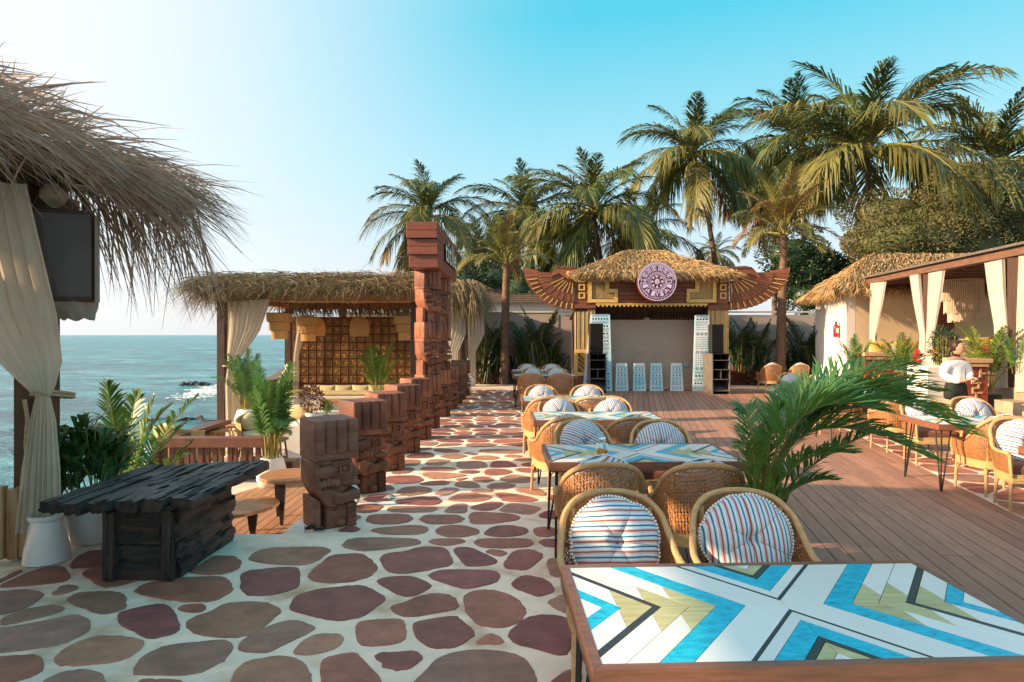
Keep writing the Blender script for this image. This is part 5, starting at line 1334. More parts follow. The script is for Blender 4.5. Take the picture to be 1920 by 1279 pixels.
o = empty('gazebo_railing', (-6.5,16.3,GZ), 0, "dark seaward railing of the gazebo behind the potted palm", 'railing')
b = MB(); b.box((-6.60,14.5,.48),(-6.44,18.5,.56)); part('top_rail', b, M['railwood'], o, off=(6.5,-16.3,-GZ), bevel=.005)
for k in range(20):
    b = MB(); y = 14.7+k*.19; b.box((-6.56,y,GZ+.02),(-6.49,y+.07,.478)); part('baluster', b, M['railwood'], o, off=(6.5,-16.3,-GZ))

# ------------------------------------------------------------------ second gazebo, beyond the sign columns
o = empty('far_gazebo', (-3.2,21.6,0), 0, "second thatched gazebo beyond the sign columns with pale curtains", 'gazebo'); fo_ = (3.2,-21.6,0)
for x, y in ((-1.72,20.8),(-1.72,23.2),(-5.6,20.8)):
    b = MB(); b.box((x-.09,y-.09,-.4),(x+.09,y+.09,2.95)); part('post', b, M['postwood'], o, off=fo_, bevel=.01)
b = MB(); b.box((-5.8,20.7,2.96),(-1.55,20.9,3.10)); part('eave_beam', b, M['postwood'], o, off=fo_)
b = MB()
for k in range(13): b.tube([(-1.95-.3*k*.5, 23.3, -.3),(-1.95-.3*k*.5,23.3,2.7)], .07, 7)
part('bamboo_wall', b, M['bamboo'], o, off=fo_, kind='stuff', smooth=True)
b = MB(); P = []
for i in range(10):
    x = -6.2+4.75*i/9; P.append([(x, y, 3.1+.42*math.sin(math.pi*j/6)**.7*min(1, .35+4*min(i/9,1-i/9))) for j, y in enumerate([20.3+3.4*k/6 for k in range(7)])])
b.grid(P); part('roof_core', b, M['thatchcore'], o, off=fo_)
r8 = random.Random(8); b = MB()
def q_right(r):
    y = r.uniform(20.2,23.2); return V((r.uniform(-2.5,-1.35), y, 3.2+r.uniform(-.1,.30))), V((1, r.gauss(-.3,.4), r.uniform(-.7,.1))), r.uniform(.5,.95), r.uniform(.5,1.2), r.uniform(.015,.032)
strands(b, 1500, q_right, r8)
def q_front(r):
    x = r.uniform(-4.5,-1.3); return V((x, r.uniform(20.1,20.9), 3.22+r.uniform(-.1,.30))), V((r.gauss(.5,.4), -1, r.uniform(-.6,.1))), r.uniform(.5,.9), r.uniform(.5,1.2), r.uniform(.015,.032)
strands(b, 1800, q_front, r8); part('thatch', b, M['thatchgreen'], o, off=fo_, kind='stuff')
for lab, px0, px1, pxt0, pxt1, Y, yb in (("white curtain swelling beside the far sign column",840,871,836,858,20.6,690),("cream curtain at the right post of the far gazebo",877,906,879,892,20.9,705)):
    o = empty('gazebo_curtain', tuple(at(px0,690,Y)), 0, lab, 'curtain', 'curtains of the seaside gazebos')
    rows = [(at(px0,572,Y), at(px1,565,Y), 1),(at(px0,620,Y), at(px1+3,625,Y), 1),(at(pxt0,662,Y), at(pxt1,660,Y), .4),(at(pxt0-1,yb,Y), at(pxt1,yb,Y), .5)]
    b = MB(); curtain_geo(b, rows, 5, .05, (0,-1,0), 44, .7, 5); part('cloth', b, M['whitecloth'] if px0 < 860 else M['cloth'], o, smooth=True, off=tuple(-o.location), angle=180)
for px, lab in ((884,"white pot at the far end of the stone path"),(876,"white pot half hidden behind the last totem")):
    c = gr(px, 724 if px > 880 else 732); pot('cylinder_pot', c.x, c.y, 0, [(.12,0),(.13,.02),(.145,.42),(.13,.42)], lab, 'pot', group='white pots at the end of the path')
c = gr(885,724); o = empty('leafy_plant', (c.x, c.y, .4), 0, "dark leafy plant in the white pot at the path end", 'plant'); b = MB(); leafcloud(b, (0,0,.25),(.25,.22,.25), 260, .16, .07, random.Random(3)); f_ = b.build('foliage', M['tropleaf'], o); f_['kind'] = 'stuff'
b = MB(); b.tube([(0,0,-.03),(0,0,.3)], .02, 6); b.build('stem', M['stem'], o)
# ------------------------------------------------------------------ boundary wall and house behind
YW = 24.0
o = empty('boundary_wall', (3,YW,0), 0, "long plain mauve-grey boundary wall behind the stage and palms", 'wall')
b = MB(); b.box((-6.5-3,0,-.1),(1.6-3,.25,2.58)); b.build('wall_panel', M['greywall'], o)
b = MB(); b.box((1.605-3,0.02,-.1),(14.5-3,.25,2.50)); b.build('wall_panel', M['greywall'], o)
b = MB(); b.box((-6.5-3,-.03,2.583),(14.5-3,.28,2.64)); b.build('coping', M['plaster'], o)
o = empty('back_house', (1.5,31,0), 0, "low house with a grey tiled roof showing between the trees behind the wall", 'house')
b = MB(); b.box((-3.5,0,-.1),(4.5,5,3.35)); b.build('wall', M['plaster'], o)
b = MB()
for k in range(9):
    z = 3.3+k*.11; y = -.5+k*.30; b.box((-4,y,z),(5,y+.34,z+.075))
rf_ = b.build('roof', M['rooftile'], o)
# planting strip soil in front of the wall
for lo, hi, lab in (((-2.0,23.0,0),(1.9,23.95,.09),0),((6.9,22.4,0),(12.2,23.95,.09),0)):
    b = MB(); b.box(lo, hi); tag(b.build('planting_bed', M['soil']), kind='structure')

# ------------------------------------------------------------------ stage
YS = 20.0
def SX(x): return ((940+x/3.42857)-967)/60.0
def SZ(y): return HC+(628-(430+y/3.42857))/60.0
stage = empty('stage', (4.2,YS,0), 0, "wooden stage front with winged brown facade, bamboo columns and shaggy thatched roof", 'stage'); so_ = (-4.2,-YS,0)
def sp(name, b, m, parent=None, **k): return part(name, b, m, parent or stage, off=so_, **k)
def sbox(name, x0, y0, x1, y1, d0, d1, m, bevel=.004, parent=None):
    b = MB(); b.box((min(SX(x0),SX(x1)), YS+d0, min(SZ(y0),SZ(y1))), (max(SX(x0),SX(x1)), YS+d1, max(SZ(y0),SZ(y1)))); return sp(name, b, M[m], bevel=bevel)
def sprism(name, poly, d0, d1, m, inset=.004, parent=None):
    Mx = Matrix(((1,0,0,0),(0,0,1,0),(0,1,0,0),(0,0,0,1)))
    b = MB(); b.prism([(SX(x), SZ(y)) for x, y in poly], YS+d1, YS+d0, M=Mx, inset=inset); return sp(name, b, M[m])
GROUND = 1065
b = MB(); b.box((SX(470),YS+.9,0),(SX(1455),YS+1.05,2.35)); sp('back_wall', b, M['stagewall'])
b = MB(); b.box((SX(560),YS+.86,.0),(SX(1380),YS+.895,1.22)); sp('back_dado', b, M['stagewall'])
b = MB()                                         # sloping reed ceiling
for k in range(150):
    x = SX(480)+(SX(1450)-SX(480))*k/149; b.tube([(x, YS+.05, 2.64),(x+.05*math.sin(k*2.1)+.12*(1 if k > 75 else -1), YS+.93, 2.24)], .020, 5)
c_ = sp('reed_ceiling', b, M['thatchcore'], kind='stuff')
b = MB(); b.add([(SX(472),YS+.03,2.67),(SX(1455),YS+.03,2.67),(SX(1455),YS+1.05,2.27),(SX(472),YS+1.05,2.27),(SX(472),YS+.03,2.75),(SX(1455),YS+.03,2.75),(SX(1455),YS+1.05,2.75),(SX(472),YS+1.05,2.75)], [(0,1,2,3),(7,6,5,4),(0,4,5,1),(1,5,6,2),(2,6,7,3),(3,7,4,0)]); sp('ceiling_panel', b, M['thatchcore'])
# facade boards
sbox('facade_backing', 472, 302, 1460, 484, .004, .03, 'postwood')
ybs = [318,345,372,399,426,453,480]
for i in range(6):
    sbox('facade_board', 545, ybs[i]+.7, 1385, ybs[i+1]-.7, -.06, 0, 'brownboard')
for x0, x1 in ((470,544),(1386,1462)):
    for i in range(6): sbox('side_board', x0, 305+i*34+.7, x1, 305+(i+1)*34-.7, -.05, .0, 'brownboard')
    if x0 < 600: sbox('beam_end', x0+1, 509, x1+61, 485, -.09, -.055, 'brownboard')
sbox('beam_end', 1325, 518, 1462, 485, -.09, -.055, 'brownboard')
# L shaped yellow frames with slanting reeds
def Lframe(f):
    def mir(p): return [(f(x), y) for x, y in p]
    outer = [(555,325),(690,325),(690,385),(745,385),(745,472),(555,472)]
    sprism('frame_board', mir([(555,325),(578,325),(578,450),(555,472)]), -.12, -.063, 'yellow')
    sprism('frame_board', mir([(555,472),(578,450),(720,450),(745,472)]), -.12, -.063, 'yellow')
    sprism('frame_board', mir([(722,408),(745,385),(745,470.5),(722,448)]), -.12, -.063, 'yellow')
    sprism('frame_board', mir([(665,408),(688,385),(744,385),(721,408)]), -.118, -.063, 'yellow')
    sprism('frame_board', mir([(664,325),(690,325),(690,383.5),(664,407)]), -.12, -.063, 'yellow')
    sprism('frame_board', mir([(579,325),(663,325),(663,340),(579,340)]), -.118, -.063, 'yellow')
    reg = [(579,341),(663,341),(663,409),(720,409),(720,449),(579,449)]
    b = MB()
    for k in range(-16, 22):
        x0, y0 = 579+k*9, 449; pts = []
        for q in range(40):
            t = q/39; x, y = x0+t*108, y0-t*108
            if inside((x, y), reg): pts.append((x, y))
        if len(pts) > 3:
            a_, c_ = pts[0], pts[-1]; b.tube([(SX(f(a_[0])), YS-.08, SZ(a_[1])),(SX(f(c_[0])), YS-.08, SZ(c_[1]))], .016, 6)
    o_ = sp('reed_infill', b, M['bamboo'], smooth=True, kind='stuff')
Lframe(lambda x: x); Lframe(lambda x: 1930-x)
for xc in (516,1421):
    for yc in (322,374,427):
        e = 20
        for (a0,a1,b0,b1) in ((-e,e,-e,-e+8),(-e,e,e-8,e),(-e,-e+8,-e+8.5,e-8.5),(e-8,e,-e+8.5,e-8.5)):
            sbox('square_frame', xc+a0, yc+b0, xc+a1, yc+b1, -.09, -.055, 'yellow', bevel=.003)
sbox('yellow_fascia', 606, 478, 1322, 486, -.11, -.065, 'yellow')
for k in range(26):
    x0 = 608+k*27.4; sprism('zigzag_tooth', [(x0,486.5),(x0+27,486.5),(x0+13.5,500)], -.10, -.07, 'yellow', .002)
# bamboo columns, yellow panel below the left one
for x0, x1, yb_ in ((472,604,770),(1328,1460,1000)):
    n_ = 15
    for k in range(n_):
        xa = x0+(x1-x0)*(k+.5)/n_; rr = (x1-x0)/n_/3.42857/60*.5*rnd.uniform(.85,1.05); lo = SZ(yb_) if (k < 9 or x0 > 600) else 0.02
        if x0 > 600 and k < 7: lo = .02
        P = []; R_ = []
        zz = lo
        while zz < SZ(512): P += [(SX(xa), YS-.01+.01*math.sin(k*2), zz)]; R_ += [rr*(1.12 if len(P) % 4 == 0 else 1)]; zz += .09
        b = MB(); b.tube(P, R_, 8); sp('bamboo_culm', b, M['bamboo'], smooth=True)
    b = MB(); b.box((SX(x0)+.01,YS+.06,0),(SX(x1)-.01,YS+.9,2.6)); sp('side_wall', b, M['postwood'])
for y0_, y1_, x0_, x1_ in ((772,796,470,552),(918,942,470,552),(796.7,917.3,470,491),(796.7,917.3,533,552)): sbox('base_frame', x0_, y0_, x1_, y1_, -.08, -.02, 'yellow')
sbox('base_panel', 491, 797, 532, 917, -.035, -.03, 'yellow', 0)
for k in range(4): sprism('base_slat', [(492,812+k*28),(498,797+k*28),(532,832+k*28),(532,848+k*28)] if k < 3 else [(492,880),(526,915),(492,915)], -.06, -.036, 'brownboard', .002)
sbox('plinth_board', 468, 944, 556, GROUND, -.06, -.01, 'brownboard'); sbox('plinth_board', 1448, 958, 1462, 1040, -.06, -.01, 'brownboard')
# wings
def wing(f, nm):
    sg = f
    px_, py_ = 462, 285
    def P(a, r): return (sg(px_-r*math.cos(a)*1.0), py_+r*math.sin(a)*.80)
    n_ = 17
    def R1(a): return 292+22*max(0, 1-a/R(35))          # reach longer at the raised tip
    for k in range(n_):
        a0 = R(-6+98*k/n_); a1 = R(-6+98*(k+1)/n_); am = (a0+a1)/2
        q = [P(a0+.004, 225), P(a1-.004, 225), P(a1-.004, R1(a1)), P(am, R1(am)+5), P(a0+.004, R1(a0))]
        if k == 0: q = [P(a0, 225), P(a1-.004, 225), P(a1-.004, R1(a1)+3), P(a0-.05, R1(a0)+10)]
        sprism('outer_feather', q, -.05-.012*(k % 2), -.012, 'feather', .004)
    for k in range(15):
        a0 = R(-3+93*k/15); a1 = R(-3+93*(k+1)/15)
        sprism('inner_feather', [P(a0, 60), P(a1-.006, 60), P(a1-.006, 226), P((a0+a1)/2, 232), P(a0, 226)], -.085-.012*(k % 2), -.055, 'feather', .004)
    for k in range(11):
        a = R(10+78*k/10); w = .018
        sprism('feather_strip', [P(a-w*.8, 238), P(a+w*.8, 238), P(a+w*.55, R1(a)-8), P(a-w*.55, R1(a)-8)], -.095, -.064, 'yellow', .002)
    for k in range(6):
        a = R(30+56*k/5); w = .03
        sprism('feather_strip', [P(a-w, 75+8*(k % 2)), P(a+w, 75+8*(k % 2)), P(a+w*.5, 165), P(a-w*.5, 165)], -.125, -.098, 'yellow', .002)
    hd = [(335,262),(350,246),(385,238),(430,242),(478,252),(490,266),(470,290),(455,315),(425,322),(395,305),(370,285),(330,300),(312,318),(300,312)]
    sprism('bird_head', [(sg(x), y) for x, y in hd], -.15, -.10, 'feather', .006)
    sprism('head_crest', [(sg(x), y) for x, y in [(345,252),(385,240),(440,244),(485,254),(440,256),(395,254)]], -.17, -.152, 'brownboard', .003)
    Mx = Matrix.Translation((SX(sg(430)), YS-.152, SZ(285))) @ Matrix.Rotation(R(90), 4, 'X')
    b = MB(); b.lathe([(.068,0),(.068,.015),(.05,.024),(.001,.026)], 18, M=Mx); sp('eye', b, M['yellow'], smooth=True)
wing(lambda x: x, 'l'); wing(lambda x: 1452+(470-x)*1.21, 'r')
# thatched roof: hipped, with a short ridge
EV = [SX(455), YS-.42, SZ(318)]; 
x0e, x1e, ze = SX(462), SX(1478), SZ(300); xr0, xr1, zr = SX(900), SX(1045), SZ(108); yf, yr, yb2 = YS-.40, YS+1.4, YS+3.2
core = MB(); core.add([(x0e,yf,ze),(x1e,yf,ze),(x1e,yb2,ze),(x0e,yb2,ze),(xr0,yr,zr),(xr1,yr,zr)], [(0,1,5,4),(1,2,5),(2,3,4,5),(3,0,4),(3,2,1,0)]); sp('roof_core', core, M['thatchcore'])
def roof_thatch(b, quads, n, r, L, W, curl=.25, lift=.06, jit=.25):
    """layered leaves on sloping faces given as (eave a, eave b, ridge b, ridge a)"""
    for (A, B_, C_, D_), k in zip(quads, n):
        A, B_, C_, D_ = map(V, (A, B_, C_, D_)); nrm = (B_-A).cross(D_-A)
        nrm = nrm.normalized() if nrm.length > 1e-6 else V((0,0,1)); nrm = nrm if nrm.z > 0 else -nrm
        for _ in range(k):
            u = r.random(); v = r.random()**1.08; p = A.lerp(B_, u).lerp(D_.lerp(C_, u), v); dn = ((A.lerp(B_, u))-(D_.lerp(C_, u)));
            dn = dn.normalized() if dn.length > 1e-4 else V((0,0,-1)); al = (B_-A).normalized()
            d = (dn+al*r.gauss(0,jit)+nrm*r.uniform(.02,.34)).normalized(); l_ = L*r.uniform(.6,1.35); w = W*r.uniform(.6,1.3)
            p = p+nrm*lift*r.uniform(0,1.3); s = d.cross(nrm); s = (s.normalized()*math.cos(.5)+nrm*r.gauss(0,.6)).normalized()
            p2 = p+d*l_*.6+nrm*.01; p3 = p+d*l_-nrm*curl*l_*r.uniform(.1,1)+V((0,0,-.05*l_))
            b.add([p-s*w*.35, p+s*w*.35, p2+s*w*.5, p2-s*w*.5, p3], [(0,1,2,3),(3,2,4)])
b = MB(); r9 = random.Random(9)
e0, e1, e2, e3 = (x0e,yf,ze),(x1e,yf,ze),(x1e,yb2,ze),(x0e,yb2,ze); rA, rB = (xr0,yr,zr),(xr1,yr,zr)
roof_thatch(b, [(e0,e1,rB,rA),(e1,e2,rB,rB),(e3,e0,rA,rA)], (15000,3600,3600), r9, .42, .021)
for _ in range(3000):                              # ragged hanging eave
    x = r9.uniform(x0e-.05, x1e+.05); p = V((x, yf+r9.uniform(-.06,.12), ze+r9.uniform(.0,.16)))
    d = V((r9.gauss(0,.22), r9.uniform(-.5,.05), -1)).normalized(); l_ = r9.uniform(.12,.30); w = r9.uniform(.014,.034); s = V((1, r9.gauss(0,.5), 0)).normalized()
    p2 = p+d*l_*.6; p3 = p+d*l_
    b.add([p-s*w*.4, p+s*w*.4, p2+s*w*.5, p2-s*w*.5, p3], [(0,1,2,3),(3,2,4)])
sp('thatch', b, M['thatch'], kind='stuff')
# round calendar style emblem
ex, ez = SX(966), SZ(350); ER = .585
em = empty('round_emblem', (ex, YS-.78, ez), 0, "round maroon and lilac carved emblem reading MAYA on the stage front", 'emblem')
Me = Matrix(((1,0,0,0),(0,0,-1,0),(0,1,0,0),(0,0,0,1)))
def disc(name, r_, d0, d1, m, n=48):
    b = MB(); b.prism([(r_*math.cos(2*math.pi*k/n), r_*math.sin(2*math.pi*k/n)) for k in range(n)], d0, d1, M=Me, inset=.004); return b.build(name, M[m], em)
def ring(b, r0, r1, z0, z1, n=64, a0=0, a1=360):
    for k in range(n):
        p = R(a0+(a1-a0)*k/n); q = R(a0+(a1-a0)*(k+1)/n)
        b.prism([(r0*math.cos(p), r0*math.sin(p)),(r1*math.cos(p), r1*math.sin(p)),(r1*math.cos(q), r1*math.sin(q)),(r0*math.cos(q), r0*math.sin(q))], z0, z1, M=Me)
disc('backing', ER+.015, -.06, .0, 'brownboard'); _b = MB(); _b.box((-.12,.06,-.45),(.12,.72,-.15)); _b.build('bracket', M['postwood'], em); disc('face_disc', ER, .001, .012, 'maroon')
b = MB(); z0, z1 = .0125, .022
ring(b, .555, .578, z0, z1); ring(b, .275, .285, z0, z1, 48)
for k in range(22):                                # meander cells in the upper half of the rim
    a = 4+172*(k+.5)/22; ring(b, .475, .545, z0, z1, 2, a-3.1, a+3.1)
m0 = MB()
for k in range(22):
    a = 4+172*(k+.5)/22; ring(m0, .492, .503, z1, z1+.003, 1, a-2.1, a+2.1); ring(m0, .503, .530, z1, z1+.003, 1, a-.9, a+.9)
m0.build('rim_glyph_cut', M['maroon'], em)['kind'] = 'stuff'
pts = []
for k in range(37):
    a = R(184+172*k/36); r_ = .525 if k % 2 else .482; pts.append((r_*math.cos(a), r_*math.sin(a)))
for p, q in zip(pts, pts[1:]):
    d = math.hypot(q[0]-p[0], q[1]-p[1]); nx, ny = -(q[1]-p[1])/d*.006, (q[0]-p[0])/d*.006
    b.prism([(p[0]-nx,p[1]-ny),(q[0]-nx,q[1]-ny),(q[0]+nx,q[1]+ny),(p[0]+nx,p[1]+ny)], z0, z1, M=Me)
for a in (28,52,76,104,128,152):                   # fan of upper glyphs
    for rr, w in ((.335,2.2),(.375,7),(.415,2.4),(.45,7)): ring(b, rr-.014, rr+.014, z0, z1, 2, a-w, a+w)
    ring(b, .30,.46, z0, z1, 1, a-9.5, a-8); ring(b, .30,.46, z0, z1, 1, a+8, a+9.5)
for k in range(36): ring(b, .235, .262, z0, z1, 1, k*10-3.2, k*10+3.2)
ring(b, .195,.205, z0, z1, 40)
for k in range(8):
    if k in (0,4): continue
    ring(b, .13,.185, z0, z1, 2, k*45-9, k*45+9)
b.prism([(.07*math.cos(2*math.pi*k/14), .085*math.sin(2*math.pi*k/14)) for k in range(14)], z0, z1, M=Me)
for sx in (-1,1): b.prism([(.145*sx+.035*math.cos(2*math.pi*k/12), .035*math.sin(2*math.pi*k/12)) for k in range(12)], z0, z1-.002, M=Me)
for a in (200,250,290,340): ring(b, .30,.455, z0, z1, 2, a-7, a+7)
b.build('lilac_relief', M['lilac'], em)['kind'] = 'stuff'
b = MB()
for sx in (-1,1): b.prism([(sx*.030+.010*math.cos(2*math.pi*k/8), .02+.008*math.sin(2*math.pi*k/8)) for k in range(8)], z1, z1+.004, M=Me)
b.prism([(-.025,-.035),(.025,-.035),(.018,-.048),(-.018,-.048)], z1, z1+.004, M=Me); b.prism([(-.006,.0),(.006,.0),(.009,-.022),(-.009,-.022)], z1, z1+.004, M=Me)
b.build('face_marks', M['maroon'], em)['kind'] = 'stuff'
for ch, a, rot in (('M',180,-90),('A',225,-45),('Y',270,0),('A',315,45),('U',0,90)):
    cx, cz = .385*math.cos(R(a)), .385*math.sin(R(a)); Mr = Me @ Matrix.Translation((cx, cz, 0)) @ Matrix.Rotation(R(rot), 4, 'Z')
    b = MB(); b.box((-.078,-.10,.0225),(.078,.10,.026), 0, Mr); 
    b.build('letter_frame', M['lilac'], em)
    b = MB(); b.box((-.066,-.088,.0262),(.066,.088,.030), 0, Mr); b.build('letter_plate', M['maroon'], em)
    me = text_mesh(ch, .17, .004, 'letter', M['lilac'], .004)
    bbx = [v.co.x for v in me.vertices]; bby = [v.co.y for v in me.vertices]; me.transform(Matrix.Translation((-(min(bbx)+max(bbx))/2, -(min(bby)+max(bby))/2, 0)))
    ob = inst('letter', me, em); ob.matrix_local = Mr @ Matrix.Translation((0,0,.034))
# stencilled panels
def tri_pattern(W0, W1, H, seed, rows, big=False):
    r = random.Random(seed); b = MB(); g = MB()
    z = .03*H; i = 0
    def width(z): return W0+(W1-W0)*z/H
    for kind, h in rows:
        w = width(z+h/2)*.84; y = -.014
        if kind == 'dots':
            n = max(3, int(w/.085)) if not big else 8
            for k in range(n):
                x = -w/2+w*(k+.5)/n; s_ = min(w/n*.34, h*.40)
                b.box((x-s_, y-.003, z+h/2-s_), (x+s_, y, z+h/2+s_)) if False else b.prism([(x+s_*math.cos(2*math.pi*q/8), z+h/2+s_*math.sin(2*math.pi*q/8)) for q in range(8)], .014, .017, M=Me)
        elif kind == 'tri':
            n = max(5, int(w/.06))
            for k in range(n):
                x = -w/2+w*(k+.5)/n; s_ = w/n*.33; b.prism([(x-s_, z+h*.75),(x+s_, z+h*.75),(x+s_, z+h*.25)], .014, .017, M=Me)
        elif kind == 'glyph':
            n = max(3, int(w/.10)); 
            for k in range(n):
                x = -w/2+w*(k+.5)/n; s_ = w/n*.40; t = s_*.26; hh = h*.40
                for (xa, xb, za, zb) in ((-s_,s_,hh-t,hh),(-s_,s_,-hh,-hh+t),(-s_,-s_+t,-hh,hh*.3),(s_-t,s_,-hh*.3,hh),(-s_*.45,s_*.45,-t*.5,t*.5),(-t*.5,t*.5,-hh*.5,hh*.5)):
                    g.box((x+xa, -.017, z+h/2+za), (x+xb, -.014, z+h/2+zb))
        elif kind == 'disc':
            n = 3
            for k in range(n):
                x = -w/2+w*(k+.5)/n; s_ = min(w/n*.44, h*.46)
                for rr in (1, .62, .3):
                    for q in range(14):
                        if rr == 1 and q % 7 == 6: continue
                        a0, a1 = 2*math.pi*q/14, 2*math.pi*(q+.8)/14
                        g.prism([(x+s_*rr*math.cos(a0), z+h/2+s_*rr*math.sin(a0)),(x+s_*rr*math.cos(a1), z+h/2+s_*rr*math.sin(a1)),(x+s_*(rr-.16)*math.cos(a1), z+h/2+s_*(rr-.16)*math.sin(a1)),(x+s_*(rr-.16)*math.cos(a0), z+h/2+s_*(rr-.16)*math.sin(a0))], .014, .017, M=Me)
        z += h
    return b, g
def trap_panel(x, y, W0, W1, H, tilt, rows, label, seed, skew=0, group='white stencilled panels in front of the stage wall'):
    o = empty('stencil_panel', (x, y, 0), 0, label, 'panel', group); o.rotation_euler.x = R(-tilt)
    b = MB(); b.prism([(-W0/2,0),(W0/2,0),(W1/2+skew,H),(-W1/2+skew,H)], -.013, .0135, M=Me); b.build('board', M['panel'], o)
    a, g = tri_pattern(W0, W1, H, seed, rows)
    if skew:
        for q in (a, g): q.v = [(p[0]+skew*p[2]/H, p[1], p[2]) for p in q.v]
    a.build('black_stencil', M['ink'], o)['kind'] = 'stuff'; g.build('grey_stencil', M['inkgrey'], o)['kind'] = 'stuff'; return o
small = [('disc',.155),('glyph',.10),('dots',.055),('glyph',.13),('dots',.06),('glyph',.13),('dots',.055),('glyph',.09)]
for k, px in enumerate((1166,1199,1231,1269)):
    trap_panel((px-967)/1200*19.85, 19.85, .41, .33, .87, 4, small, ("short stencilled panel nearest the left speaker stack","second short stencilled panel from the left speaker stack","third short stencilled panel, left of the wall socket gap","short stencilled panel nearest the right speaker stack")[k], k)
topr = [('glyph',.13),('dots',.09),('glyph',.12)]
tallL = [('dots',.08),('glyph',.12),('dots',.09),('glyph',.14),('dots',.09)]+[('disc',.17)]*4+[('glyph',.12),('glyph',.12),('dots',.1),('glyph',.13),('dots',.1),('glyph',.13),('dots',.1)]
tallR = [('glyph',.13),('dots',.1),('glyph',.13),('dots',.1),('glyph',.1),('disc',.16)]+[('tri',.068)]*5+[('disc',.16)]+[('tri',.068)]*6+[('disc',.17),('tri',.07),('tri',.06),('tri',.06)]
trap_panel((1120-967)/1200*19.78, 19.78, .92, .60, 2.38, 2, tallL+topr, "tall stencilled panel behind the left speaker stack", 21, .10)
trap_panel((1314-967)/1200*19.78, 19.78, .52, .44, 2.36, 2, tallR+topr, "tall stencilled panel behind the right speaker stack", 22, .06)
# speakers
def bass_cab(x, y, w, h, d, label):
    o = empty('bass_speaker', (x, y, 0), 0, label, 'speaker', 'bass speakers on the stage')
    t = .02
    for nme, lo, hi, m in (('side_panel',(-w/2,-d/2,0),(-w/2+t,d/2,h),'greyside'),('side_panel',(w/2-t,-d/2,0),(w/2,d/2,h),'greyside'),('top_panel',(-w/2+t,-d/2,h-t),(w/2-t,d/2,h),'black'),('bottom_panel',(-w/2+t,-d/2,0),(w/2-t,d/2,t),'black'),
        ('back_panel',(-w/2+t,d/2-t,t),(w/2-t,d/2,h-t),'blackdeep'),('shelf',(-w/2+t,-d/2+.01,h*.83),(w/2-t,d/2-t,h*.845),'greyside'),('shelf',(-w/2+t,-d/2+.01,h*.60),(w/2-t,d/2-t,h*.615),'greyside'),('shelf',(-w/2+t,-d/2+.01,h*.36),(w/2-t,d/2-t,h*.38),'greyside'),('divider',(-.008,-d/2+.02,h*.382),(.008,d/2-t,h*.598),'greyside'),('divider',(-.006,-d/2+.05,h*.847),(.006,d/2-t,h-t-.002),'black')):
        b = MB(); b.box(lo, hi); b.build(nme, M[m], o)
    b = MB(); b.add([(-w/2+t,-d/2+.01,.10),(w/2-t,-d/2+.01,.10),(w/2-t,d/2-.05,h*.35),(-w/2+t,d/2-.05,h*.35)], [(0,1,2,3)]); b.build('horn_flare', M['greyside'], o); return o
def top_cab(x, y, z, w, h, d, label):
    o = empty('top_speaker', (x, y, z), 0, label, 'speaker', 'top speakers on the stage')
    b = MB(); b.box((-w/2,-d/2+.02,0),(w/2,d/2,h)); b.build('cabinet', M['black'], o, bevel=.01)
    b = MB(); b.box((-w/2+.015,-d/2,.015),(w/2-.015,-d/2+.018,h-.015)); b.build('grille', M['blackdeep'], o, bevel=.004); return o
xl, xr = (1120-967)/1200*19.2, (1345-967)/1200*19.1
bass_cab(xl, 19.35, .50, 1.19, .60, "open bass speaker cabinet at the left of the stage"); top_cab(xl-.02, 19.4, 1.195, .40, .90, .38, "black top speaker stacked on the left bass cabinet")
bass_cab(xr+.0, 19.2, .52, 1.20, .95, "open bass speaker cabinet with worn grey side at the right of the stage"); top_cab(xr+.02, 19.3, 1.205, .36, .86, .36, "black top speaker stacked on the right bass cabinet")
c = at(1286,684,YS+.84); b = MB(); b.cbox((0,0,0),(.15,.05,.13)); b.cbox((.02,-.035,0),(.06,.02,.06)); tag(b.build('wall_socket', M['bluepot'], loc=(c.x, YS+.82, c.z), bevel=.006), "pale blue socket box on the stage back wall", 'socket')

# ------------------------------------------------------------------ hut and right-hand pavilion
hut = empty('thatched_hut', (11.5,20,0), 0, "white plastered hut with golden thatched roof behind the right pavilion", 'hut'); ho = (-11.5,-20,0)
b = MB(); b.add([(9.30,18.0,-.1),(9.97,21.3,-.1),(9.97,21.3,3.1),(9.30,18.0,3.1),(9.55,18.0,-.1),(10.22,21.3,-.1),(10.22,21.3,3.1),(9.55,18.0,3.1)], [(0,1,2,3),(5,4,7,6),(3,2,6,7),(0,3,7,4),(1,5,6,2)]); part('side_wall', b, M['plaster'], hut, off=ho)
b = MB(); b.box((9.552,18.003,-.1),(18,18.25,3.1)); part('front_wall', b, M['tan'], hut, off=ho)
b = MB(); b.box((10.24,21.1,-.1),(18,21.3,3.1)); part('rear_wall', b, M['plaster'], hut, off=ho)
h0,h1,h2,h3 = (8.95,17.7,3.0),(18.5,17.7,3.0),(18.5,22.0,3.0),(10.0,22.0,3.0); ra, rb_ = (11.3,19.9,4.25),(17.5,19.9,4.25)
core = MB(); core.add([h0,h1,h2,h3,ra,rb_], [(0,1,5,4),(1,2,5),(2,3,4,5),(3,0,4),(3,2,1,0)]); part('roof_core', core, M['thatchcore'], hut, off=ho)
b = MB(); r10 = random.Random(10); roof_thatch(b, [(h0,h1,rb_,ra),(h3,h0,ra,ra)], (15000,9000), r10, .52, .025)
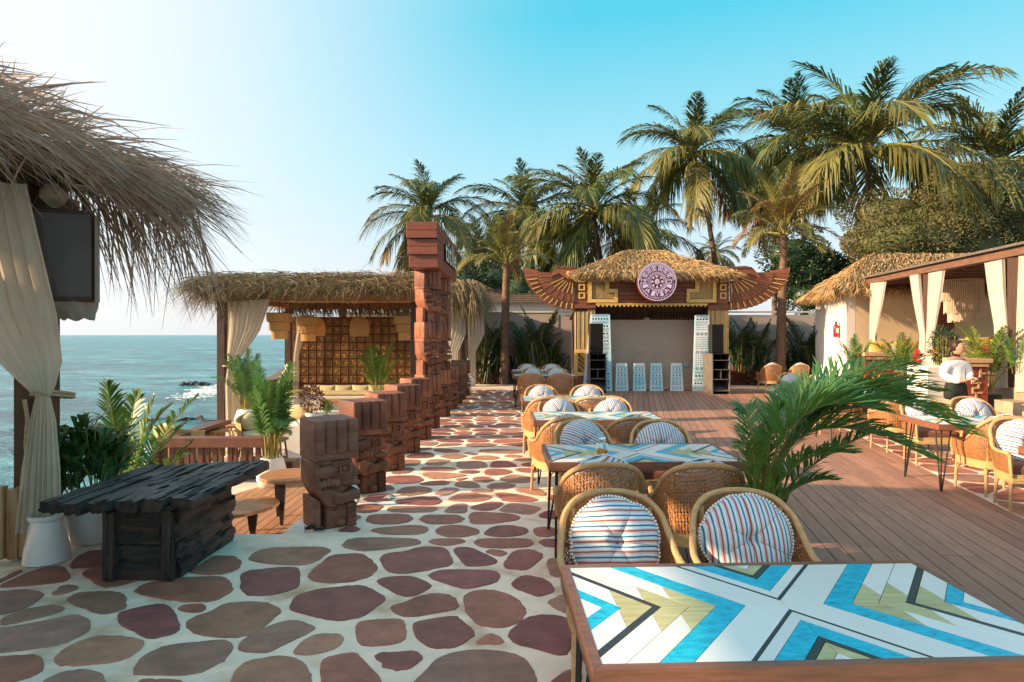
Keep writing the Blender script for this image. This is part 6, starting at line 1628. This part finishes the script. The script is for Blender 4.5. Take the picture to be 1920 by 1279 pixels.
for (A, B_, n_) in ((h3,h0,900),(h0,h1,1200)):
    for _ in range(n_):
        p = V(A).lerp(V(B_), r10.random())+V((0,0,r10.uniform(-.02,.1))); od = V((-1,-.1,0)) if A == h3 else V((0,-1,0))
        d = (od*r10.uniform(0,.5)+V((r10.gauss(0,.2), r10.gauss(0,.2), -1))).normalized(); l_ = r10.uniform(.15,.4); w = r10.uniform(.014,.035); s = V((r10.gauss(0,1), r10.gauss(0,1), 0)).normalized()
        b.add([p-s*w*.5, p+s*w*.5, p+d*l_], [(0,1,2)])
part('thatch', b, M['thatch'], hut, off=ho, kind='stuff')
# fire extinguisher
c = V((9.33,18.25,0)); k_ = (1573-967)/1200
for yy in [18+.02*i for i in range(160)]:
    xx = 9.30+.203*(yy-18)
    if abs(xx/yy-k_) < .0012: c = V((xx-.10, yy, HC+(628-618)/1200*yy)); break
o = empty('fire_extinguisher', tuple(c), 0, "red fire extinguisher hung on the white hut wall", 'fire extinguisher')
b = MB(); b.lathe([(.06,-.22),(.075,-.20),(.078,.08),(.055,.14),(.025,.16)], 18); b.build('cylinder', M['ext'], o, smooth=True)
b = MB(); b.lathe([(.025,.161),(.03,.20),(.02,.22)], 10); b.cbox((0,-.03,.225),(.03,.13,.02)); b.build('valve', M['black'], o)
b = MB(); b.tube([(-.03,-.05,.19),(-.07,-.12,.17),(-.085,-.12,.05),(-.08,-.08,-.08)], .012, 7); b.build('hose', M['black'], o, smooth=True)
b = MB(); b.prism([(-.045,-.10),(.045,-.10),(.045,.04),(-.045,.04)], .0775, .0795, M=Me); b.build('label', M['pot'], o)
# pavilion
pav = empty('right_pavilion', (9.3,14,0), 0, "open pavilion with dark wooden posts, beam and tied curtains on the right", 'pavilion'); po_ = (-9.3,-14,0)
def pl(y, off=0): return 8.95+.134*(y-11.67)+off
FZ = .81
b = MB(); b.prism([(pl(9,.0),9),(16,9),(16,17.98),(pl(17.98,0),17.98)], -.1, FZ); part('platform', b, M['step'], pav, off=po_)
for y, w in ((17.55,.13),(14.6,.20),(11.5,.27),(11.0,.16),(8.9,.24)):
    b = MB(); b.box((pl(y)-.0,y-w/2,FZ),(pl(y)+w,y+w/2,3.15)); part('post', b, M['postwood'], pav, off=po_, bevel=.012)
b = MB(); b.prism([(pl(8.2,-.05),8.2),(pl(8.2,.17),8.2),(pl(17.75,.17),17.75),(pl(17.75,-.05),17.75)], 3.155, 3.31); part('front_beam', b, M['beamwood'], pav, off=po_, bevel=.006)
b = MB(); b.prism([(pl(8.1,-.14),8.1),(pl(8.1,.3),8.1),(pl(17.85,.3),17.85),(pl(17.85,-.14),17.85)], 3.315, 3.36); part('roof_edge', b, M['greyside'], pav, off=po_)
for k in range(16):
    y = 8.6+k*.6; b = MB(); b.box((pl(y)+.18,y-.04,3.12),(15.5,y+.04,3.24)); part('rafter', b, M['railwood'], pav, off=po_)
b = MB(); b.prism([(pl(8.2,.19),8.2),(15.6,8.2),(15.6,17.9),(pl(17.9,.19),17.9)], 3.245, 3.30); part('roof_deck', b, M['ceil'], pav, off=po_)
# steps
for k, (off, z, dp) in enumerate(((-1.15,.20,.0),(-.78,.40,0),(-.40,.60,0))):
    o = tag(MB().build('step_placeholder', []), None) if False else None
    b = MB(); y0, y1 = 9.2, 12.1; b.prism([(pl(y0,off),y0),(pl(y0,off+ (.365 if k < 2 else .39)),y0),(pl(y1,off+(.365 if k < 2 else .39)),y1),(pl(y1,off),y1)], -.05, z, inset=.01)
    tag(b.build('stone_step', M['step']), ("lowest grey stone step up to the right pavilion","middle grey stone step up to the right pavilion","top grey stone step under the pavilion post")[k], 'step', 'stone steps of the right pavilion')
# curtains: from beam at y to tie, to floor
def pav_curtain(label, top, tie, bot, Y):
    Y = 7.386/((tie[0]-967)/1200-.134)
    o = empty('pavilion_curtain', tuple(at(tie[0], tie[2], Y)), 0, label, 'curtain', 'white curtains of the right pavilion')
    def q(px, py):                    # hung along the front line of the pavilion
        y = 7.386/((px-967)/1200-.134); p = at(px, py, y); return V((p.x-.03, p.y, p.z))
    rows = [(q(top[0],top[2]), q(top[1],top[3]), 1),(q(top[0]*.6+tie[0]*.4,(top[2]*.55+tie[2]*.45)), q(top[1]*.62+tie[1]*.38,(top[3]*.55+tie[2]*.45)), .9),(q(tie[0],tie[2]), q(tie[1],tie[2]), .4),(q(bot[0],bot[2]), q(bot[1],bot[2]), .7)]
    b = MB(); curtain_geo(b, rows, 6, .055, (-1,.13,0), 80, 1.1, 6); part('cloth', b, M['whitecloth'], o, smooth=True, off=tuple(-o.location), angle=180)
pav_curtain("white curtain tied back at the left end post of the pavilion", (1637,1664,531,528), (1633,1643,632), (1632,1650,690), 16.9)
pav_curtain("white curtain left of the middle pavilion post", (1711,1727,517,514), (1728,1738,628), (1722,1738,712), 14.4)
pav_curtain("white curtain right of the middle pavilion post, swept to it", (1747,1774,512,507), (1740,1752,640), (1738,1762,712), 14.35)
pav_curtain("white curtain left of the big right pavilion post", (1853,1886,493,486), (1868,1892,610), (1872,1892,728), 11.45)
pav_curtain("white curtain at the right picture edge", (1918,1960,480,478), (1910,1935,620), (1908,1945,735), 10.9)
# inside: sofas, cushions, ornament, macrame lamp, carved counters, plants
b = MB(); b.box((9.9,17.1,FZ),(15.5,17.95,1.28)); tag(b.build('bench_sofa', M['plaster'], bevel=.02), "built-in plastered sofa along the tan wall of the pavilion", 'sofa')
for k, (px, py, lab, me) in enumerate(((1655,658,"yellow cushion at the left end of the pavilion sofa",PY),(1682,660,"tan-yellow cushion beside the left yellow one",PO),(1704,658,"yellow cushion behind the pavilion palms",PY),(1812,652,"tan cushion behind the standing woman",PO),(1838,650,"bright yellow cushion right of the woman on the sofa",PY),(1868,652,"yellow cushion near the right pavilion post",PY))):
    ob = inst('pillow', me, None, tuple(at(px,py,17.0)), (R(-16),0,R(rnd.uniform(-8,8))), (1.25,1,1.15)); tag(ob, lab, 'cushion', 'cushions on the pavilion sofa')
c = at(1775,601,17.9); o = empty('wall_ornament', tuple(c), 0, "dark red curled wall ornament on the tan pavilion wall", 'wall ornament')
for k, (cx, cz, w, h) in enumerate(((-.14,.0,.22,.60),(.10,.12,.26,.22),(.02,-.16,.34,.20),(-.16,.38,.14,.26))):
    b = MB(); b.cbox((cx,-.03-.004*k,cz),(w,.10,h)); b.build('carved_lobe', M['redcush'] if False else M['redwood'], o, bevel=.04)
c = at(1803,555,15.6); o = empty('macrame_lamp', tuple(c), 0, "fringed macrame lamp hanging inside the right pavilion", 'hanging lamp')
for k, (r_, z0_, z1_) in enumerate(((.44,-.10,.38),(.36,-.42,-.08),(.28,-.62,-.38))):
    b = MB(); n_ = 64
    for q in range(n_):
        a = 2*math.pi*q/n_; l_ = rnd.uniform(-.03,.03); b.tube([(r_*math.cos(a), r_*math.sin(a), z1_),(r_*math.cos(a+.02), r_*math.sin(a+.02), z0_+l_)], .012, 4, 0)
    b.build('fringe_tier', M['cloth'], o)['kind'] = 'stuff'
    b = MB(); b.tube([(r_*math.cos(2*math.pi*q/24), r_*math.sin(2*math.pi*q/24), z1_) for q in range(25)], .018, 6); b.build('hoop', M['rope'], o)
b = MB(); b.tube([(0,0,.38),(0,0,3.1-c.z)], .01, 5); b.build('cord', M['rope'], o)
def counter(x0, x1, y, z0, z1, label):
    o = empty('carved_counter', ((x0+x1)/2, y, z0), 0, label, 'counter', 'carved red counters by the right pavilion'); w = (x1-x0)/2; h = z1-z0
    b = MB(); b.box((-w,0,0),(w,.5,h*.86)); b.build('body', M['redwood'], o, bevel=.008)
    b = MB(); b.box((-w-.05,-.06,h*.93),(w+.05,.56,h)); b.build('top', M['carvepale'], o, bevel=.01)
    b = MB(); b.box((-w-.03,-.035,h*.865),(w+.03,.53,h*.925)); b.build('frieze', M['redwood'], o, bevel=.006)
    b = MB(); b.box((-w-.04,-.045,0),(w+.04,.54,.10)); b.build('foot', M['carvepale'], o, bevel=.01)
    b = MB(); r = random.Random(int(x0*10))
    zz = h*.16
    for q in range(9):
        L = w*r.uniform(.4,.95); xx = r.uniform(-w*.85, w*.85-L); b.box((xx,-.018,zz),(xx+L,-.001,zz+.028))
        if q % 2: b.box((xx+L-.03,-.018,zz+.029),(xx+L,-.001,zz+.10))
        else: b.box((xx,-.018,zz+.029),(xx+.03,-.001,zz+.10))
        zz += h*.075
    for q in range(12): b.box((-w+.02+q*(2*w-.04)/12,-.05,h*.875),(-w+.02+(q+.7)*(2*w-.04)/12,-.036,h*.915))
    b.build('pale_glyphs', M['carvepale'], o)['kind'] = 'stuff'; return o
counter(7.98,8.38,11.35,.18,1.33,"carved red counter with pale glyphs behind the standing woman")
counter(8.35,9.05,15.3,0,1.33,"carved red counter farther back, left of the pavilion post")
b = MB(); b.box((7.45,11.6,0),(7.93,12.2,1.18)); tag(b.build('low_wall', M['plaster'], bevel=.02), "low cream wall behind the standing woman", 'wall')
# pavilion plants
for k, (px, py, Y, H, nf, leaf, lab) in enumerate(((1608,708,15.5,1.05,10,'areca',"feathery palm left of the pavilion curtains"),(1690,705,13.6,1.0,11,'areca',"spreading palm before the left carved counter"),(1712,712,13.2,.7,8,'areca',"smaller palm by the red blossom near the middle post"),(1852,735,11.6,1.45,11,'arecabright',"bright palm in a black pot beside the pavilion steps"),(1905,700,10.6,.75,7,'areca',"thin palm before the right pavilion post"))):
    c = at(px, py, Y); areca('patio_palm', c.x, c.y, c.z, H, nf, lab, 60+k, leaf, .05, 'palm', 'palms around the right pavilion', wide=.85)
c = at(1852,742,11.6); pot('black_pot', c.x, c.y, max(.2, c.z-.32), [(.16,0),(.2,.02),(.21,.34),(.19,.34)], "black pot beside the pavilion steps", 'pot', 'black')
c = at(1768,682,12.6); o = empty('bamboo_plant', tuple(c), 0, "dense dark bamboo-like plant behind the standing woman", 'plant'); r = random.Random(71); b = MB()
for k in range(22):
    a = r.uniform(0,6.28); d = r.uniform(.0,.16); b.tube([(d*math.cos(a),d*math.sin(a),-.6),(d*1.4*math.cos(a),d*1.4*math.sin(a),.55)], .009, 5)
b.build('canes', M['stem'], o)['kind'] = 'stuff'
b = MB(); leafcloud(b, (0,0,.36),(.22,.2,.34), 620, .11, .022, r); b.build('foliage', M['tropleaf'], o)['kind'] = 'stuff'
for px, py, Y, m, lab in ((1721,668,13.0,'flowerred',"red torch blossom left of the middle pavilion post"),(1846,658,12.0,'flowerred',"pink-red blossom right of the standing woman"),(1754,662,12.9,'flowerorange',"small orange blossom beside the middle post curtain")):
    c = at(px, py, Y); o = empty('flower', tuple(c), 0, lab, 'flower', 'blossoms around the right pavilion'); b = MB(); leafcloud(b, (0,0,0),(.05,.05,.10 if m == 'flowerred' else .05), 60, .07, .035, random.Random(px)); b.build('petals', M[m], o)
    b = MB(); b.tube([(0,0,-.6),(.02,0,-.1)], .01, 5); b.build('stem', M['stem'], o)
# ------------------------------------------------------------------ palms behind the wall
coconut(800,402,36,100,(-5.2,36),"coconut palm left of the rest, rising behind the sign beam",1,24)
coconut(985,402,38,104,(1.4,38),"coconut palm between the sign beam and the stage roof",2,24)
coconut(1112,392,33,128,(4.6,33),"broad coconut palm right behind the stage roof's left slope",3,28,('leafwarm','leaf','leafwarm'))
coconut(1190,445,40,100,(7.6,40),"dark coconut palm crown peeping over the stage roof",4,22,('leaf','leaf','leaf'))
coconut(1298,288,40,116,(13.1,40),"slender coconut palm with a bare leaning trunk above the stage's right slope",5,24,('leaf','leafwarm','leaf'),low=.86)
coconut(1500,262,43,128,(19.5,43),"tall coconut palm left of the biggest crown",6,24,wind=-4,low=.86)
coconut(1626,282,31,185,(17.2,31),"biggest coconut palm crown towering over the hut",7,22,('leaf','leafwarm','leafwarm'),low=.74)
coconut(1872,305,36,150,(27.5,36),"coconut palm at the right picture edge behind the pavilion",8,24,low=.8)
coconut(1340,474,78,40,(24.0,78),"small distant coconut palm seen past the bare trunk",9,20)
coconut(1452,350,46,80,(18.6,46),"half hidden coconut palm behind the slender one's right fronds",10,20,('leaf',))
coconut(905,470,44,80,(-2.3,44),"low dark coconut palm behind the wall left of the stage",11,20,('leaf',))
# feathery date-like palms in front of the wall
def feather_palm(px, py, Y, rpx, label, seed, leaf, nf=34, tr=.13, pxb=None):
    r = random.Random(seed); top = at(px, py, Y); Rm = rpx*Y/1200; bx = (pxb or px); bx = (bx-967)/1200*Y
    o = empty('feather_palm', (bx, Y, 0), 0, label, 'palm tree', 'feathery palms in front of the wall')
    inst('trunk', trunk_mesh([(0,0,0),((top.x-bx)*.4,0,top.z*.5),(top.x-bx,0,top.z)], tr*1.25, tr*.85, M['trunk']), o)
    for k in range(nf):
        az = k*2.399+r.uniform(-.3,.3); t = (k+.5)/nf; q = min(3, int(t*4))
        inst('frond', arecmesh(q, leaf if r.random() < .8 else 'leafdry'), o, (top.x-bx, 0, top.z+r.uniform(-.2,.1)), (R(r.uniform(-8,8)), R(8+50*t*r.uniform(.6,1.1)-12), az), Rm*r.uniform(1.05,1.4))
    return o
feather_palm(950,492,22.6,84,"feathery palm with scaly trunk beside the stage's left wing",31,'leafwarm',34,.145,945)
feather_palm(1470,440,21.9,100,"bushy feathery palm behind the stage's right wing",32,'leafwarm',40,.145,1463)
# dark strap-leaved plants against the wall
def bed_plant(px, py, Y, H, label, seed, m='tropleaf', red=False):
    c = gr(px, py); c = V(((px-967)/1200*Y, Y, .05)); o = empty('bed_plant', tuple(c), 0, label, 'plant', 'dark tropical plants along the wall'); r = random.Random(seed)
    b = MB(); blade_clump(b, (0,0,0), 60, H*.62, .085, r, .22, .55); b.build('leaf_clump', M[m], o)['kind'] = 'stuff'
    for k in range(11):
        az = k*2.4+r.uniform(-.3,.3); inst('frond', arecmesh((0,0,1,2)[k % 4], 'tropleaf'), o, (.08*math.cos(az), .08*math.sin(az), H*.15), (0, R(r.uniform(-8,10)), az), H*r.uniform(.65,1.0))
    b = MB(); b.tube([(0,0,0),(.02,0,H*.62)], .035, 7); b.build('stem', M['redplant'] if red else M['stem'], o, smooth=True)
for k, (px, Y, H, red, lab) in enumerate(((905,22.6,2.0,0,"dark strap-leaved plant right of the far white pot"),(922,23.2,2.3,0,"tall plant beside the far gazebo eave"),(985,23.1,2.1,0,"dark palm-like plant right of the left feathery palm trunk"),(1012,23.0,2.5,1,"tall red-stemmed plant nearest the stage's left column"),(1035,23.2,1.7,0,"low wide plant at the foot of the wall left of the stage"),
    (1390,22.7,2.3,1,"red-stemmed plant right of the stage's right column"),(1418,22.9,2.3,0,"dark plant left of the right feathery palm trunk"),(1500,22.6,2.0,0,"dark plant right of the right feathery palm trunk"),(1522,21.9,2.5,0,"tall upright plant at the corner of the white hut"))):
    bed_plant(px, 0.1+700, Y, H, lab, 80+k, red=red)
for k, (x0, x1, Y, lab) in enumerate(((-1.6,1.7,22.75,"low reddish ground plants at the foot of the left wall"),(7.2,10.2,22.2,"low red bedding plants at the foot of the right wall"))):
    b = MB(); r = random.Random(90+k)
    for q in range(26): x = r.uniform(x0,x1); leafcloud(b, (x, Y+r.uniform(-.1,.3), .22),(.22,.2,.22), 60, .15, .05, r)
    tag(b.build('ground_plants', M['redplant']), lab, 'plants', kind='stuff')
# creeper-covered mound of trees at the right, darker growth behind
def mound(cx, cy, cz, rx, ry, rz, n, leafL, label, name, m, seed, stuff=True, cat='trees'):
    r = random.Random(seed); o = empty(name, (cx, cy, 0), 0, label, cat)
    lumps = [(r.uniform(-.62,.62)*rx, r.uniform(-.4,.3)*ry, r.uniform(-.5,.5)*rz, r.uniform(.28,.46)) for _ in range(15)]
    core = MB()
    for lx, ly, lz, s in lumps: core.ball((lx, ly, cz+lz), (rx*s*.70, ry*s*.70, rz*s*.72), 12, 8)
    core.tube([(0,0,0),(0.2,0,cz)], [.3,.2], 8)
    core.build('trunk', M['vine' if m == 'vine' else 'tropleaf'], o, smooth=True)
    b = MB()
    for lx, ly, lz, s in lumps:
        leafcloud(b, (lx, ly, cz+lz), (rx*s*1.06, ry*s*1.06, rz*s*1.1), int(n/15), leafL, leafL*.5, r, 0, .15, .38)
    b.build('crown', M[m], o)['kind'] = 'stuff'
mound(19.0,27.6,6.6,5.4,3,2.5,36000,.15,"broad creeper-covered tree mound above the hut roof",'creeper_tree','vine',101,cat='tree')
mound(24.0,28.0,6.4,4.8,3,2.6,26000,.15,"creeper-covered trees at the right edge behind the pavilion roof",'creeper_tree','vine',102,cat='tree')
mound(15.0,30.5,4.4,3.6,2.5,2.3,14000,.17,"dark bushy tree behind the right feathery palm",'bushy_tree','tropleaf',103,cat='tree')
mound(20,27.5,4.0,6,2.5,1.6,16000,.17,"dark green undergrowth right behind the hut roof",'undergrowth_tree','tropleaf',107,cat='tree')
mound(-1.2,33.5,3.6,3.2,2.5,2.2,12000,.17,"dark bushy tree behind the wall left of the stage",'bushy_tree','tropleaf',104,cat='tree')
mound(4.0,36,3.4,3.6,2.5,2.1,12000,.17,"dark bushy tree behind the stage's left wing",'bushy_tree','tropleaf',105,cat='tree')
# ------------------------------------------------------------------ big areca in the foreground
Ya = 4.25
c = at(1428,955,Ya)
pot('blue_pot', c.x-.02, c.y+.02, 0, [(.13,0),(.16,.02),(.19,.34),(.205,.40),(.19,.40),(.18,.37)], "pale blue pot of the big areca palm between the front chairs", 'pot', 'bluepot')
o = empty('areca_palm', (c.x, c.y, .38), 0, "big dark green areca palm arching over the deck beside the jar table", 'palm')
AB = (1428,985)
for k, (m_, e_, dy, n, ll, lf) in enumerate((
    ((1470,620),(1815,812),(0,-.05,-.15),60,.50,'areca'), ((1490,640),(1720,700),(0,.2,.45),54,.46,'areca'), ((1405,720),(1392,775),(0,.1,.3),30,.20,'areca'),
    ((1450,700),(1650,770),(0,-.2,-.4),54,.46,'areca'), ((1490,860),(1668,800),(0,.1,.1),40,.24,'areca'), ((1470,830),(1600,850),(0,-.2,-.45),38,.26,'areca'),
    ((1425,760),(1500,720),(0,.3,.7),40,.30,'areca'), ((1485,890),(1566,900),(0,-.15,-.3),30,.20,'areca'), ((1420,800),(1385,840),(0,-.1,-.25),26,.17,'arecabright'),
    ((1450,720),(1600,720),(0,.35,.8),46,.42,'areca'), ((1455,700),(1745,860),(0,-.1,-.35),52,.40,'areca'), ((1420,820),(1378,800),(0,.25,.5),26,.18,'areca'), ((1425,850),(1440,800),(0,.0,.1),24,.18,'arecabright'), ((1475,650),(1760,735),(0,.1,.25),58,.48,'areca'), ((1440,780),(1470,760),(0,-.05,-.1),30,.22,'areca'), ((1480,690),(1690,740),(0,.15,.1),50,.44,'areca'), ((1495,655),(1775,780),(0,.05,.15),54,.46,'areca'), ((1460,770),(1610,765),(0,.05,.2),42,.34,'areca'))):
    P = [at(*AB, Ya), at(*m_, Ya+dy[1]), at(*e_, Ya+dy[2])]
    frond_on(o, bez(*[p-V(o.location) for p in P]), int(n*1.1), ll*1.12, .0165, lf, 300+k, droop=.30, start=.34, rad=.010, vee=.34, a0=40, a1=58)
b = MB(); r = random.Random(5); blade_clump(b, (0,0,.0), 60, .62, .03, r, .06, .35); b.build('young_leaves', M['arecabright'], o)['kind'] = 'stuff'
# ------------------------------------------------------------------ standing woman
def skin_mesh(name, verts, edges, m, sub=2):
    me = bpy.data.meshes.new(name+'_base'); me.from_pydata([v[0] for v in verts], edges, [])
    ob = bpy.data.objects.new(name+'_base', me); col.objects.link(ob)
    md = ob.modifiers.new('s', 'SKIN'); sk = me.skin_vertices[0].data
    for i, v in enumerate(verts): sk[i].radius = v[1] if isinstance(v[1], tuple) else (v[1], v[1]); sk[i].use_root = (i == 0)
    md.use_smooth_shade = True; ob.modifiers.new('u', 'SUBSURF').levels = sub
    dg = bpy.context.evaluated_depsgraph_get(); dg.update(); me2 = bpy.data.meshes.new_from_object(ob.evaluated_get(dg)); me2.name = name
    col.objects.unlink(ob); bpy.data.objects.remove(ob); me2.materials.clear(); me2.materials.append(m)
    me2.shade_smooth(); return me2
# local frame: x right in the picture, y away from the camera, z up; 1.66 m tall
BV = [((0,0,.93),(.145,.105)), ((0,0,1.05),(.125,.09)), ((0,.0,1.20),(.135,.095)), ((0,.01,1.34),(.115,.085)), ((.01,.0,1.43),.05), ((.02,-.005,1.475),.048),
      ((.155,.01,1.35),.056), ((.215,-.02,1.10),.043), ((.10,-.22,1.08),.034), ((.05,-.27,1.09),.027),
      ((-.155,.01,1.35),.056), ((-.235,.0,1.10),.043), ((-.11,-.18,1.03),.034), ((-.02,-.26,1.05),.027),
      ((.085,0,.86),.088), ((.095,-.04,.47),.058), ((.10,.03,.09),.036), ((.105,-.08,.035),.03),
      ((-.085,0,.86),.088), ((-.10,.05,.47),.058), ((-.115,.14,.09),.036), ((-.12,.04,.035),.03)]
BE = [(0,1),(1,2),(2,3),(3,4),(4,5),(3,6),(6,7),(7,8),(8,9),(3,10),(10,11),(11,12),(12,13),(0,14),(14,15),(15,16),(16,17),(0,18),(18,19),(19,20),(20,21)]
wp = V(((1792-967)/1200*10.5, 10.5, 0.0))
wo_ = empty('person', tuple(wp), R(8), "woman in a white blouse and black shorts walking past the pavilion steps, looking right", 'person')
body = skin_mesh('body', BV, BE, M['skin'])
bm = bmesh.new(); bm.from_mesh(body)
# head with brow, nose, chin and ears grown onto the same mesh
hd = MB(); n_ = 22; P = []
for i in range(1, 17):
    ph = math.pi*i/17; row = []
    for j in range(n_):
        th = 2*math.pi*j/n_; x = math.sin(ph)*math.cos(th); y = math.sin(ph)*math.sin(th); z = math.cos(ph)
        w = .074*(1-.22*max(0, -z)); dpt = .092*(1-.10*max(0,-z)); X_, Y_, Z_ = w*x, dpt*y, .115*z
        if y < -.5:
            nz = math.exp(-((x/.16)**2))*math.exp(-(((z+.12)/.20)**2)); Y_ -= .022*nz
            Y_ += .006*math.exp(-(((abs(x)-.36)/.14)**2))*math.exp(-(((z-.06)/.10)**2))
            Y_ -= .008*math.exp(-((x/.3)**2))*math.exp(-(((z+.48)/.10)**2)); Y_ -= .010*math.exp(-((x/.35)**2))*math.exp(-(((z+.82)/.14)**2))
        if abs(x) > .93 and abs(z) < .25: X_ *= 1.08
        row.append((X_, Y_, Z_))
    P.append(row)
hd.grid(P, loop=True); hd.f.append(tuple(range(n_-1,-1,-1))); hd.m.append(0); hd.f.append(tuple(15*n_+q for q in range(n_))); hd.m.append(0)
Mh = Matrix.Translation((.03,-.015,1.575)) @ Matrix.Rotation(R(30), 4, 'Z') @ Matrix.Scale(1.04, 4)
hd.v = [tuple(Mh @ V(p)) for p in hd.v]
# hands: palm, five bent fingers, holding a phone
def hand(b, c, s):
    b.ball(c, (.04,.045,.018), 10, 6)
    for k in range(4):
        x = c[0]+(-.028+.018*k)*1.0; L = (.060,.068,.064,.050)[k]
        b.tube([(x, c[1]-.03, c[2]),(x+.004, c[1]-.03-L*.55, c[2]+.004),(x+.004, c[1]-.03-L*.8, c[2]-.022),(x+.002,c[1]-.03-L*.65,c[2]-.04)], [.0095,.009,.0085,.007], 6)
    b.tube([(c[0]+s*.035, c[1]+.01, c[2]),(c[0]+s*.062, c[1]-.025, c[2]+.012),(c[0]+s*.055, c[1]-.06, c[2]+.02)], [.012,.010,.008], 6)
hand(hd, (.045,-.30,1.09), 1); hand(hd, (-.015,-.295,1.05), -1)
me_h = hd.mesh('h', M['skin']); bm.from_mesh(me_h); bm.to_mesh(body); bm.free(); body.shade_smooth(); inst('body', body, wo_)
bl = skin_mesh('blouse', [((0,0,.93),(.172,.138)), ((0,0,1.10),(.155,.115)), ((0,0,1.22),(.160,.118)), ((0,.01,1.335),(.155,.10)), ((.165,.0,1.325),.085), ((.225,-.02,1.12),.078), ((.12,-.19,1.08),.058), ((.085,-.235,1.08),.05), ((-.165,.0,1.325),.085), ((-.245,0,1.12),.078), ((-.125,-.15,1.03),.058), ((-.08,-.20,1.04),.05)], [(0,1),(1,2),(2,3),(3,4),(4,5),(5,6),(6,7),(3,8),(8,9),(9,10),(10,11)], M['blouse'])
inst('blouse', bl, wo_)
sh = skin_mesh('shorts', [((0,0,1.07),(.16,.125)), ((0,0,.92),(.18,.14)), ((.088,-.01,.80),.112), ((.095,-.022,.68),.108), ((-.088,.01,.80),.112), ((-.095,.025,.68),.108)], [(0,1),(1,2),(2,3),(1,4),(4,5)], M['shorts'])
inst('shorts', sh, wo_)
b = MB(); b.ball((0,.018,.028), (.085,.098,.105), 16, 10); b.ball((0,.100,-.01),(.038,.036,.036),12,8); b.tube([(-.01,.10,-.01),(-.02,.13,-.07),(-.03,.12,-.14)], [.035,.03,.012], 8)
b.v = [tuple(Mh @ V((p[0], max(p[1], -.062+.05*abs(p[0])/.08) if p[2] < .085 else max(p[1], -.06), p[2]))) for p in b.v]; hr = b.build('hair', M['hair'], wo_, smooth=True)
b = MB()
for s_ in (-1, 1): b.ball((s_*.028,-.083,.008),(.014,.007,.008),8,6)
b.v = [tuple(Mh @ V(p)) for p in b.v]; b.build('eyes', M['hair'], wo_, smooth=True)
b = MB(); b.ball((0,-.094,-.052),(.024,.008,.010),10,6); b.v = [tuple(Mh @ V(p)) for p in b.v]; b.build('lips', M['flowerred'], wo_, smooth=True)
b = MB(); b.cbox((0,0,0),(.075,.15,.010)); ph_ = b.build('phone', M['black'], None, bevel=.003); ph_.location = tuple(wp+V((.13,-.32,1.075))); ph_.rotation_euler = (R(20),0,R(18)); tag(ph_, "dark phone held in the woman's hands", 'phone')
for s_, x, y in ((1,.105,-.06),(-1,-.12,.06)):
    b = MB(); b.ball((x,y,.022),(.045,.12,.025),12,6); b.build('shoe', M['black'], wo_, smooth=True)

wo_.scale = (.975, .975, .975)
